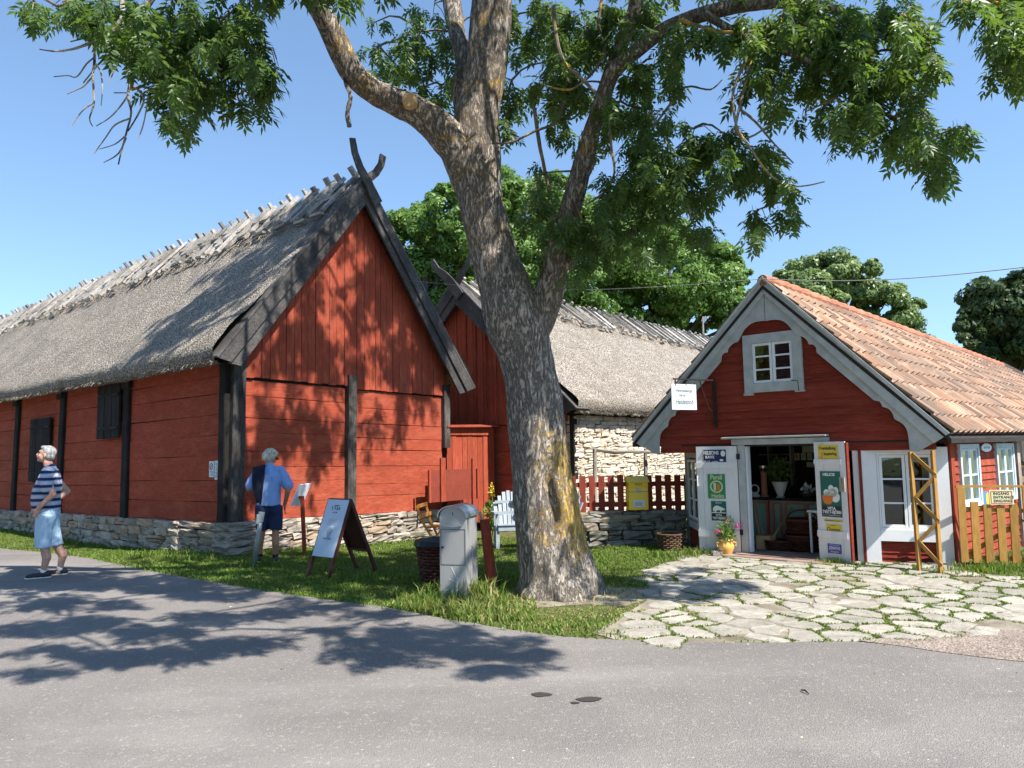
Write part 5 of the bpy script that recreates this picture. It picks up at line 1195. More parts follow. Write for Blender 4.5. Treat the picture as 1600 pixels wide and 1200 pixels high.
# scribbled chalk marks on the front
m=MB(); ch=[[(.13,.33),(.17,.25),(.2,.2)],[(.1,.2),(.2,.17),(.23,.19)],[(.15,.14),(.19,.12),(.16,.09),(.21,.08)],[(.12,.05),(.22,.03)],[(.19,.0+.03),(.21,.3)],[(.14,.08),(.15,.02)]]
for c in ch: m.tube([BF.P(x,z+.03,.002) for x,z in c],.0018,4)
m.build('scratch_marks',M['white'],BN)
# basket with black liner behind it
q=G(681,915)+Vector((.0,.25,0)); bk=basket('wicker_basket',q,.20,.5,M['wicker_dark'],'tall red-brown wicker basket with a black liner behind the grey parcel box',handle=False,flare=1.35,rows=13)
m=MB(); rr=.27
m.lathe((q.x,q.y,q.z),[(.2,.3),(rr-.005,.5),(rr+.02,.51),(rr+.03,.46),(rr+.026,.455),(rr+.012,.52),(rr-.03,.53),(.1,.45)],22,.5); m.build('liner',M['black'],bk)
# leaning red pole and stake
m=MB(); a=G(771,925); b=at(757,812,a.y+.15); m.tube([a-Vector((0,0,.02)),a.lerp(b,.5),b],[.062,.06,.058],12,jit=.02); tag(m.build('leaning_post',M['red_board'],smooth=False),'thick red-painted wooden post leaning beside the parcel box','post')
m=MB(); a=G(776,898); b=at(750,800,a.y+.1); m.bar(a,b,.04,.03); tag(m.build('wooden_stake',M['broom']),'thin pale wooden stake leaning behind the thick red post','stake')
# orange folding chair tipped against the wall
oc=thing('folding_chair','small orange-brown wooden folding chair leaning behind the wicker basket','chair',tuple(G(672,850)))
yc=11.3; A=lambda x,y,dy=0:at(x,y,yc+dy)
def barpart(pts,w,h,name,par,mat):
    m=MB()
    for a,b in zip(pts,pts[1:]): m.bar(a,b,w,h)
    return m.build(name,mat,par)
for dy,dx in ((0,0),(.34,14)):
    barpart([A(651+dx,790-dx*.25,dy),A(658+dx,812,dy),A(684+dx*.6,856,dy)],.035,.03,'side_rail',oc,M['chair_orange'])
    barpart([A(690+dx,822,dy),A(676+dx*.6,858,dy)],.03,.03,'leg',oc,M['chair_orange'])
for x,y in ((653,791),(659,806)): barpart([A(x,y,0),A(x+14,y-4,.34)],.02,.055,'back_slat',oc,M['chair_orange'])
m=MB(); m.hexa([A(664,826,0),A(690,824,0),A(704,820,.34),A(678,822,.34)]+[v+Vector((0,0,.025)) for v in (A(664,826,0),A(690,824,0),A(704,820,.34),A(678,822,.34))],.5); m.build('seat',M['chair_orange'],oc)
# white garden armchairs
def armchair(c,yaw,label):
    t=thing('garden_armchair',label,'chair',tuple(c),'white garden armchairs')
    f=Vector((math.sin(yaw),-math.cos(yaw),0)); r=Vector((math.cos(yaw),math.sin(yaw),0)); Q=lambda a,b,z:Vector(c)+r*a+f*b+Vector((0,0,z))
    for s in (-1,1):
        m=MB(); m.bar(Q(s*.27,.25,0),Q(s*.27,.25,.58),.06,.035,up=tuple(f)); m.build('leg',M['chair_white'],t)
        m=MB(); m.bar(Q(s*.25,-.28,0),Q(s*.25,-.2,.58),.05,.035,up=tuple(f)); m.build('leg',M['chair_white'],t)
        m=MB(); m.bar(Q(s*.29,-.3,.58),Q(s*.29,.36,.61),.09,.025); m.build('armrest',M['chair_white'],t)
        m=MB(); m.bar(Q(s*.25,.27,.36),Q(s*.25,-.28,.30),.03,.08); m.build('side_rail',M['chair_white'],t)
    m=MB(); 
    for k in range(6): b=.28-k*.095; m.bar(Q(-.27,b,.405-k*.012),Q(.27,b,.405-k*.012),.082,.02)
    m.bar(Q(-.26,.29,.35),Q(.26,.29,.35),.02,.09); m.build('seat',M['chair_white'],t)
    m=MB()
    for k in range(7):
        x=(k-3)*.072; h=.93-.022*(k-3)**2*1.0; m.bar(Q(x,-.24,.34),Q(x*1.08,-.42,h),.06,.018,up=tuple(f))
    m.bar(Q(-.3,-.30,.55),Q(.3,-.30,.55),.02,.06); m.bar(Q(-.24,-.36,.74),Q(.24,-.36,.74),.02,.05); m.build('backrest',M['chair_white'],t); return t
q=G(800,858)+Vector((0,.25,0)); armchair(q,R(8),'white slatted garden armchair on the lawn just left of the tree trunk')
q=G(893,858)+Vector((-.1,.2,0)); armchair(q+Vector((-.16,.1,0)),R(-62),'white garden armchair almost hidden behind the tree trunk, only its right edge showing')
# hollyhock
q=G(768,848)+Vector((0,.6,0)); t=thing('hollyhock','tall plant with yellow blooms against the red plank gate','plant',tuple(q)); m=MB(); m.tube([q,q+Vector((.02,0,.6)),q+Vector((0,0,1.12))],[.012,.01,.005],6); m.build('stem',M['stem_green'],t)
leafblob('foliage',t,(q.x,q.y,q.z+.45),.16,.3,110,.14,.045,M['stem_green'],15); leafblob('blossom',t,(q.x,q.y,q.z+.98),.05,.16,60,.05,.02,M['yellow_fl'],16)
# A-frame sign board
af=thing('sandwich_board','folding A-frame board with a pale blue poster standing on the lawn before the red gable','sandwich board',tuple(G(540,895)))
TL=G(497,898);  # feet by sight
pA=G(513,905); pB=G(497,893); pC=G(588,893); pD=G(568,882)
top1=at(555,781,pA.y+.28); 
hz=1.02
apF=(pA+pC)/2; apF=Vector((apF.x-.12,apF.y,hz+.02)); apB=(pB+pD)/2; apB=Vector((apB.x-.10,apB.y+.05,hz+.02))
wvec=Vector((-.34,.26,0))
nearTop=at(548,782,G(540,900).y); farTop=nearTop+wvec
for a,b,nm in ((pA,nearTop,'frame_leg'),(pA+wvec,farTop,'frame_leg'),(pC,nearTop,'frame_leg'),(pC+wvec*.9,farTop,'frame_leg')):
    m=MB(); m.bar(a,b,.045,.032,up=tuple(wvec)); m.build(nm,M['brown_frame'],af)
def lerp(a,b,k): return a+(b-a)*k
def board(a0,a1,b0,b1,k0,k1,mat,nm,off):   # between two legs
    q=[lerp(a0,a1,k0),lerp(b0,b1,k0),lerp(b0,b1,k1),lerp(a0,a1,k1)]; n=(q[1]-q[0]).cross(q[3]-q[0]).normalized(); 
    if n.dot(off)<0: n=-n
    q=[v+n*.012 for v in q]; m=MB(); m.hexa(q+[v+n*.014 for v in q],.5); return m.build(nm,mat,af),q,n
pbn,q,nn=board(pA,nearTop,pA+wvec,farTop,.26,1.0,surf('poster_blue',(.55,.63,.74),.04,.05,4,bs=.05),'poster',Vector((-1,-1,.3)))
bb,_,_=board(pC,nearTop,pC+wvec*.9,farTop,.30,.98,M['brown_frame'],'back_panel',Vector((1,-.2,.3)))
m=MB(); m.bar(lerp(pC,nearTop,.3),lerp(pC+wvec*.9,farTop,.3),.04,.03); m.bar(nearTop,farTop,.05,.04); m.build('cross_bar',M['brown_frame'],af)
dU=(q[3]-q[0]); dR=(q[0]-q[1]); FP=Fr3(q[1]+nn*.016,dR,dU,nn); Wp=dR.length; Hp=dU.length
scrib(FP,Wp*.4,Wp*.66,Hp*.89,.022,.001,M['ink'],pbn,9); scrib(FP,Wp*.3,Wp*.7,Hp*.84,.05,.001,M['ink'],pbn,10); scrib(FP,Wp*.4,Wp*.62,Hp*.77,.02,.001,M['ink'],pbn,11); scrib(FP,Wp*.3,Wp*.7,Hp*.31,.03,.001,M['ink'],pbn,12)
m=MB(); m.prism([(Wp*.5+.05*math.cos(a)*(1+.2*math.sin(3*a)),Hp*.42+.07*math.sin(a)) for a in [2*math.pi*k/18 for k in range(18)]],FP.P,.001,.003,.5); m.build('motif',M['e_grey'],pbn)
m=MB(); [m.prism([(Wp*.3,Hp*(.56+k*.03)),(Wp*.7,Hp*(.56+k*.03)),(Wp*.7,Hp*(.565+k*.03)),(Wp*.3,Hp*(.565+k*.03))],FP.P,.001,.003,.5) for k in range(4)]; m.build('print',M['e_grey'],pbn)
# info board on red post
ib=thing('info_board','slanted white information board on a red post beside the man in blue','information board',tuple(G(476,868)))
b0_=G(476,868); yI=b0_.y
m=MB(); m.bar(b0_,at(472,775,yI),.07,.05); m.build('post',M['red_board'],ib)
c=[at(453,790,yI-.1),at(470,790,yI+.22),at(485,755,yI+.28),at(467,757,yI-.05)]; nn=(c[1]-c[0]).cross(c[3]-c[0]).normalized()
m=MB(); m.hexa(c+[v+nn*.02 for v in c],.5); m.build('board',M['paper'],ib); m=MB(); m.bar(at(461,776,yI+.05),at(474,777,yI+.05),.05,.03); m.build('bracket',M['iron'],ib)
# grey leaning pole with clamp
gp=thing('grey_pole','leaning grey metal pole with a clamp in front of the man in blue','pole',tuple(G(397,885)))
a=G(396,886); b=at(409,800,a.y+.05); m=MB(); m.tube([a-Vector((0,0,.03)),b],.034,12); m.build('tube',M['grey_pole'],gp,smooth=True); m=MB(); d=(b-a).normalized(); m.tube([b-d*.14,b-d*.0],.045,12); m.bar(b-d*.17+Vector((-.03,-.03,0)),b-d*.03+Vector((-.03,-.03,0)),.05,.05); m.build('clamp',M['grey_pole'],gp)
# ochre trellis against the shop corner
tr=thing('trellis','ochre zigzag wooden trellis leaning on the right window bay of the shop','trellis',tuple(G(1454,897)))
a0,a1=G(1437,894),at(1422,706,0); 
def onp(x,y,Y): return at(x,y,Y)
g0=G(1437,894);g1_=G(1470,897); y0=g0.y;y1=g1_.y
Lp=lambda s:(g0 if s==0 else at(1437-15*s,894-188*s,y0+.22*s)); Rp=lambda s:(g1_ if s==0 else at(1470-13*s,897-193*s,y1+.22*s))
m=MB(); m.bar(Lp(0),Lp(1),.055,.035,up=(1,0,0)); m.build('upright',M['ochre'],tr); m=MB(); m.bar(Rp(0),Rp(1),.055,.035,up=(1,0,0)); m.build('upright',M['ochre'],tr)
zz=[(0,.985),(1,.80),(0,.63),(0,.60),(1,.42),(0,.25),(0,.22),(1,.05)]; zz=[(0,.985),(1,.80),(0,.615),(1,.43),(0,.255),(1,.07)]
for (s0,h0_),(s1,h1_) in zip(zz,zz[1:]):
    a=(Lp(h0_) if s0==0 else Rp(h0_)); b=(Lp(h1_) if s1==0 else Rp(h1_)); m=MB(); m.bar(a+Vector((0,-.03,0)),b+Vector((0,-.03,0)),.02,.045,up=(0,0,1)); m.build('brace',M['ochre'],tr)
# gate with entrance sign
gt=thing('picket_gate','ochre picket gate and fence at the right of the shop carrying the entrance sign','gate',tuple(G(1505,886)))
gp0=G(1506,886); GF=Fr((gp0.x,gp0.y),(math.cos(R(-8)),math.sin(R(-8))),(math.sin(R(-8)),-math.cos(R(-8))))
def gpx(x,y): return GF.px(x,y)
def picket(x,yt,yb,w,nm='picket'):
    ta,zt=gpx(x,yt); tb,zb=gpx(x+ (yb-yt)*.06,yb); hw=w/2
    m=MB(); fpoly(m,GF,[(tb-hw,zb),(tb+hw,zb),(ta+hw,zt),(ta-hw,zt)],.0,.025); m.build(nm,M['ochre'],gt)
picket(1500,762,878,.085,'post')
for x,yt,yb in ((1521,784,879),(1541,788,880),(1562,790,882),(1582,786,884),(1602,760,886),(1624,786,886),(1645,786,888)): picket(x,yt,yb,.09)
for (xa,ya,xb,yb_,w) in ((1494,760,1650,760,.03),(1505,795,1650,800,.05),(1505,870,1650,876,.05)):
    a=gpx(xa,ya);b=gpx(xb,yb_); m=MB(); m.bar(GF.P(a[0],a[1],-.02),GF.P(b[0],b[1],-.02),.03,w); m.build('rail',M['ochre'],gt)
a=gpx(1515,868);b=gpx(1600,812); m=MB(); m.bar(GF.P(a[0],a[1],-.04),GF.P(b[0],b[1],-.04),.03,.05); m.build('brace',M['ochre'],gt)
a=gpx(1544,788);b=gpx(1580,765); m=MB(); fbox(m,GF,a[0],b[0],a[1],b[1],.03,.045,.5); es=m.build('entrance_sign',M['e_cream']); tag(es,'small white sign reading INGÅNG ENTRANCE EINGANG on the ochre gate','sign')
m=MB(); w_=.006
for (p,q_) in (((a[0]+.02,a[1]+.018),(b[0]-.02,a[1]+.018)),((a[0]+.02,b[1]-.018),(b[0]-.02,b[1]-.018)),((a[0]+.02,a[1]+.018),(a[0]+.02,b[1]-.018)),((b[0]-.02,a[1]+.018),(b[0]-.02,b[1]-.018))): m.bar(GF.P(p[0],p[1],.046),GF.P(q_[0],q_[1],.046),.004,w_)
m.build('border',M['e_red'],es)
ht=(b[1]-a[1]); text_mesh('INGÅNG\nENTRANCE\nEINGANG',ht*.25,GF,a[0]+.045,(a[1]+b[1])/2+.0,.046,M['brown_frame'],es,align='LEFT',sx=1.05)
# ================================================================== TREES
SUN=Vector((.748,-.663,1.28)).normalized()
def interp(pts,n):
    """Catmull-Rom through (Vector,r)"""
    out=[]
    for i in range(len(pts)-1):
        p0=pts[max(i-1,0)];p1=pts[i];p2=pts[i+1];p3=pts[min(i+2,len(pts)-1)]
        for k in range(n):
            t=k/n; f=lambda a,b,c,d:.5*((2*b)+(-a+c)*t+(2*a-5*b+4*c-d)*t*t+(-a+3*b-3*c+d)*t**3)
            out.append((Vector([f(p0[0][j],p1[0][j],p2[0][j],p3[0][j]) for j in range(3)]),f(p0[1],p1[1],p2[1],p3[1])))
    out.append(pts[-1]); return out
def barktube(m,pts,n=28,sub=6,amp=.05,ridge=.03,flare=0):
    ps=interp(pts,sub); vs=[];fs=[]; ref=Vector((1,0,0)); 
    for i,(p,r) in enumerate(ps):
        d=(ps[min(i+1,len(ps)-1)][0]-ps[max(i-1,0)][0]).normalized(); y=d.cross(ref).normalized(); x=y.cross(d).normalized(); ref=x
        for k in range(n):
            a=2*math.pi*k/n; c=p+x*math.cos(a)*r+y*math.sin(a)*r
            rr=r*(1+amp*2*noise.noise(c*1.7)+ridge*noise.noise(Vector((c.x*9,c.y*9,c.z*2.2)))*2+ (ridge*.9)*noise.noise(Vector((c.x*24,c.y*24,c.z*9))))
            if flare and i<=flare: rr*=1+.13*(1-i/flare)*(math.sin(a*5+1.2)+.5*math.sin(a*3))
            q_=p+x*math.cos(a)*rr+y*math.sin(a)*rr
            if flare and q_.y<p.y:
                gxx=CLEFT[0]+.03*math.sin(q_.z*9); dz_=(q_.z-CLEFT[1])
                if abs(dz_)<.6: e_=math.exp(-((q_.x-gxx)/.055)**2)*(1-(dz_/.6)**2); q_.y+=.12*e_; e2=math.exp(-((abs(q_.x-gxx)-.13)/.06)**2)*(1-(dz_/.6)**2); q_.y-=.02*e2
            vs.append(q_)
    L=len(ps)
    for i in range(L-1):
        for k in range(n): fs.append((i*n+k,i*n+(k+1)%n,(i+1)*n+(k+1)%n,(i+1)*n+k))
    fs.append(tuple((L-1)*n+k for k in range(n))); m.add(vs,fs,.5)
def px_pts(lst,Y0,Y1=None):  # [(x,y,width_px)] -> world with depth interpolated
    out=[];n=len(lst)
    for i,q in enumerate(lst):
        Y=q[3] if len(q)>3 else Y0+((Y1 if Y1 is not None else Y0)-Y0)*i/(n-1)
        p=at(q[0],q[1],Y); out.append((p,q[2]/2*(p-CAMP).length/FPX*.97))
    return out
YT=8.5
ash=thing('ash_tree','big old ash with yellow lichen standing between the red barn and the shop','tree',(TR.x,TR.y,0))
CLEFT=(at(862,790,8.1).x,at(862,790,8.1).z); b0t=at(872,925,YT); b0t.z=-.1
trunkpts=[(b0t,.52),(Vector((b0t.x,YT,.1)),.465),(Vector((at(869,880,YT).x,YT,.28)),.42)]+px_pts([(861,840,112),(851,780,100),(842,700,92),(833,620,87),(822,560,88),(808,505,98),(793,460,88),(776,410,76),(762,360,72),(752,315,72),(746,270,74),(743,225,72),(748,170,64),(757,120,60),(765,60,60),(768,0,60)],YT,8.3)+px_pts([(772,-90,54),(790,-220,46),(770,-380,36),(800,-520,24)],8.2,7.4)
m=MB(); barktube(m,trunkpts,84,9,.045,.035,flare=16)
# swelling with the old wound on the trunk
m.build('trunk',M['bark'],ash,smooth=True)
limbs=[
 px_pts([(752,330,56),(733,282,56),(716,238,56),(690,205,54),(655,177,44),(620,160,42),(585,143,38),(556,120,37),(538,92,35),(522,55,33),(503,22,30),(484,-8,28),(440,-80,26),(380,-170,22),(300,-230,16)],8.45,7.2),
 px_pts([(738,235,34),(727,185,30),(722,140,30),(725,95,27),(714,50,26),(706,0,26),(700,-70,22),(660,-160,16)],8.6,9.2),
 px_pts([(822,545,56),(845,490,54),(862,440,48),(868,400,39),(882,355,35),(895,315,33),(908,265,29),(922,215,26),(936,170,24),(950,130,22),(965,105,22),(1000,75,20),(1045,42,20),(1100,22,20),(1160,8,19),(1230,4,16),(1300,14,13),(1350,40,9),(1400,70,6)],8.5,7.0),
 px_pts([(938,170,22),(955,110,22),(975,60,20),(990,20,20),(1000,-40,18),(1040,-160,15),(1100,-260,12)],8.2,7.2),
 px_pts([(866,420,30),(905,400,18),(950,378,12),(1005,355,10),(1050,338,9),(1085,318,7),(1120,296,5)],8.3,7.8),
 px_pts([(1160,8,16),(1240,-60,15),(1330,-110,13),(1450,-100,10),(1540,-40,7),(1580,40,4)],7.2,6.4),
 px_pts([(1100,22,12),(1150,50,10),(1210,75,8),(1275,100,7),(1330,140,5),(1400,190,4)],7.3,6.6),
 px_pts([(484,-8,20),(400,-60,16),(300,-70,13),(220,-40,10),(150,-10,6),(90,10,4)],7.4,6.8),
 px_pts([(300,-70,10),(250,-20,9),(215,40,7),(212,90,6),(205,140,4)],7.0,6.9),
]
m=MB()
for k,l in enumerate(limbs): barktube(m,l,22 if k<4 else 12,6,.05,.03)
m.build('limbs',M['bark'],ash,smooth=True)
m=MB(); c_=at(640,158,7.85); d_=(CAMP-c_).normalized(); d_=(d_+Vector((-.1,0,.35))).normalized(); m.tube([c_-d_*.05,c_+d_*.06],[.085,.075],14); m.build('cut_knot',M['broom'],ash)
# high limbs above the frame that carry the crown which shades the road and the gable
top=trunkpts[-1][0]
# -- foliage clumps seen in the picture: (x,y,rx,ry,depth,weight)
CL=[(55,14,36,20,6.8,1),(110,14,44,22,6.8,.9),(165,28,44,34,6.9,.8),(215,55,55,60,7,1.2),(262,105,48,60,7,1.1),(285,170,36,38,7,1),(255,135,26,26,7,.6),(310,130,34,40,7,.8),(340,60,55,45,6.9,1.1),(380,30,40,40,6.8,1),(385,95,36,44,6.8,.9),(345,130,24,34,6.8,.6),(410,150,24,28,6.8,.8),(420,100,24,50,6.8,.7),(300,40,60,45,7,1),(370,160,22,22,6.8,.4),
 (590,85,32,24,9,.8),(615,115,38,34,9,1),(650,90,36,44,9.1,1),(690,150,30,34,9.1,.9),(660,150,34,26,9,.9),(640,50,28,30,9,.6),(690,70,30,40,9.2,.8),(680,20,34,30,9.2,.6),(585,45,20,20,9,.2),
 (800,60,26,60,9,.9),(800,150,26,50,9,.9),(785,200,16,24,9,.6),(850,40,40,50,8.6,1.2),(860,120,44,50,8.6,1.1),(900,60,44,60,8.2,1.3),(890,150,46,40,8.3,1),(950,50,44,50,8,1.2),(1000,30,40,40,7.8,1),(1040,90,32,34,7.7,.8),(1000,130,40,40,7.8,1),(960,180,44,40,8,1),(910,220,30,26,8.2,.7),(870,190,28,34,8.4,.7),(1020,190,38,34,7.8,.9),(1055,130,26,30,7.7,.7),
 (1010,235,46,34,7.8,1.1),(975,290,44,40,7.8,1.1),(1035,275,42,40,7.8,1.1),(1085,215,40,30,7.6,1),(1075,260,40,34,7.7,1),(1130,225,38,34,7.6,1),(1155,265,32,28,7.5,.9),(1120,290,38,26,7.6,.9),(1190,250,34,34,7.4,.9),(1215,290,32,30,7.4,.8),(1235,335,26,22,7.4,.7),(1185,340,24,26,7.4,.8),(1185,375,14,14,7.4,.4),(1070,320,40,28,7.7,.9),(1020,330,40,30,7.8,1),(960,345,44,36,7.9,1.1),(1085,365,28,26,7.8,.9),(1040,385,28,18,7.9,.4),(935,395,34,34,8,.9),(985,392,36,28,7.9,.8),(893,432,22,24,8,.7),(850,400,16,40,8.1,.5),(850,290,30,40,8.3,.9),(830,330,26,30,8.4,.8),(870,350,34,34,8.1,.9),(905,360,34,30,8,1),
 (1060,60,30,30,7.4,.6),(1105,45,34,34,7.3,.8),(1150,55,36,34,7.2,.9),(1185,95,32,40,7.2,1),(1205,150,30,36,7.2,.9),(1160,140,22,26,7.2,.5),(1220,45,40,34,7,1),(1270,65,40,40,7,1),(1255,120,38,34,7,.9),(1300,110,36,36,6.9,1),(1330,60,40,40,6.8,1.1),(1380,40,40,30,6.7,1.1),(1430,50,34,30,6.6,1.1),(1450,90,24,30,6.6,1),(1400,95,40,36,6.7,1.1),(1350,120,40,36,6.8,1.1),(1420,140,34,32,6.6,1),(1370,165,38,30,6.7,1),(1315,175,36,30,6.8,.9),(1305,215,24,18,6.8,.5),(1260,185,26,22,7,.5),(1345,205,30,20,6.8,.7),(1400,200,34,30,6.7,1),(1440,190,30,26,6.6,.9),(1440,240,34,32,6.6,1),(1480,215,30,20,6.5,.8),(1515,205,22,14,6.5,.8),(1470,260,20,20,6.5,.8),(1455,280,12,12,6.5,.5),(1300,20,60,24,7,1),(1400,5,50,16,6.7,.8),(1250,10,50,20,7,.8),
 (1540,10,44,22,6.2,1),(1580,20,36,30,6.2,1),(1560,60,30,28,6.2,1),(1590,80,24,34,6.2,1),(1570,110,26,20,6.2,.9),(1595,120,12,16,6.2,.8),(1500,5,30,10,6.2,.4)]
rngL=np.random.default_rng(12); WH=[]   # whorl positions, size
for (x,y,rx,ry,Y,w) in CL:
    n=max(2,int(rx*ry*w/112))
    for _ in range(n):
        a=rngL.uniform(0,2*math.pi); r_=math.sqrt(rngL.random())*.78
        p=at(x+rx*r_*math.cos(a),y+ry*r_*math.sin(a)-10,Y+rngL.normal()*.33); WH.append((p,.86))
# -- crown overhead: clumps that throw the shade seen on road, lawn, gable, roof and paving
def up_sun(p,z): return p+SUN*((z-p.z)/SUN.z)
SHD=[]
for (x,y,rx,ry,h,w) in [(40,905,60,12,6.5,1.4),(140,905,70,14,6.5,1.5),(240,912,70,14,6.6,1.5),(330,925,70,12,6.7,1.3),(60,940,60,12,6.3,1),(170,945,40,8,6.6,1),(110,975,70,12,6.2,1),(20,985,40,9,6.,1),(240,985,70,12,6.2,1),(320,965,60,10,6.2,.8),(340,1003,50,9,6.,1.1),(70,1020,50,9,5.8,.9),(190,1028,70,12,5.8,1.1),(270,1022,50,10,5.8,.9),(60,1048,40,7,5.6,1),(420,960,40,10,6.2,.8),(400,1008,36,8,6,1),(480,985,40,8,6,.6),(480,945,70,10,6.6,.7),(560,960,50,9,6.5,.7),(560,1002,50,10,6.2,.9),(620,985,50,9,6.2,.8),(650,1010,60,10,6.2,1),(700,990,50,9,6.3,.8),(730,1015,50,10,6.1,1),(790,1020,40,9,6.1,1),(760,1045,40,9,5.9,1),(800,1000,40,7,6.3,.6),(560,1025,60,10,6,.9),
   (450,905,110,16,7.4,1.1),(330,890,80,10,7.4,.8),(600,900,70,16,7.4,1.0),(640,870,60,12,7.6,.8),(560,925,80,10,7.2,.7),(250,875,60,8,7.4,.5),(110,855,70,9,7.4,.5),(790,900,40,14,7.6,1),(760,880,40,10,7.6,.8),(680,940,30,6,7,.4),
   (800,850,40,16,7.6,1.3),(790,830,40,16,7.6,1.2),(720,830,50,20,7.6,.8),(1060,895,40,9,5.6,1.1),(1100,915,60,10,5.5,1.1),(1050,930,46,9,5.4,1),(990,880,30,9,5.8,.7),(960,905,30,10,5.8,.6)]:
    c=G(x,y); 
    for _ in range(max(3,int(rx*ry*w*.021*(1+(c.y-5)*.2)))):
        a=rngL.uniform(0,2*math.pi); r_=math.sqrt(rngL.random()); p=G(x+rx*r_*math.cos(a),y+ry*r_*math.sin(a)); q=up_sun(p,h+rngL.normal()*.35); SHD.append((q,1.1))
for (x,y,rx,ry,t,w) in [(600,400,50,60,5.,.8),(640,470,50,50,5.,1),(690,500,40,50,5,.8),(560,480,40,40,5.2,.7),(480,540,40,50,5.2,.9),(420,540,30,40,5.2,.5),(640,570,40,30,5.1,1),(680,680,24,60,5,1),(620,690,40,60,5,.8),(580,640,30,40,5,.5),(420,640,30,40,5.3,.7),(500,770,50,30,5.2,.8),(640,760,40,30,5,.9),(570,350,20,24,5.2,.8),(470,600,20,30,5.1,.5),(740,520,40,60,4.6,.5),(560,770,30,25,5.1,.4),(430,690,36,40,5,.8),(480,660,36,40,5,.9),(520,700,34,50,5,.8),(590,720,40,40,5,.9),(650,640,36,40,5,1),(620,560,40,36,5,.9),(540,560,36,40,5,.7),(400,760,30,40,5,.8),(470,480,30,50,5,.8),(600,470,40,50,5,.8),(660,560,30,40,5,.9),(740,600,36,60,4.6,.8),(735,730,30,50,4.6,.6)]:
    for _ in range(max(3,int(rx*ry*w/62))):
        a=rngL.uniform(0,2*math.pi); r_=math.sqrt(rngL.random()); u_=BG.px(x+rx*r_*math.cos(a),y+ry*r_*math.sin(a)); p=BG.P(u_[0],u_[1]); SHD.append((p+SUN*(t+3.6+rngL.normal()*.3),1.1))
RP=[(at(455,385,15.4),60,30),(at(470,420,14.9),60,26),(at(440,450,14.6),50,20),(at(300,500,14.3),60,26),(at(360,515,14.),60,26),(at(420,420,15.2),60,30),(at(350,470,14.6),60,26),(at(290,520,14.2),50,24),(at(240,560,14.),40,20),(at(390,480,14.8),50,20),(at(330,540,13.9),40,20)]
for (c,rx,ry) in RP:
    for _ in range(38): SHD.append((c+Vector((rngL.normal()*.55,rngL.normal()*.55,rngL.normal()*.2))+SUN*9.2,1.1))
for (x,y) in [(742,230),(745,280),(760,340),(765,400),(790,450),(800,510),(815,560),(822,600),(830,650),(748,180),(765,120),(765,60),(830,700),(815,740),(700,210),(640,170),(865,430),(880,380)]:
    for _ in range(3): SHD.append((at(x,y,8.5)+Vector((rngL.normal()*.3,rngL.normal()*.3,rngL.normal()*.2))+SUN*(5.2+rngL.normal()*.5),1.1))
# keep only those outside the picture
def infr(p):
    d=p-CAMP; w=d.dot(Fv); 
    if w<=.1: return False
    x=800+FPX*d.dot(Rv)/w; y=600-FPX*d.dot(Uv)/w; return -30<x<1630 and y>-25
SHD=[s for s in SHD if not infr(s[0])]
print('whorls',len(WH),'shade',len(SHD))
def compound(rng):
    """one ash leaf: rachis along +x, paired leaflets drooping"""
    V=[];F=[]; L=.22; k=4
    items=[(L*(.32+.2*i),s) for i in range(k) for s in (-1,1)]+[(L*1.0,0)]
    for (x,s) in items:
        l=.105*rng.uniform(.8,1.15); w=.0175*rng.uniform(.85,1.2); sag=-.35*(x/L)**2*L*.6
        d=np.array([.65,s*.9,-.28]) if s else np.array([1,0,-.35]); d=d+rng.normal(size=3)*.13; d/=np.linalg.norm(d); nrm=np.array([0,0,1.])+rng.normal(size=3)*.35
        sd=np.cross(d,nrm); sd/=np.linalg.norm(sd); b=np.array([x,0,sag]); fold=np.array([0,0,.006]); n0=len(V)
        V+= [b,b+d*l*.38+sd*w+fold,b+d*l,b+d*l*.38-sd*w+fold]; F+=[(n0,n0+1,n0+2),(n0,n0+2,n0+3)]
    n0=len(V); V+=[np.array([0,.0015,0]),np.array([0,-.0015,0]),np.array([L*.95,0,-.05])]; F.append((n0,n0+1,n0+2))
    return np.array(V),np.array(F)
def whorl(rng,nl):
    Vs=[];Fs=[];o=0
    for i in range(nl):
        v,f=compound(rng); a=rng.uniform(0,2*math.pi); pit=R(rng.uniform(12,84)); s=rng.uniform(.8,1.2); roll=rng.uniform(-.5,.5)
        cr,sr=math.cos(roll),math.sin(roll); v=v@np.array([[1,0,0],[0,cr,sr],[0,-sr,cr]]); cp,sp=math.cos(pit),math.sin(pit)
        v=v@np.array([[cp,0,-sp],[0,1,0],[sp,0,cp]]); ca,sa=math.cos(a),math.sin(a); v=v@np.array([[ca,sa,0],[-sa,ca,0],[0,0,1]])
        Vs.append(v*s+np.array([0,0,rng.uniform(-.08,.06)])); Fs.append(f+o); o+=len(v)
    return np.concatenate(Vs),np.concatenate(Fs)
protos=[whorl(rngL,7) for _ in range(10)]
def build_whorls(lst,name,parent,mat,base=0):
    Vs=[];Fs=[];T=[];o=0
    for p,s in lst:
        v,f=protos[rngL.integers(10)]; a=rngL.uniform(0,2*math.pi); ca,sa=math.cos(a),math.sin(a); s=s*rngL.uniform(.75,1.15)
        v=(v@np.array([[ca,sa,0],[-sa,ca,0],[0,0,1]]))*s+np.array(p); Vs.append(v); Fs.append(f+o); o+=len(v)
        T.append(np.clip(rngL.normal(.45,.2)+rngL.normal(0,.16,len(f)),0,1))
    return npmesh(name,np.concatenate(Vs),np.concatenate(Fs),np.concatenate(T),mat,parent)
build_whorls(WH,'foliage',ash,M['ash_leaf']); build_whorls(SHD,'foliage',ash,M['ash_leaf'])
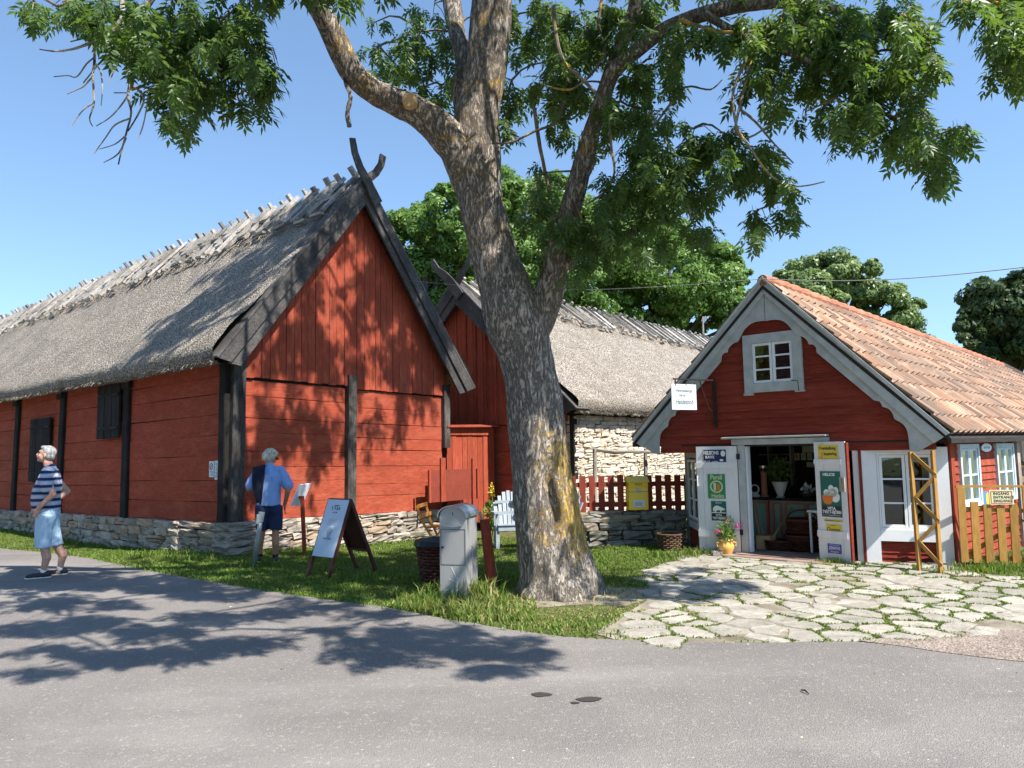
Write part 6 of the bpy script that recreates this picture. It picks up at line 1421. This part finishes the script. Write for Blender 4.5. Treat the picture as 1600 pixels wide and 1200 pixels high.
# twigs: connect whorls to nearest limb/cluster nodes
nodes=[p for l in limbs for p,_ in interp(l,5)]+[p for p,_ in interp(trunkpts[10:],3)]
m=MB(); rt=random.Random(31)
hubs=[]
for (x,y,rx,ry,Y,w) in CL:
    c=at(x,y-ry*.5,Y); nn_=min(nodes+hubs,key=lambda q:(q-c).length+(.0 if q.z>c.z-.2 else .3)); 
    mid=(nn_+c)/2+Vector((rt.uniform(-.1,.1),rt.uniform(-.1,.1),.12*(c-nn_).length)); m.tube([nn_,mid.lerp(nn_,.5)+Vector((0,0,.03)),mid,c.lerp(mid,.4),c],[.016,.013,.011,.009,.006],6,jit=.1); hubs.append(c)
    for _ in range(3):
        e=at(x+rt.uniform(-rx,rx)*.8,y+rt.uniform(-.2,.8)*ry,Y+rt.uniform(-.25,.25)); mm=c.lerp(e,.5)+Vector((0,0,.06)); m.tube([c,mm,e],[.007,.005,.003],5)
# limbs of the overhead crown
sh=[s[0] for s in SHD]; cents=[]
for p in sh:
    if all((p-c).length>1.15 for c in cents): cents.append(p)
mL=MB(); hn=[p for l in limbs for p,_ in interp(l,3) if p.z>4.6]+[p for p,_ in interp(trunkpts[-5:],3)]
for c in sorted(cents,key=lambda c:min((q-c).length for q in hn)):
    nn_=min(hn,key=lambda q:(q-c).length); d=(c-nn_).length; r0=min(.07,.012+.016*d)
    segs=[(nn_,r0),(nn_.lerp(c,.35)+Vector((rt.uniform(-.2,.2),rt.uniform(-.2,.2),.12*d)),r0*.8),(nn_.lerp(c,.7)+Vector((rt.uniform(-.1,.1),rt.uniform(-.1,.1),.1*d)),r0*.6),(c,.012)]
    if any(infr(s[0]) for s in segs[1:]): hn.append(c); continue
    ps_=interp(segs,4); mL.tube([a for a,_ in ps_],[b for _,b in ps_],7,jit=.06); hn+= [segs[2][0],c]
    for p in sh:
        if (p-c).length<.8 and rt.random()<.6: m.tube([c,(c+p)/2+Vector((0,0,.05)),p],[.008,.006,.004],4)
mL.build('crown_limbs',M['bark_far'],ash)
m.build('twigs',M['twig'],ash)
# bare twigs: lichen-covered ones in the crown and the dead spray top left
m=MB()
def twig(px,Y,w0,w1,branch=0):
    ps=interp([(at(x,y,Y),0) for x,y in px],4); n=len(ps); m.tube([p for p,_ in ps],[(w0+(w1-w0)*i/(n-1))/2*Y/FPX for i in range(n)],7,jit=.15)
for px_,Y,w0,w1 in [([(865,10),(868,50),(880,95),(905,120),(935,150),(950,180),(955,230),(960,270),(945,300),(915,320)],7.6,7,3),([(940,0),(935,40),(945,70),(935,100),(915,125),(890,140),(855,135)],7.7,6,3),([(880,160),(870,190),(850,200),(835,205),(800,222),(768,224)],8,6,3),([(1175,90),(1165,130),(1155,170),(1150,205),(1170,215),(1210,190)],7,6,3),([(1170,85),(1158,110),(1145,150),(1152,200),(1175,235),(1200,270),(1230,290),(1260,290),(1288,284)],6.9,6,2),([(1155,170),(1180,190),(1210,225),(1240,255)],7,5,2),([(930,250),(910,290),(890,320)],8,8,5),([(835,170),(842,220),(850,260),(858,300)],8.4,7,5),([(900,320),(925,370),(960,385),(950,382)],7.9,4,2),([(1060,30),(1130,50),(1200,48),(1260,60),(1320,62)],7.1,6,2),([(1290,30),(1300,55),(1330,75),(1320,60)],7,4,2),([(930,400),(960,380),(1000,378)],7.9,4,2),([(1060,140),(1080,135),(1110,140),(1128,125)],7.5,4,2),([(1020,200),(1050,160),(1070,145)],7.5,5,4)]: twig(px_,Y,w0,w1)
m.build('bare_twigs',M['twig'],ash); m=MB(); twig([(541,98),(540,128),(548,150),(543,175),(546,198)],7.75,6,8); m.build('hanging_twig',M['deadtwig'],ash)
m=MB()
for px_,w0,w1 in [([(190,0),(190,30),(165,55),(145,65),(120,75),(90,80),(62,77)],8,2),([(165,40),(140,42),(110,40),(88,40)],4,2),([(145,62),(148,90),(145,120),(147,160),(140,185),(145,198)],5,1.5),([(147,90),(135,100),(120,120),(105,118),(84,120)],3,1.5),([(145,120),(130,135),(120,140),(105,147)],3,1.5),([(147,160),(130,172),(112,196)],3,1.5),([(150,100),(158,115),(160,140),(158,165)],3,1.5),([(205,60),(215,80),(205,95),(205,120),(200,150),(205,175),(198,205),(190,235),(185,257)],6,2),([(200,150),(185,170),(170,185),(150,197)],3,1.5),([(203,185),(180,195),(165,215),(147,240)],3,1.5),([(198,210),(180,225),(155,233)],2.5,1.2),([(197,215),(185,240),(162,254)],3,1.5),([(215,140),(225,155),(215,180),(200,205)],4,2),([(178,145),(200,145)],2,2),([(232,150),(225,190),(216,218)],3,1.5),([(185,75),(165,90),(150,105),(130,130)],4,2),([(195,85),(180,105),(172,128)],4,1.5),([(245,20),(230,30),(215,40),(225,70),(220,85)],5,2),([(210,20),(195,45),(160,50),(130,60),(110,65)],5,2)]: twig(px_,6.85,w0,w1)
m.build('dead_twigs',M['deadtwig'],ash)
# background trees
def far_tree(px,Y,lumps,label,mat,name,n,leaf,trunk_px=None,seed=1):
    """lumps: (x,y,r_px) silhouettes; crown built round them with depth"""
    rng=np.random.default_rng(seed); c0=at(px,700,Y); t=thing(name,label,'tree',(c0.x,Y,-.2),'trees behind the buildings')
    P=[];N=[];Wt=[]; tot=sum(l[2]**2 for l in lumps)
    for (x,y,r) in lumps:
        c=np.array(at(x,y,Y+rng.normal()*1.2)); rr=r*Y/FPX; k=int(n*r*r/tot)
        # sub-clumps on the lump surface
        ns=max(5,int(r*.55)); sc=rng.normal(size=(ns,3)); sc/=np.linalg.norm(sc,axis=1)[:,None]; sc*=rng.uniform(.55,.92,(ns,1)); 
        idx=rng.integers(0,ns,k); q=rng.normal(size=(k,3)); q/=np.linalg.norm(q,axis=1)[:,None]; q*=(rng.random((k,1))**.4)
        sr=rng.uniform(.2,.42,ns)[idx][:,None]; off=sc[idx]+q*sr*np.array([1.15,1.15,.75]); P.append(c+off*rr); N.append(q*.8+off*.5+np.array([0,0,.35])); Wt.append(np.clip(rng.normal(.45,.15,ns)[idx]+rng.normal(0,.12,k),0,1))
    P=np.concatenate(P);N=np.concatenate(N);T=np.concatenate(Wt); N+=rng.normal(size=N.shape)*.45; N/=np.linalg.norm(N,axis=1)[:,None]
    a=np.cross(N,rng.normal(size=N.shape)); a/=np.linalg.norm(a,axis=1)[:,None]; b=np.cross(N,a); s=leaf*rng.uniform(.6,1.3,(len(P),1))
    V=np.stack([P-a*s,P-b*s*.55-N*s*.1,P+a*s,P+b*s*.55+N*s*.15],1).reshape(-1,3)
    npmesh('crown',V,np.arange(len(V)).reshape(-1,4),T,mat,t)
    m=MB(); tx=at(trunk_px or px,650,Y).x; cz=np.mean([at(l[0],l[1],Y).z for l in lumps])
    m.tube([(tx,Y,-.4),(tx+.1,Y,cz*.3),(tx-.1,Y,cz*.7),(tx,Y,cz)],[.4,.33,.26,.16],10)
    for (x,y,r) in lumps:
        e=at(x,y,Y); m.tube([(tx,Y,cz*.55),tuple(Vector((tx,Y,cz*.55)).lerp(e,.5)+Vector((0,0,.3))),tuple(e)],[.16,.1,.04],6)
    m.build('trunk',M['bark_far'],t); return t
far_tree(665,30,[(700,330,45),(650,370,55),(640,430,50),(690,420,60),(730,370,50),(655,345,35),(760,310,40),(720,480,60),(660,500,50),(780,400,60)],'leafy tree rising between the two thatched gables left of the trunk',M['maple_leaf'],'maple_tree',60000,.1,seed=41)
far_tree(830,33,[(820,330,60),(860,300,50),(900,360,70),(830,420,70),(900,450,70),(790,300,40),(880,500,60),(960,400,60),(960,480,60)],'tall tree behind the second barn directly behind the ash trunk',M['maple_leaf'],'maple_tree',60000,.1,seed=42)
far_tree(1040,36,[(1000,420,60),(1050,430,60),(1110,420,50),(1130,460,50),(1080,480,60),(1020,490,60),(1150,430,28),(1165,462,22),(1160,500,40),(1090,410,40),(1000,350,60),(1050,370,45),(1130,405,26),(1190,520,40)],'wide bright green tree behind the roof of the second barn, left of the shop gable',M['maple_leaf'],'maple_tree',85000,.11,seed=43)
far_tree(1300,42,[(1250,440,40),(1300,430,42),(1345,440,38),(1380,480,42),(1410,500,34),(1330,480,50),(1270,480,50),(1230,450,28),(1390,455,20),(1425,480,18),(1320,410,18),(1350,420,22),(1420,540,30)],'pale green rounded tree above the orange tiled roof',M['pale_leaf'],'lime_tree',60000,.12,seed=44)
far_tree(1580,24,[(1560,480,50),(1600,470,55),(1530,510,40),(1580,540,55),(1630,520,60),(1510,520,24),(1545,455,22),(1600,445,26),(1640,450,45),(1530,560,30)],'dark green chestnut tree at the right edge behind the tiled roof',M['dark_leaf'],'chestnut_tree',52000,.1,seed=45)
far_tree(1490,60,[(1490,560,26),(1450,565,22),(1510,575,20)],'small distant tree low behind the tiled roof ridge',M['pale_leaf'],'lime_tree',6000,.18,seed=46)
for k,(x,y) in enumerate([(-26,-4),(-21,-9),(-15,-13),(-8,-16),(-1,-19),(-31,4)]):  # out-of-view trees added to cut sky light on barn side and shop front
    rngb=np.random.default_rng(90+k); t=thing('maple_tree','tree of the row across the road behind the photographer','tree',(x,y,0),'trees across the road')
    n=5200; q=rngb.normal(size=(n,3)); q/=np.linalg.norm(q,axis=1)[:,None]; ns=40; sc=rngb.normal(size=(ns,3)); sc/=np.linalg.norm(sc,axis=1)[:,None]; c=sc[rngb.integers(0,ns,n)]*.72+q*.3
    Pn=c*np.array([4.6,4.6,5.6])+np.array([x,y,7.2]); Nn=q+rngb.normal(size=q.shape)*.4; Nn/=np.linalg.norm(Nn,axis=1)[:,None]; aa=np.cross(Nn,rngb.normal(size=q.shape)); aa/=np.linalg.norm(aa,axis=1)[:,None]; bb_=np.cross(Nn,aa); ss_=.34
    V=np.stack([Pn-aa*ss_,Pn-bb_*ss_*.6,Pn+aa*ss_,Pn+bb_*ss_*.6],1).reshape(-1,3); npmesh('crown',V,np.arange(len(V)).reshape(-1,4),rngb.random(n),M['maple_leaf'],t)
    m=MB(); m.tube([(x,y,-.2),(x+.2,y,3),(x,y,7),(x,y,10)],[.4,.32,.22,.1],10); m.build('trunk',M['bark_far'],t)
# distant hedge line behind everything to close the horizon
# overhead cable
cb=MB(); a=at(1640,413,7.5); b=SG.P(1.6,4.0,.12); a2=at(1185,438,b.y); 
n=24; p_=[a.lerp(b,k/n)-Vector((0,0,.35*math.sin(math.pi*k/n)*.25)) for k in range(n+1)]
b2=BG.P(3.6,5.1,.4); q_=[b.lerp(b2,k/n)-Vector((0,0,.18*math.sin(math.pi*k/n))) for k in range(n+1)]
cb.tube(p_+q_[1:],[.0055]*len(p_)+[.003]*(len(q_)-1),6); tag(cb.build('overhead_cable',M['cable']),'thin cable strung from the right over the shop gable to the red barn gable','cable')
# little vane behind the second barn
wv=thing('weather_vane','thin pale pole with a small flag plate standing behind the second barn ridge','weather vane',tuple(at(1097,540,31)-Vector((0,0,6.4))))
m=MB(); a=at(1097,500,31); m.tube([Vector((a.x,31,-.2)),at(1098,498,31)],.04,7); m.build('pole',M['rail_wood'],wv); m=MB(); m.bar(at(1097,497,31),at(1104,499,31),.05,.16); m.build('plate',M['grey_stick'],wv)
# ================================================================== PEOPLE
def capsule(m,a,b,ra,rb,n=14):
    a=Vector(a);b=Vector(b); d=b-a; L=d.length or 1e-6; pts=[];rs=[]; d=d/L
    for k in range(5): t=k/4*math.pi/2; pts.append(a-d*ra*math.cos(t)); rs.append(max(.002,ra*math.sin(t)))
    for k in range(1,4): pts.append(a.lerp(b,k/4)); rs.append(ra+(rb-ra)*k/4)
    for k in range(5): t=k/4*math.pi/2; pts.append(b+d*rb*math.sin(t)); rs.append(max(.002,rb*math.cos(t)))
    m.tube(pts,rs,n,cap=True)
def ellipsoid(m,c,ax,n=16,k=10,rot=None):   # ax: three half-axis vectors
    c=Vector(c); vs=[];fs=[]
    for i in range(k+1):
        t=math.pi*i/k
        for j in range(n): a=2*math.pi*j/n; vs.append(c+ax[0]*(math.sin(t)*math.cos(a))+ax[1]*(math.sin(t)*math.sin(a))+ax[2]*math.cos(t)*.999)
    for i in range(k):
        for j in range(n): fs.append((i*n+j,(i+1)*n+j,(i+1)*n+(j+1)%n,i*n+(j+1)%n))
    m.add(vs,fs)
def fuse(m,name,mat,parent,vox=.011,sm=4,fold=0):
    o=m.build(name,mat,parent); r=o.modifiers.new('r','REMESH'); r.mode='VOXEL'; r.voxel_size=vox; s=o.modifiers.new('s','SMOOTH'); s.iterations=sm; s.factor=.6
    bpy.context.view_layer.update(); me=bpy.data.meshes.new_from_object(o.evaluated_get(bpy.context.evaluated_depsgraph_get())); o.modifiers.clear(); old=o.data; o.data=me; me.name=name
    if not me.materials: me.materials.append(mat)
    if fold:
        for v in me.vertices:
            c=v.co; d=noise.noise(Vector((c.x*7,c.y*7,c.z*3.2)))+.6*noise.noise(Vector((c.x*16+3,c.y*16,c.z*7))); v.co=c+v.normal*d*fold
    at2=me.attributes.get('tint') or me.attributes.new('tint','FLOAT','FACE')
    if at2.domain=='FACE': at2.data.foreach_set('value',[.5]*len(me.polygons))
    me.polygons.foreach_set('use_smooth',[True]*len(me.polygons)); bpy.data.meshes.remove(old); return o
class Body:
    def __init__(s,base,yaw): s.b=Vector(base); s.f=Vector((math.cos(yaw),math.sin(yaw),0)); s.l=Vector((-math.sin(yaw),math.cos(yaw),0)); s.u=Vector((0,0,1))
    def P(s,f,l,z): return s.b+s.f*f+s.l*l+s.u*z
    def A(s,a,b,c): return [s.f*a,s.l*b,s.u*c]
def head(m,B,c,yaw,pitch,S=1.0):
    """adds a head with nose, chin, ears to m; returns local axes"""
    f=(B.f*math.cos(yaw)+B.l*math.sin(yaw)).normalized(); l=Vector((-f.y,f.x,0)); f2=(f*math.cos(pitch)+Vector((0,0,1))*math.sin(pitch)).normalized(); u=f2.cross(l).normalized()
    if u.z<0: u=-u
    H=lambda a,b,d:Vector(c)+(f2*a+l*b+u*d)*S
    ax=lambda a,b,d:[f2*a*S,l*b*S,u*d*S]
    ellipsoid(m,H(-.012,0,.03),ax(.096,.076,.092)); ellipsoid(m,H(.022,0,-.035),ax(.07,.06,.075)); ellipsoid(m,H(.06,0,-.088),ax(.026,.03,.022))
    capsule(m,H(.082,0,.01),H(.104,0,-.028),.011*S,.015*S,10); ellipsoid(m,H(.087,0,-.055),ax(.014,.024,.008)); ellipsoid(m,H(.08,0,.028),ax(.016,.05,.01))
    for s in (-1,1): ellipsoid(m,H(-.008,s*.078,-.008),ax(.02,.01,.033)); ellipsoid(m,H(.055,s*.038,-.03),ax(.026,.022,.024))
    return H,ax
def finger_hand(m,w,dirv,side,B,curl=.5,S=1.0):
    """palm and five fingers; dirv: pointing direction, side: thumb side"""
    d=Vector(dirv).normalized(); s=Vector(side).normalized(); n=d.cross(s).normalized()
    ellipsoid(m,w+d*.045,[d*.052*S,s*.04*S,n*.017*S],12,8)
    for k,(o,l) in enumerate(((.028,.07),(.01,.08),(-.009,.075),(-.027,.06))):
        b=w+d*.085+s*o; m1=b+d*l*.5+n*l*.2*curl; m2=m1+d*l*.38*(1-curl*.4)+n*l*.4*curl; capsule(m,b,m1,.0098,.009,8); capsule(m,m1,m2,.009,.0075,8)
    t=w+d*.03+s*.034; t2=t+d*.035+s*.026; capsule(m,t,t2,.0125,.011,8); capsule(m,t2,t2+d*.03+s*.004,.011,.009,8)
def shoe(m1,m2,B,heel,toe,w=.045):
    heel=Vector(heel);toe=Vector(toe); d=(toe-heel).normalized(); l=Vector((-d.y,d.x,0)); L=(toe-heel).length
    ellipsoid(m1,heel+d*L*.25+Vector((0,0,.055)),[d*.085,l*.04,Vector((0,0,.05))]); ellipsoid(m1,heel+d*L*.62+Vector((0,0,.045)),[d*.125,l*w,Vector((0,0,.036))]); ellipsoid(m1,heel+d*L*.85+Vector((0,0,.038)),[d*.055,l*w,Vector((0,0,.028))])
    for k,(t,ww) in enumerate(((.2,.038),(.45,.038),(.65,.047),(.85,.045))): ellipsoid(m2,heel+d*L*t+Vector((0,0,.016)),[d*.075,l*ww,Vector((0,0,.016))],14,6)
# --- man in striped polo, looking up to the left
b=G(68,903); B=Body((b.x+.02,b.y,b.z+.006),R(199))   # facing left and slightly away
man=thing('person','man in striped polo and pale denim shorts on the road, looking up left','person',tuple(B.b))
m=MB()
hipz=.93; 
LF=(.03,.1);RF=(-.06,-.10)   # ankle positions (f,l): left = towards camera is +l? 
hc=B.P(.045,-.0,1.66)
H,ax=head(m,B,hc,R(-2),R(14),1.0)
capsule(m,B.P(-.005,0,1.44),B.P(.02,0,1.56),.06,.056)
ellipsoid(m,B.P(.0,0,1.24),B.A(.09,.15,.2)); ellipsoid(m,B.P(.0,0,.95),B.A(.09,.12,.13))
for s,(af_,al) in ((1,(.0,.10)),(-1,(-.15,-.10))):
    capsule(m,B.P(-.01,s*.08,.84),B.P(.02+af_*.5,s*.1,.50),.075,.058); capsule(m,B.P(.02+af_*.5,s*.1,.50),B.P(af_-.035,al,.27),.056,.055); capsule(m,B.P(af_-.035,al,.3),B.P(af_,al,.08),.054,.035); capsule(m,B.P(af_-.02,al,.05),B.P(af_+.12,al,.035),.035,.028)
# arms: near (left, +l or -l?) 
for s,el,wr in ((1,(-.12,.27,1.13),(.055,.215,.95)),(-1,(-.17,-.29,1.14),(.04,-.2,.95))):
    capsule(m,B.P(.0,s*.19,1.37),B.P(*el),.05,.042); capsule(m,B.P(*el),B.P(*wr),.042,.029)
    finger_hand(m,B.P(*wr),B.P(wr[0]+.045,wr[1]-.03*s,wr[2]-.10)-B.P(*wr),B.f*.8+B.u*.2,B,.3)
body=fuse(m,'body',M['skin'],man,.0085,3)
m=MB(); ellipsoid(m,B.P(-.005,0,1.28),B.A(.14,.2,.2)); m.tube([B.P(.01,0,.885),B.P(.015,0,.95),B.P(.03,0,1.05),B.P(.02,0,1.15),B.P(.0,0,1.28),B.P(0,0,1.4)],[.17,.172,.176,.172,.158,.11],28); capsule(m,B.P(-.015,-.13,1.41),B.P(-.015,.13,1.41),.075,.075); capsule(m,B.P(-.02,0,1.40),B.P(.0,0,1.475),.105,.074); capsule(m,B.P(0,-.1,1.42),B.P(0,.1,1.42),.085,.085)
for s,el in ((1,(-.03,.26,1.22)),(-1,(-.06,-.27,1.22))): capsule(m,B.P(-.005,s*.175,1.40),B.P(*el),.076,.078)
# flat hem
shirt=fuse(m,'polo_shirt',M['polo'],man,.0095,4,.017)
m=MB(); m.tube([B.P(-.012+.066*math.cos(a),.068*math.sin(a),1.478+.012*math.cos(a)) for a in [2*math.pi*k/20 for k in range(21)]],.016,8); m.build('collar',M['navy'],man,smooth=True)
m=MB(); ellipsoid(m,B.P(.01,0,.88),B.A(.15,.17,.10))
for s,af_ in ((1,0),(-1,-.15)):
    ellipsoid(m,B.P(-.02,s*.08,.84),B.A(.125,.1,.14)); pts=[B.P(-.005,s*.088,.84),B.P(.01+af_*.3,s*.098,.66),B.P(.01+af_*.6,s*.1,.41)]; m.tube(pts,[.122,.108,.098],20)
fuse(m,'denim_shorts',M['denim'],man,.0095,2,.016)
for s,af_,al in ((1,.0,.10),(-1,-.15,-.10)):
    m1=MB();m2=MB(); shoe(m1,m2,B,B.P(af_-.09,al,0),B.P(af_+.19,al+.02*s,0)); sh_=fuse(m1,'shoe',M['shoe'],man,.008,2); fuse(m2,'sole',M['sole'],sh_,.007,1)
    m=MB(); capsule(m,B.P(af_-.005,al,.085),B.P(af_,al,.11),.04,.039); m.build('sock',M['white'],man,smooth=True)
m=MB(); ellipsoid(m,H(-.028,0,.045),ax(.096,.086,.092)); ellipsoid(m,H(-.058,0,-.01),ax(.062,.08,.075)); ellipsoid(m,H(.03,0,.088),ax(.055,.062,.03)); 
fuse(m,'hair',M['hair'],man,.009,1,.014)
m=MB()
for s in (-1,1): ellipsoid(m,H(.083,s*.03,.012),ax(.008,.013,.006)); 
m.build('eyes',M['ink'],man); m=MB()
for s in (-1,1): capsule(m,H(.088,s*.015,.034),H(.08,s*.045,.036),.006*1,.005); 
m.build('eyebrows',M['hair'],man); m=MB(); capsule(m,H(.098,-.02,-.056),H(.098,.02,-.056),.003,.003); m.build('mouth',M['e_red'],man)
# --- man seen from behind in blue shirt
b=G(418,880); B=Body((b.x,b.y+.04,b.z),R(106))
man2=thing('person','man in blue shirt and navy shorts seen from behind before the red gable','person',tuple(B.b))
m=MB(); hc=B.P(.07,-.015,1.575); H,ax=head(m,B,hc,R(-48),R(-28),1.0)
capsule(m,B.P(-.01,0,1.38),B.P(.045,-.005,1.50),.064,.056)
ellipsoid(m,B.P(-.01,0,1.2),B.A(.08,.14,.2)); ellipsoid(m,B.P(0,0,.93),B.A(.08,.11,.12))
for s,af_,al in ((1,.12,.13),(-1,-.02,-.10)):
    capsule(m,B.P(0,s*.075,.82),B.P(.01+af_*.5,s*.095,.49),.075,.055); capsule(m,B.P(.01+af_*.5,s*.095,.49),B.P(af_-.035,al,.28),.052,.054); capsule(m,B.P(af_-.035,al,.3),B.P(af_,al,.08),.053,.035); capsule(m,B.P(af_-.02,al,.05),B.P(af_+.12,al,.035),.035,.028)
for s,el,wr in ((-1,(-.07,-.27,1.06),(.04,-.225,.85)),(1,(-.02,.29,1.10),(.16,.2,1.05))):
    capsule(m,B.P(.0,s*.19,1.36),B.P(*el),.05,.04); capsule(m,B.P(*el),B.P(*wr),.04,.028); finger_hand(m,B.P(*wr),B.P(wr[0]+.03,wr[1]+.02*s*0,wr[2]-.12)-B.P(*wr) if s<0 else B.f,B.f if s<0 else B.u,B,.4)
fuse(m,'body',M['skin_tan'],man2,.0085,3)
m=MB(); ellipsoid(m,B.P(-.01,0,1.24),B.A(.13,.195,.19)); m.tube([B.P(-.0,0,.855),B.P(-.0,0,.93),B.P(0,0,1.05),B.P(-.005,0,1.18),B.P(-.01,0,1.3),B.P(0,0,1.37)],[.175,.172,.17,.168,.155,.1],28); capsule(m,B.P(-.015,-.13,1.37),B.P(-.015,.13,1.37),.072,.072); capsule(m,B.P(-.01,0,1.38),B.P(.02,0,1.44),.078,.066)
for s,el in ((1,(-.01,.26,1.16)),(-1,(-.03,-.27,1.14))): capsule(m,B.P(-.005,s*.165,1.36),B.P(*el),.075,.085)
fuse(m,'shirt',M['shirt'],man2,.0095,4,.017)
m=MB(); ellipsoid(m,B.P(-.0,0,.86),B.A(.135,.165,.10))
for s,af_ in ((1,.12),(-1,-.02)):
    ellipsoid(m,B.P(-.03,s*.08,.80),B.A(.12,.098,.14)); m.tube([B.P(-.01,s*.085,.84),B.P(.0+af_*.3,s*.093,.66),B.P(.0+af_*.5,s*.095,.49)],[.115,.105,.098],20)
fuse(m,'shorts',M['navy'],man2,.0105,3,.012)
m=MB(); # jacket hanging over the left shoulder, down the back
n=9;vs=[]
cols=[(.24,.05),(.2,.0),(.15,-.04),(.09,-.06),(.04,-.05)]
top_=[(.12,1.36,.03),(.10,1.42,.0),(.0,1.46,.0),(-.09,1.42,0),(-.135,1.32,0),(-.15,1.2,0),(-.155,1.08,0),(-.16,.98,0),(-.155,.9,0)]
ell_=[]
fs=[]
for i,(f,z,_) in enumerate(top_):
    for j in range(6):
        k=j/5; spread=.07+.0*i; l=.25-(.2 if i<5 else .2-.012*(i-4))*k-(.03*(i>5)*(1-k)*(i-5)); zz=z-(.03*math.sin(j*1.9+i*.3) if i>5 else 0)-(.06*(1-k) if 1<i<5 else 0)-(.12*k*(0 if i<8 else 1)*.4); ff=f-(.02*math.sin(j*2.3+i*.5))-(.0)
        vs.append(B.P(ff-.015,l,zz))
for i in range(len(top_)-1):
    for j in range(5): fs.append((i*6+j,i*6+j+1,(i+1)*6+j+1,(i+1)*6+j))
m.add(vs,fs,.5); jk=m.build('jacket',M['navy_dark'],None,smooth=True); so=jk.modifiers.new('s','SOLIDIFY'); so.thickness=.03; su=jk.modifiers.new('u','SUBSURF'); su.levels=2; su.render_levels=2
tag(jk,'dark navy jacket slung over the left shoulder of the man in the blue shirt','jacket')
for s,af_,al in ((1,.12,.13),(-1,-.02,-.10)):
    m1=MB();m2=MB(); shoe(m1,m2,B,B.P(af_-.09,al,0),B.P(af_+.19,al+.03*s,0)); sh_=fuse(m1,'shoe',M['shoe'],man2,.008,2); fuse(m2,'sole',M['sole'],sh_,.007,1)
    m=MB(); capsule(m,B.P(af_-.005,al,.085),B.P(af_-.005,al,.16),.041,.04); m.build('sock',M['navy_dark'],man2,smooth=True)
m=MB(); ellipsoid(m,H(-.025,0,.045),ax(.1,.09,.092)); ellipsoid(m,H(-.055,0,-.02),ax(.07,.088,.085)); ellipsoid(m,H(.03,0,.085),ax(.06,.066,.035)); 
rh=random.Random(4)
for _ in range(40):
    a=rh.uniform(0,6.28); e=rh.uniform(-.5,1); d=Vector((math.cos(a)*math.cos(e),math.sin(a)*math.cos(e),math.sin(e)))
    if d.x>.55: continue
    ellipsoid(m,H(-.035+d.x*.088,d.y*.085,.02+d.z*.09),ax(.022,.022,.02),8,6)
fuse(m,'hair',M['hair_fair'],man2,.008,1,.014)
m=MB(); capsule(m,H(.085,-.07,.012),H(.085,.07,.012),.012,.012); capsule(m,H(.0,-.082,.012),H(.08,-.072,.012),.004,.004); m.build('sunglasses',M['black'],man2)
# ================================================================== SKY, SUN, CAMERA
w=bpy.data.worlds.new('World'); SC.world=w; w.use_nodes=True; nt=w.node_tree; nt.nodes.clear()
out=nt.nodes.new('ShaderNodeOutputWorld'); bg=nt.nodes.new('ShaderNodeBackground'); sky=nt.nodes.new('ShaderNodeTexSky'); sky.sky_type='NISHITA'; sky.sun_disc=False
el=math.asin(SUN.z); sky.sun_elevation=el; sky.sun_rotation=math.atan2(SUN.x,SUN.y); sky.air_density=1.0; sky.dust_density=.0; sky.ozone_density=1.6; sky.altitude=0
bg.inputs[1].default_value=.115; tcw=nt.nodes.new('ShaderNodeTexCoord'); ad=nt.nodes.new('ShaderNodeVectorMath'); ad.operation='ADD'; ad.inputs[1].default_value=(0,0,.11); nm=nt.nodes.new('ShaderNodeVectorMath'); nm.operation='NORMALIZE'; nt.links.new(tcw.outputs['Generated'],ad.inputs[0]); nt.links.new(ad.outputs[0],nm.inputs[0]); nt.links.new(nm.outputs[0],sky.inputs[0]); hs_=nt.nodes.new('ShaderNodeMix'); hs_.data_type='RGBA'; hs_.blend_type='MULTIPLY'; hs_.inputs[0].default_value=1; hs_.inputs[7].default_value=(1.1,1.17,1.16,1); nt.links.new(sky.outputs[0],hs_.inputs[6]); nt.links.new(hs_.outputs[2],bg.inputs[0]); nt.links.new(bg.outputs[0],out.inputs[0])
sl=bpy.data.lights.new('sun','SUN'); sl.energy=4.9; sl.angle=R(.5); sl.color=(1,.95,.87); so=bpy.data.objects.new('sun',sl); COL.objects.link(so); so.rotation_euler=SUN.to_track_quat('Z','Y').to_euler(); so.location=(20,-20,30)
cam=bpy.data.cameras.new('camera'); co=bpy.data.objects.new('camera',cam); COL.objects.link(co); cam.sensor_width=36; cam.lens=36*FPX/1600; cam.clip_end=2000; cam.clip_start=.05
mw=Matrix(((Rv.x,Uv.x,-Fv.x,CAMP.x),(Rv.y,Uv.y,-Fv.y,CAMP.y),(Rv.z,Uv.z,-Fv.z,CAMP.z),(0,0,0,1))); co.matrix_world=mw; SC.camera=co
SC.render.engine='CYCLES'; SC.view_settings.view_transform='Standard'; SC.view_settings.look='None'; SC.view_settings.exposure=1.05; SC.view_settings.gamma=1
SC.cycles.max_bounces=8; SC.cycles.transparent_max_bounces=12
SC.render.resolution_x=1024; SC.render.resolution_y=768
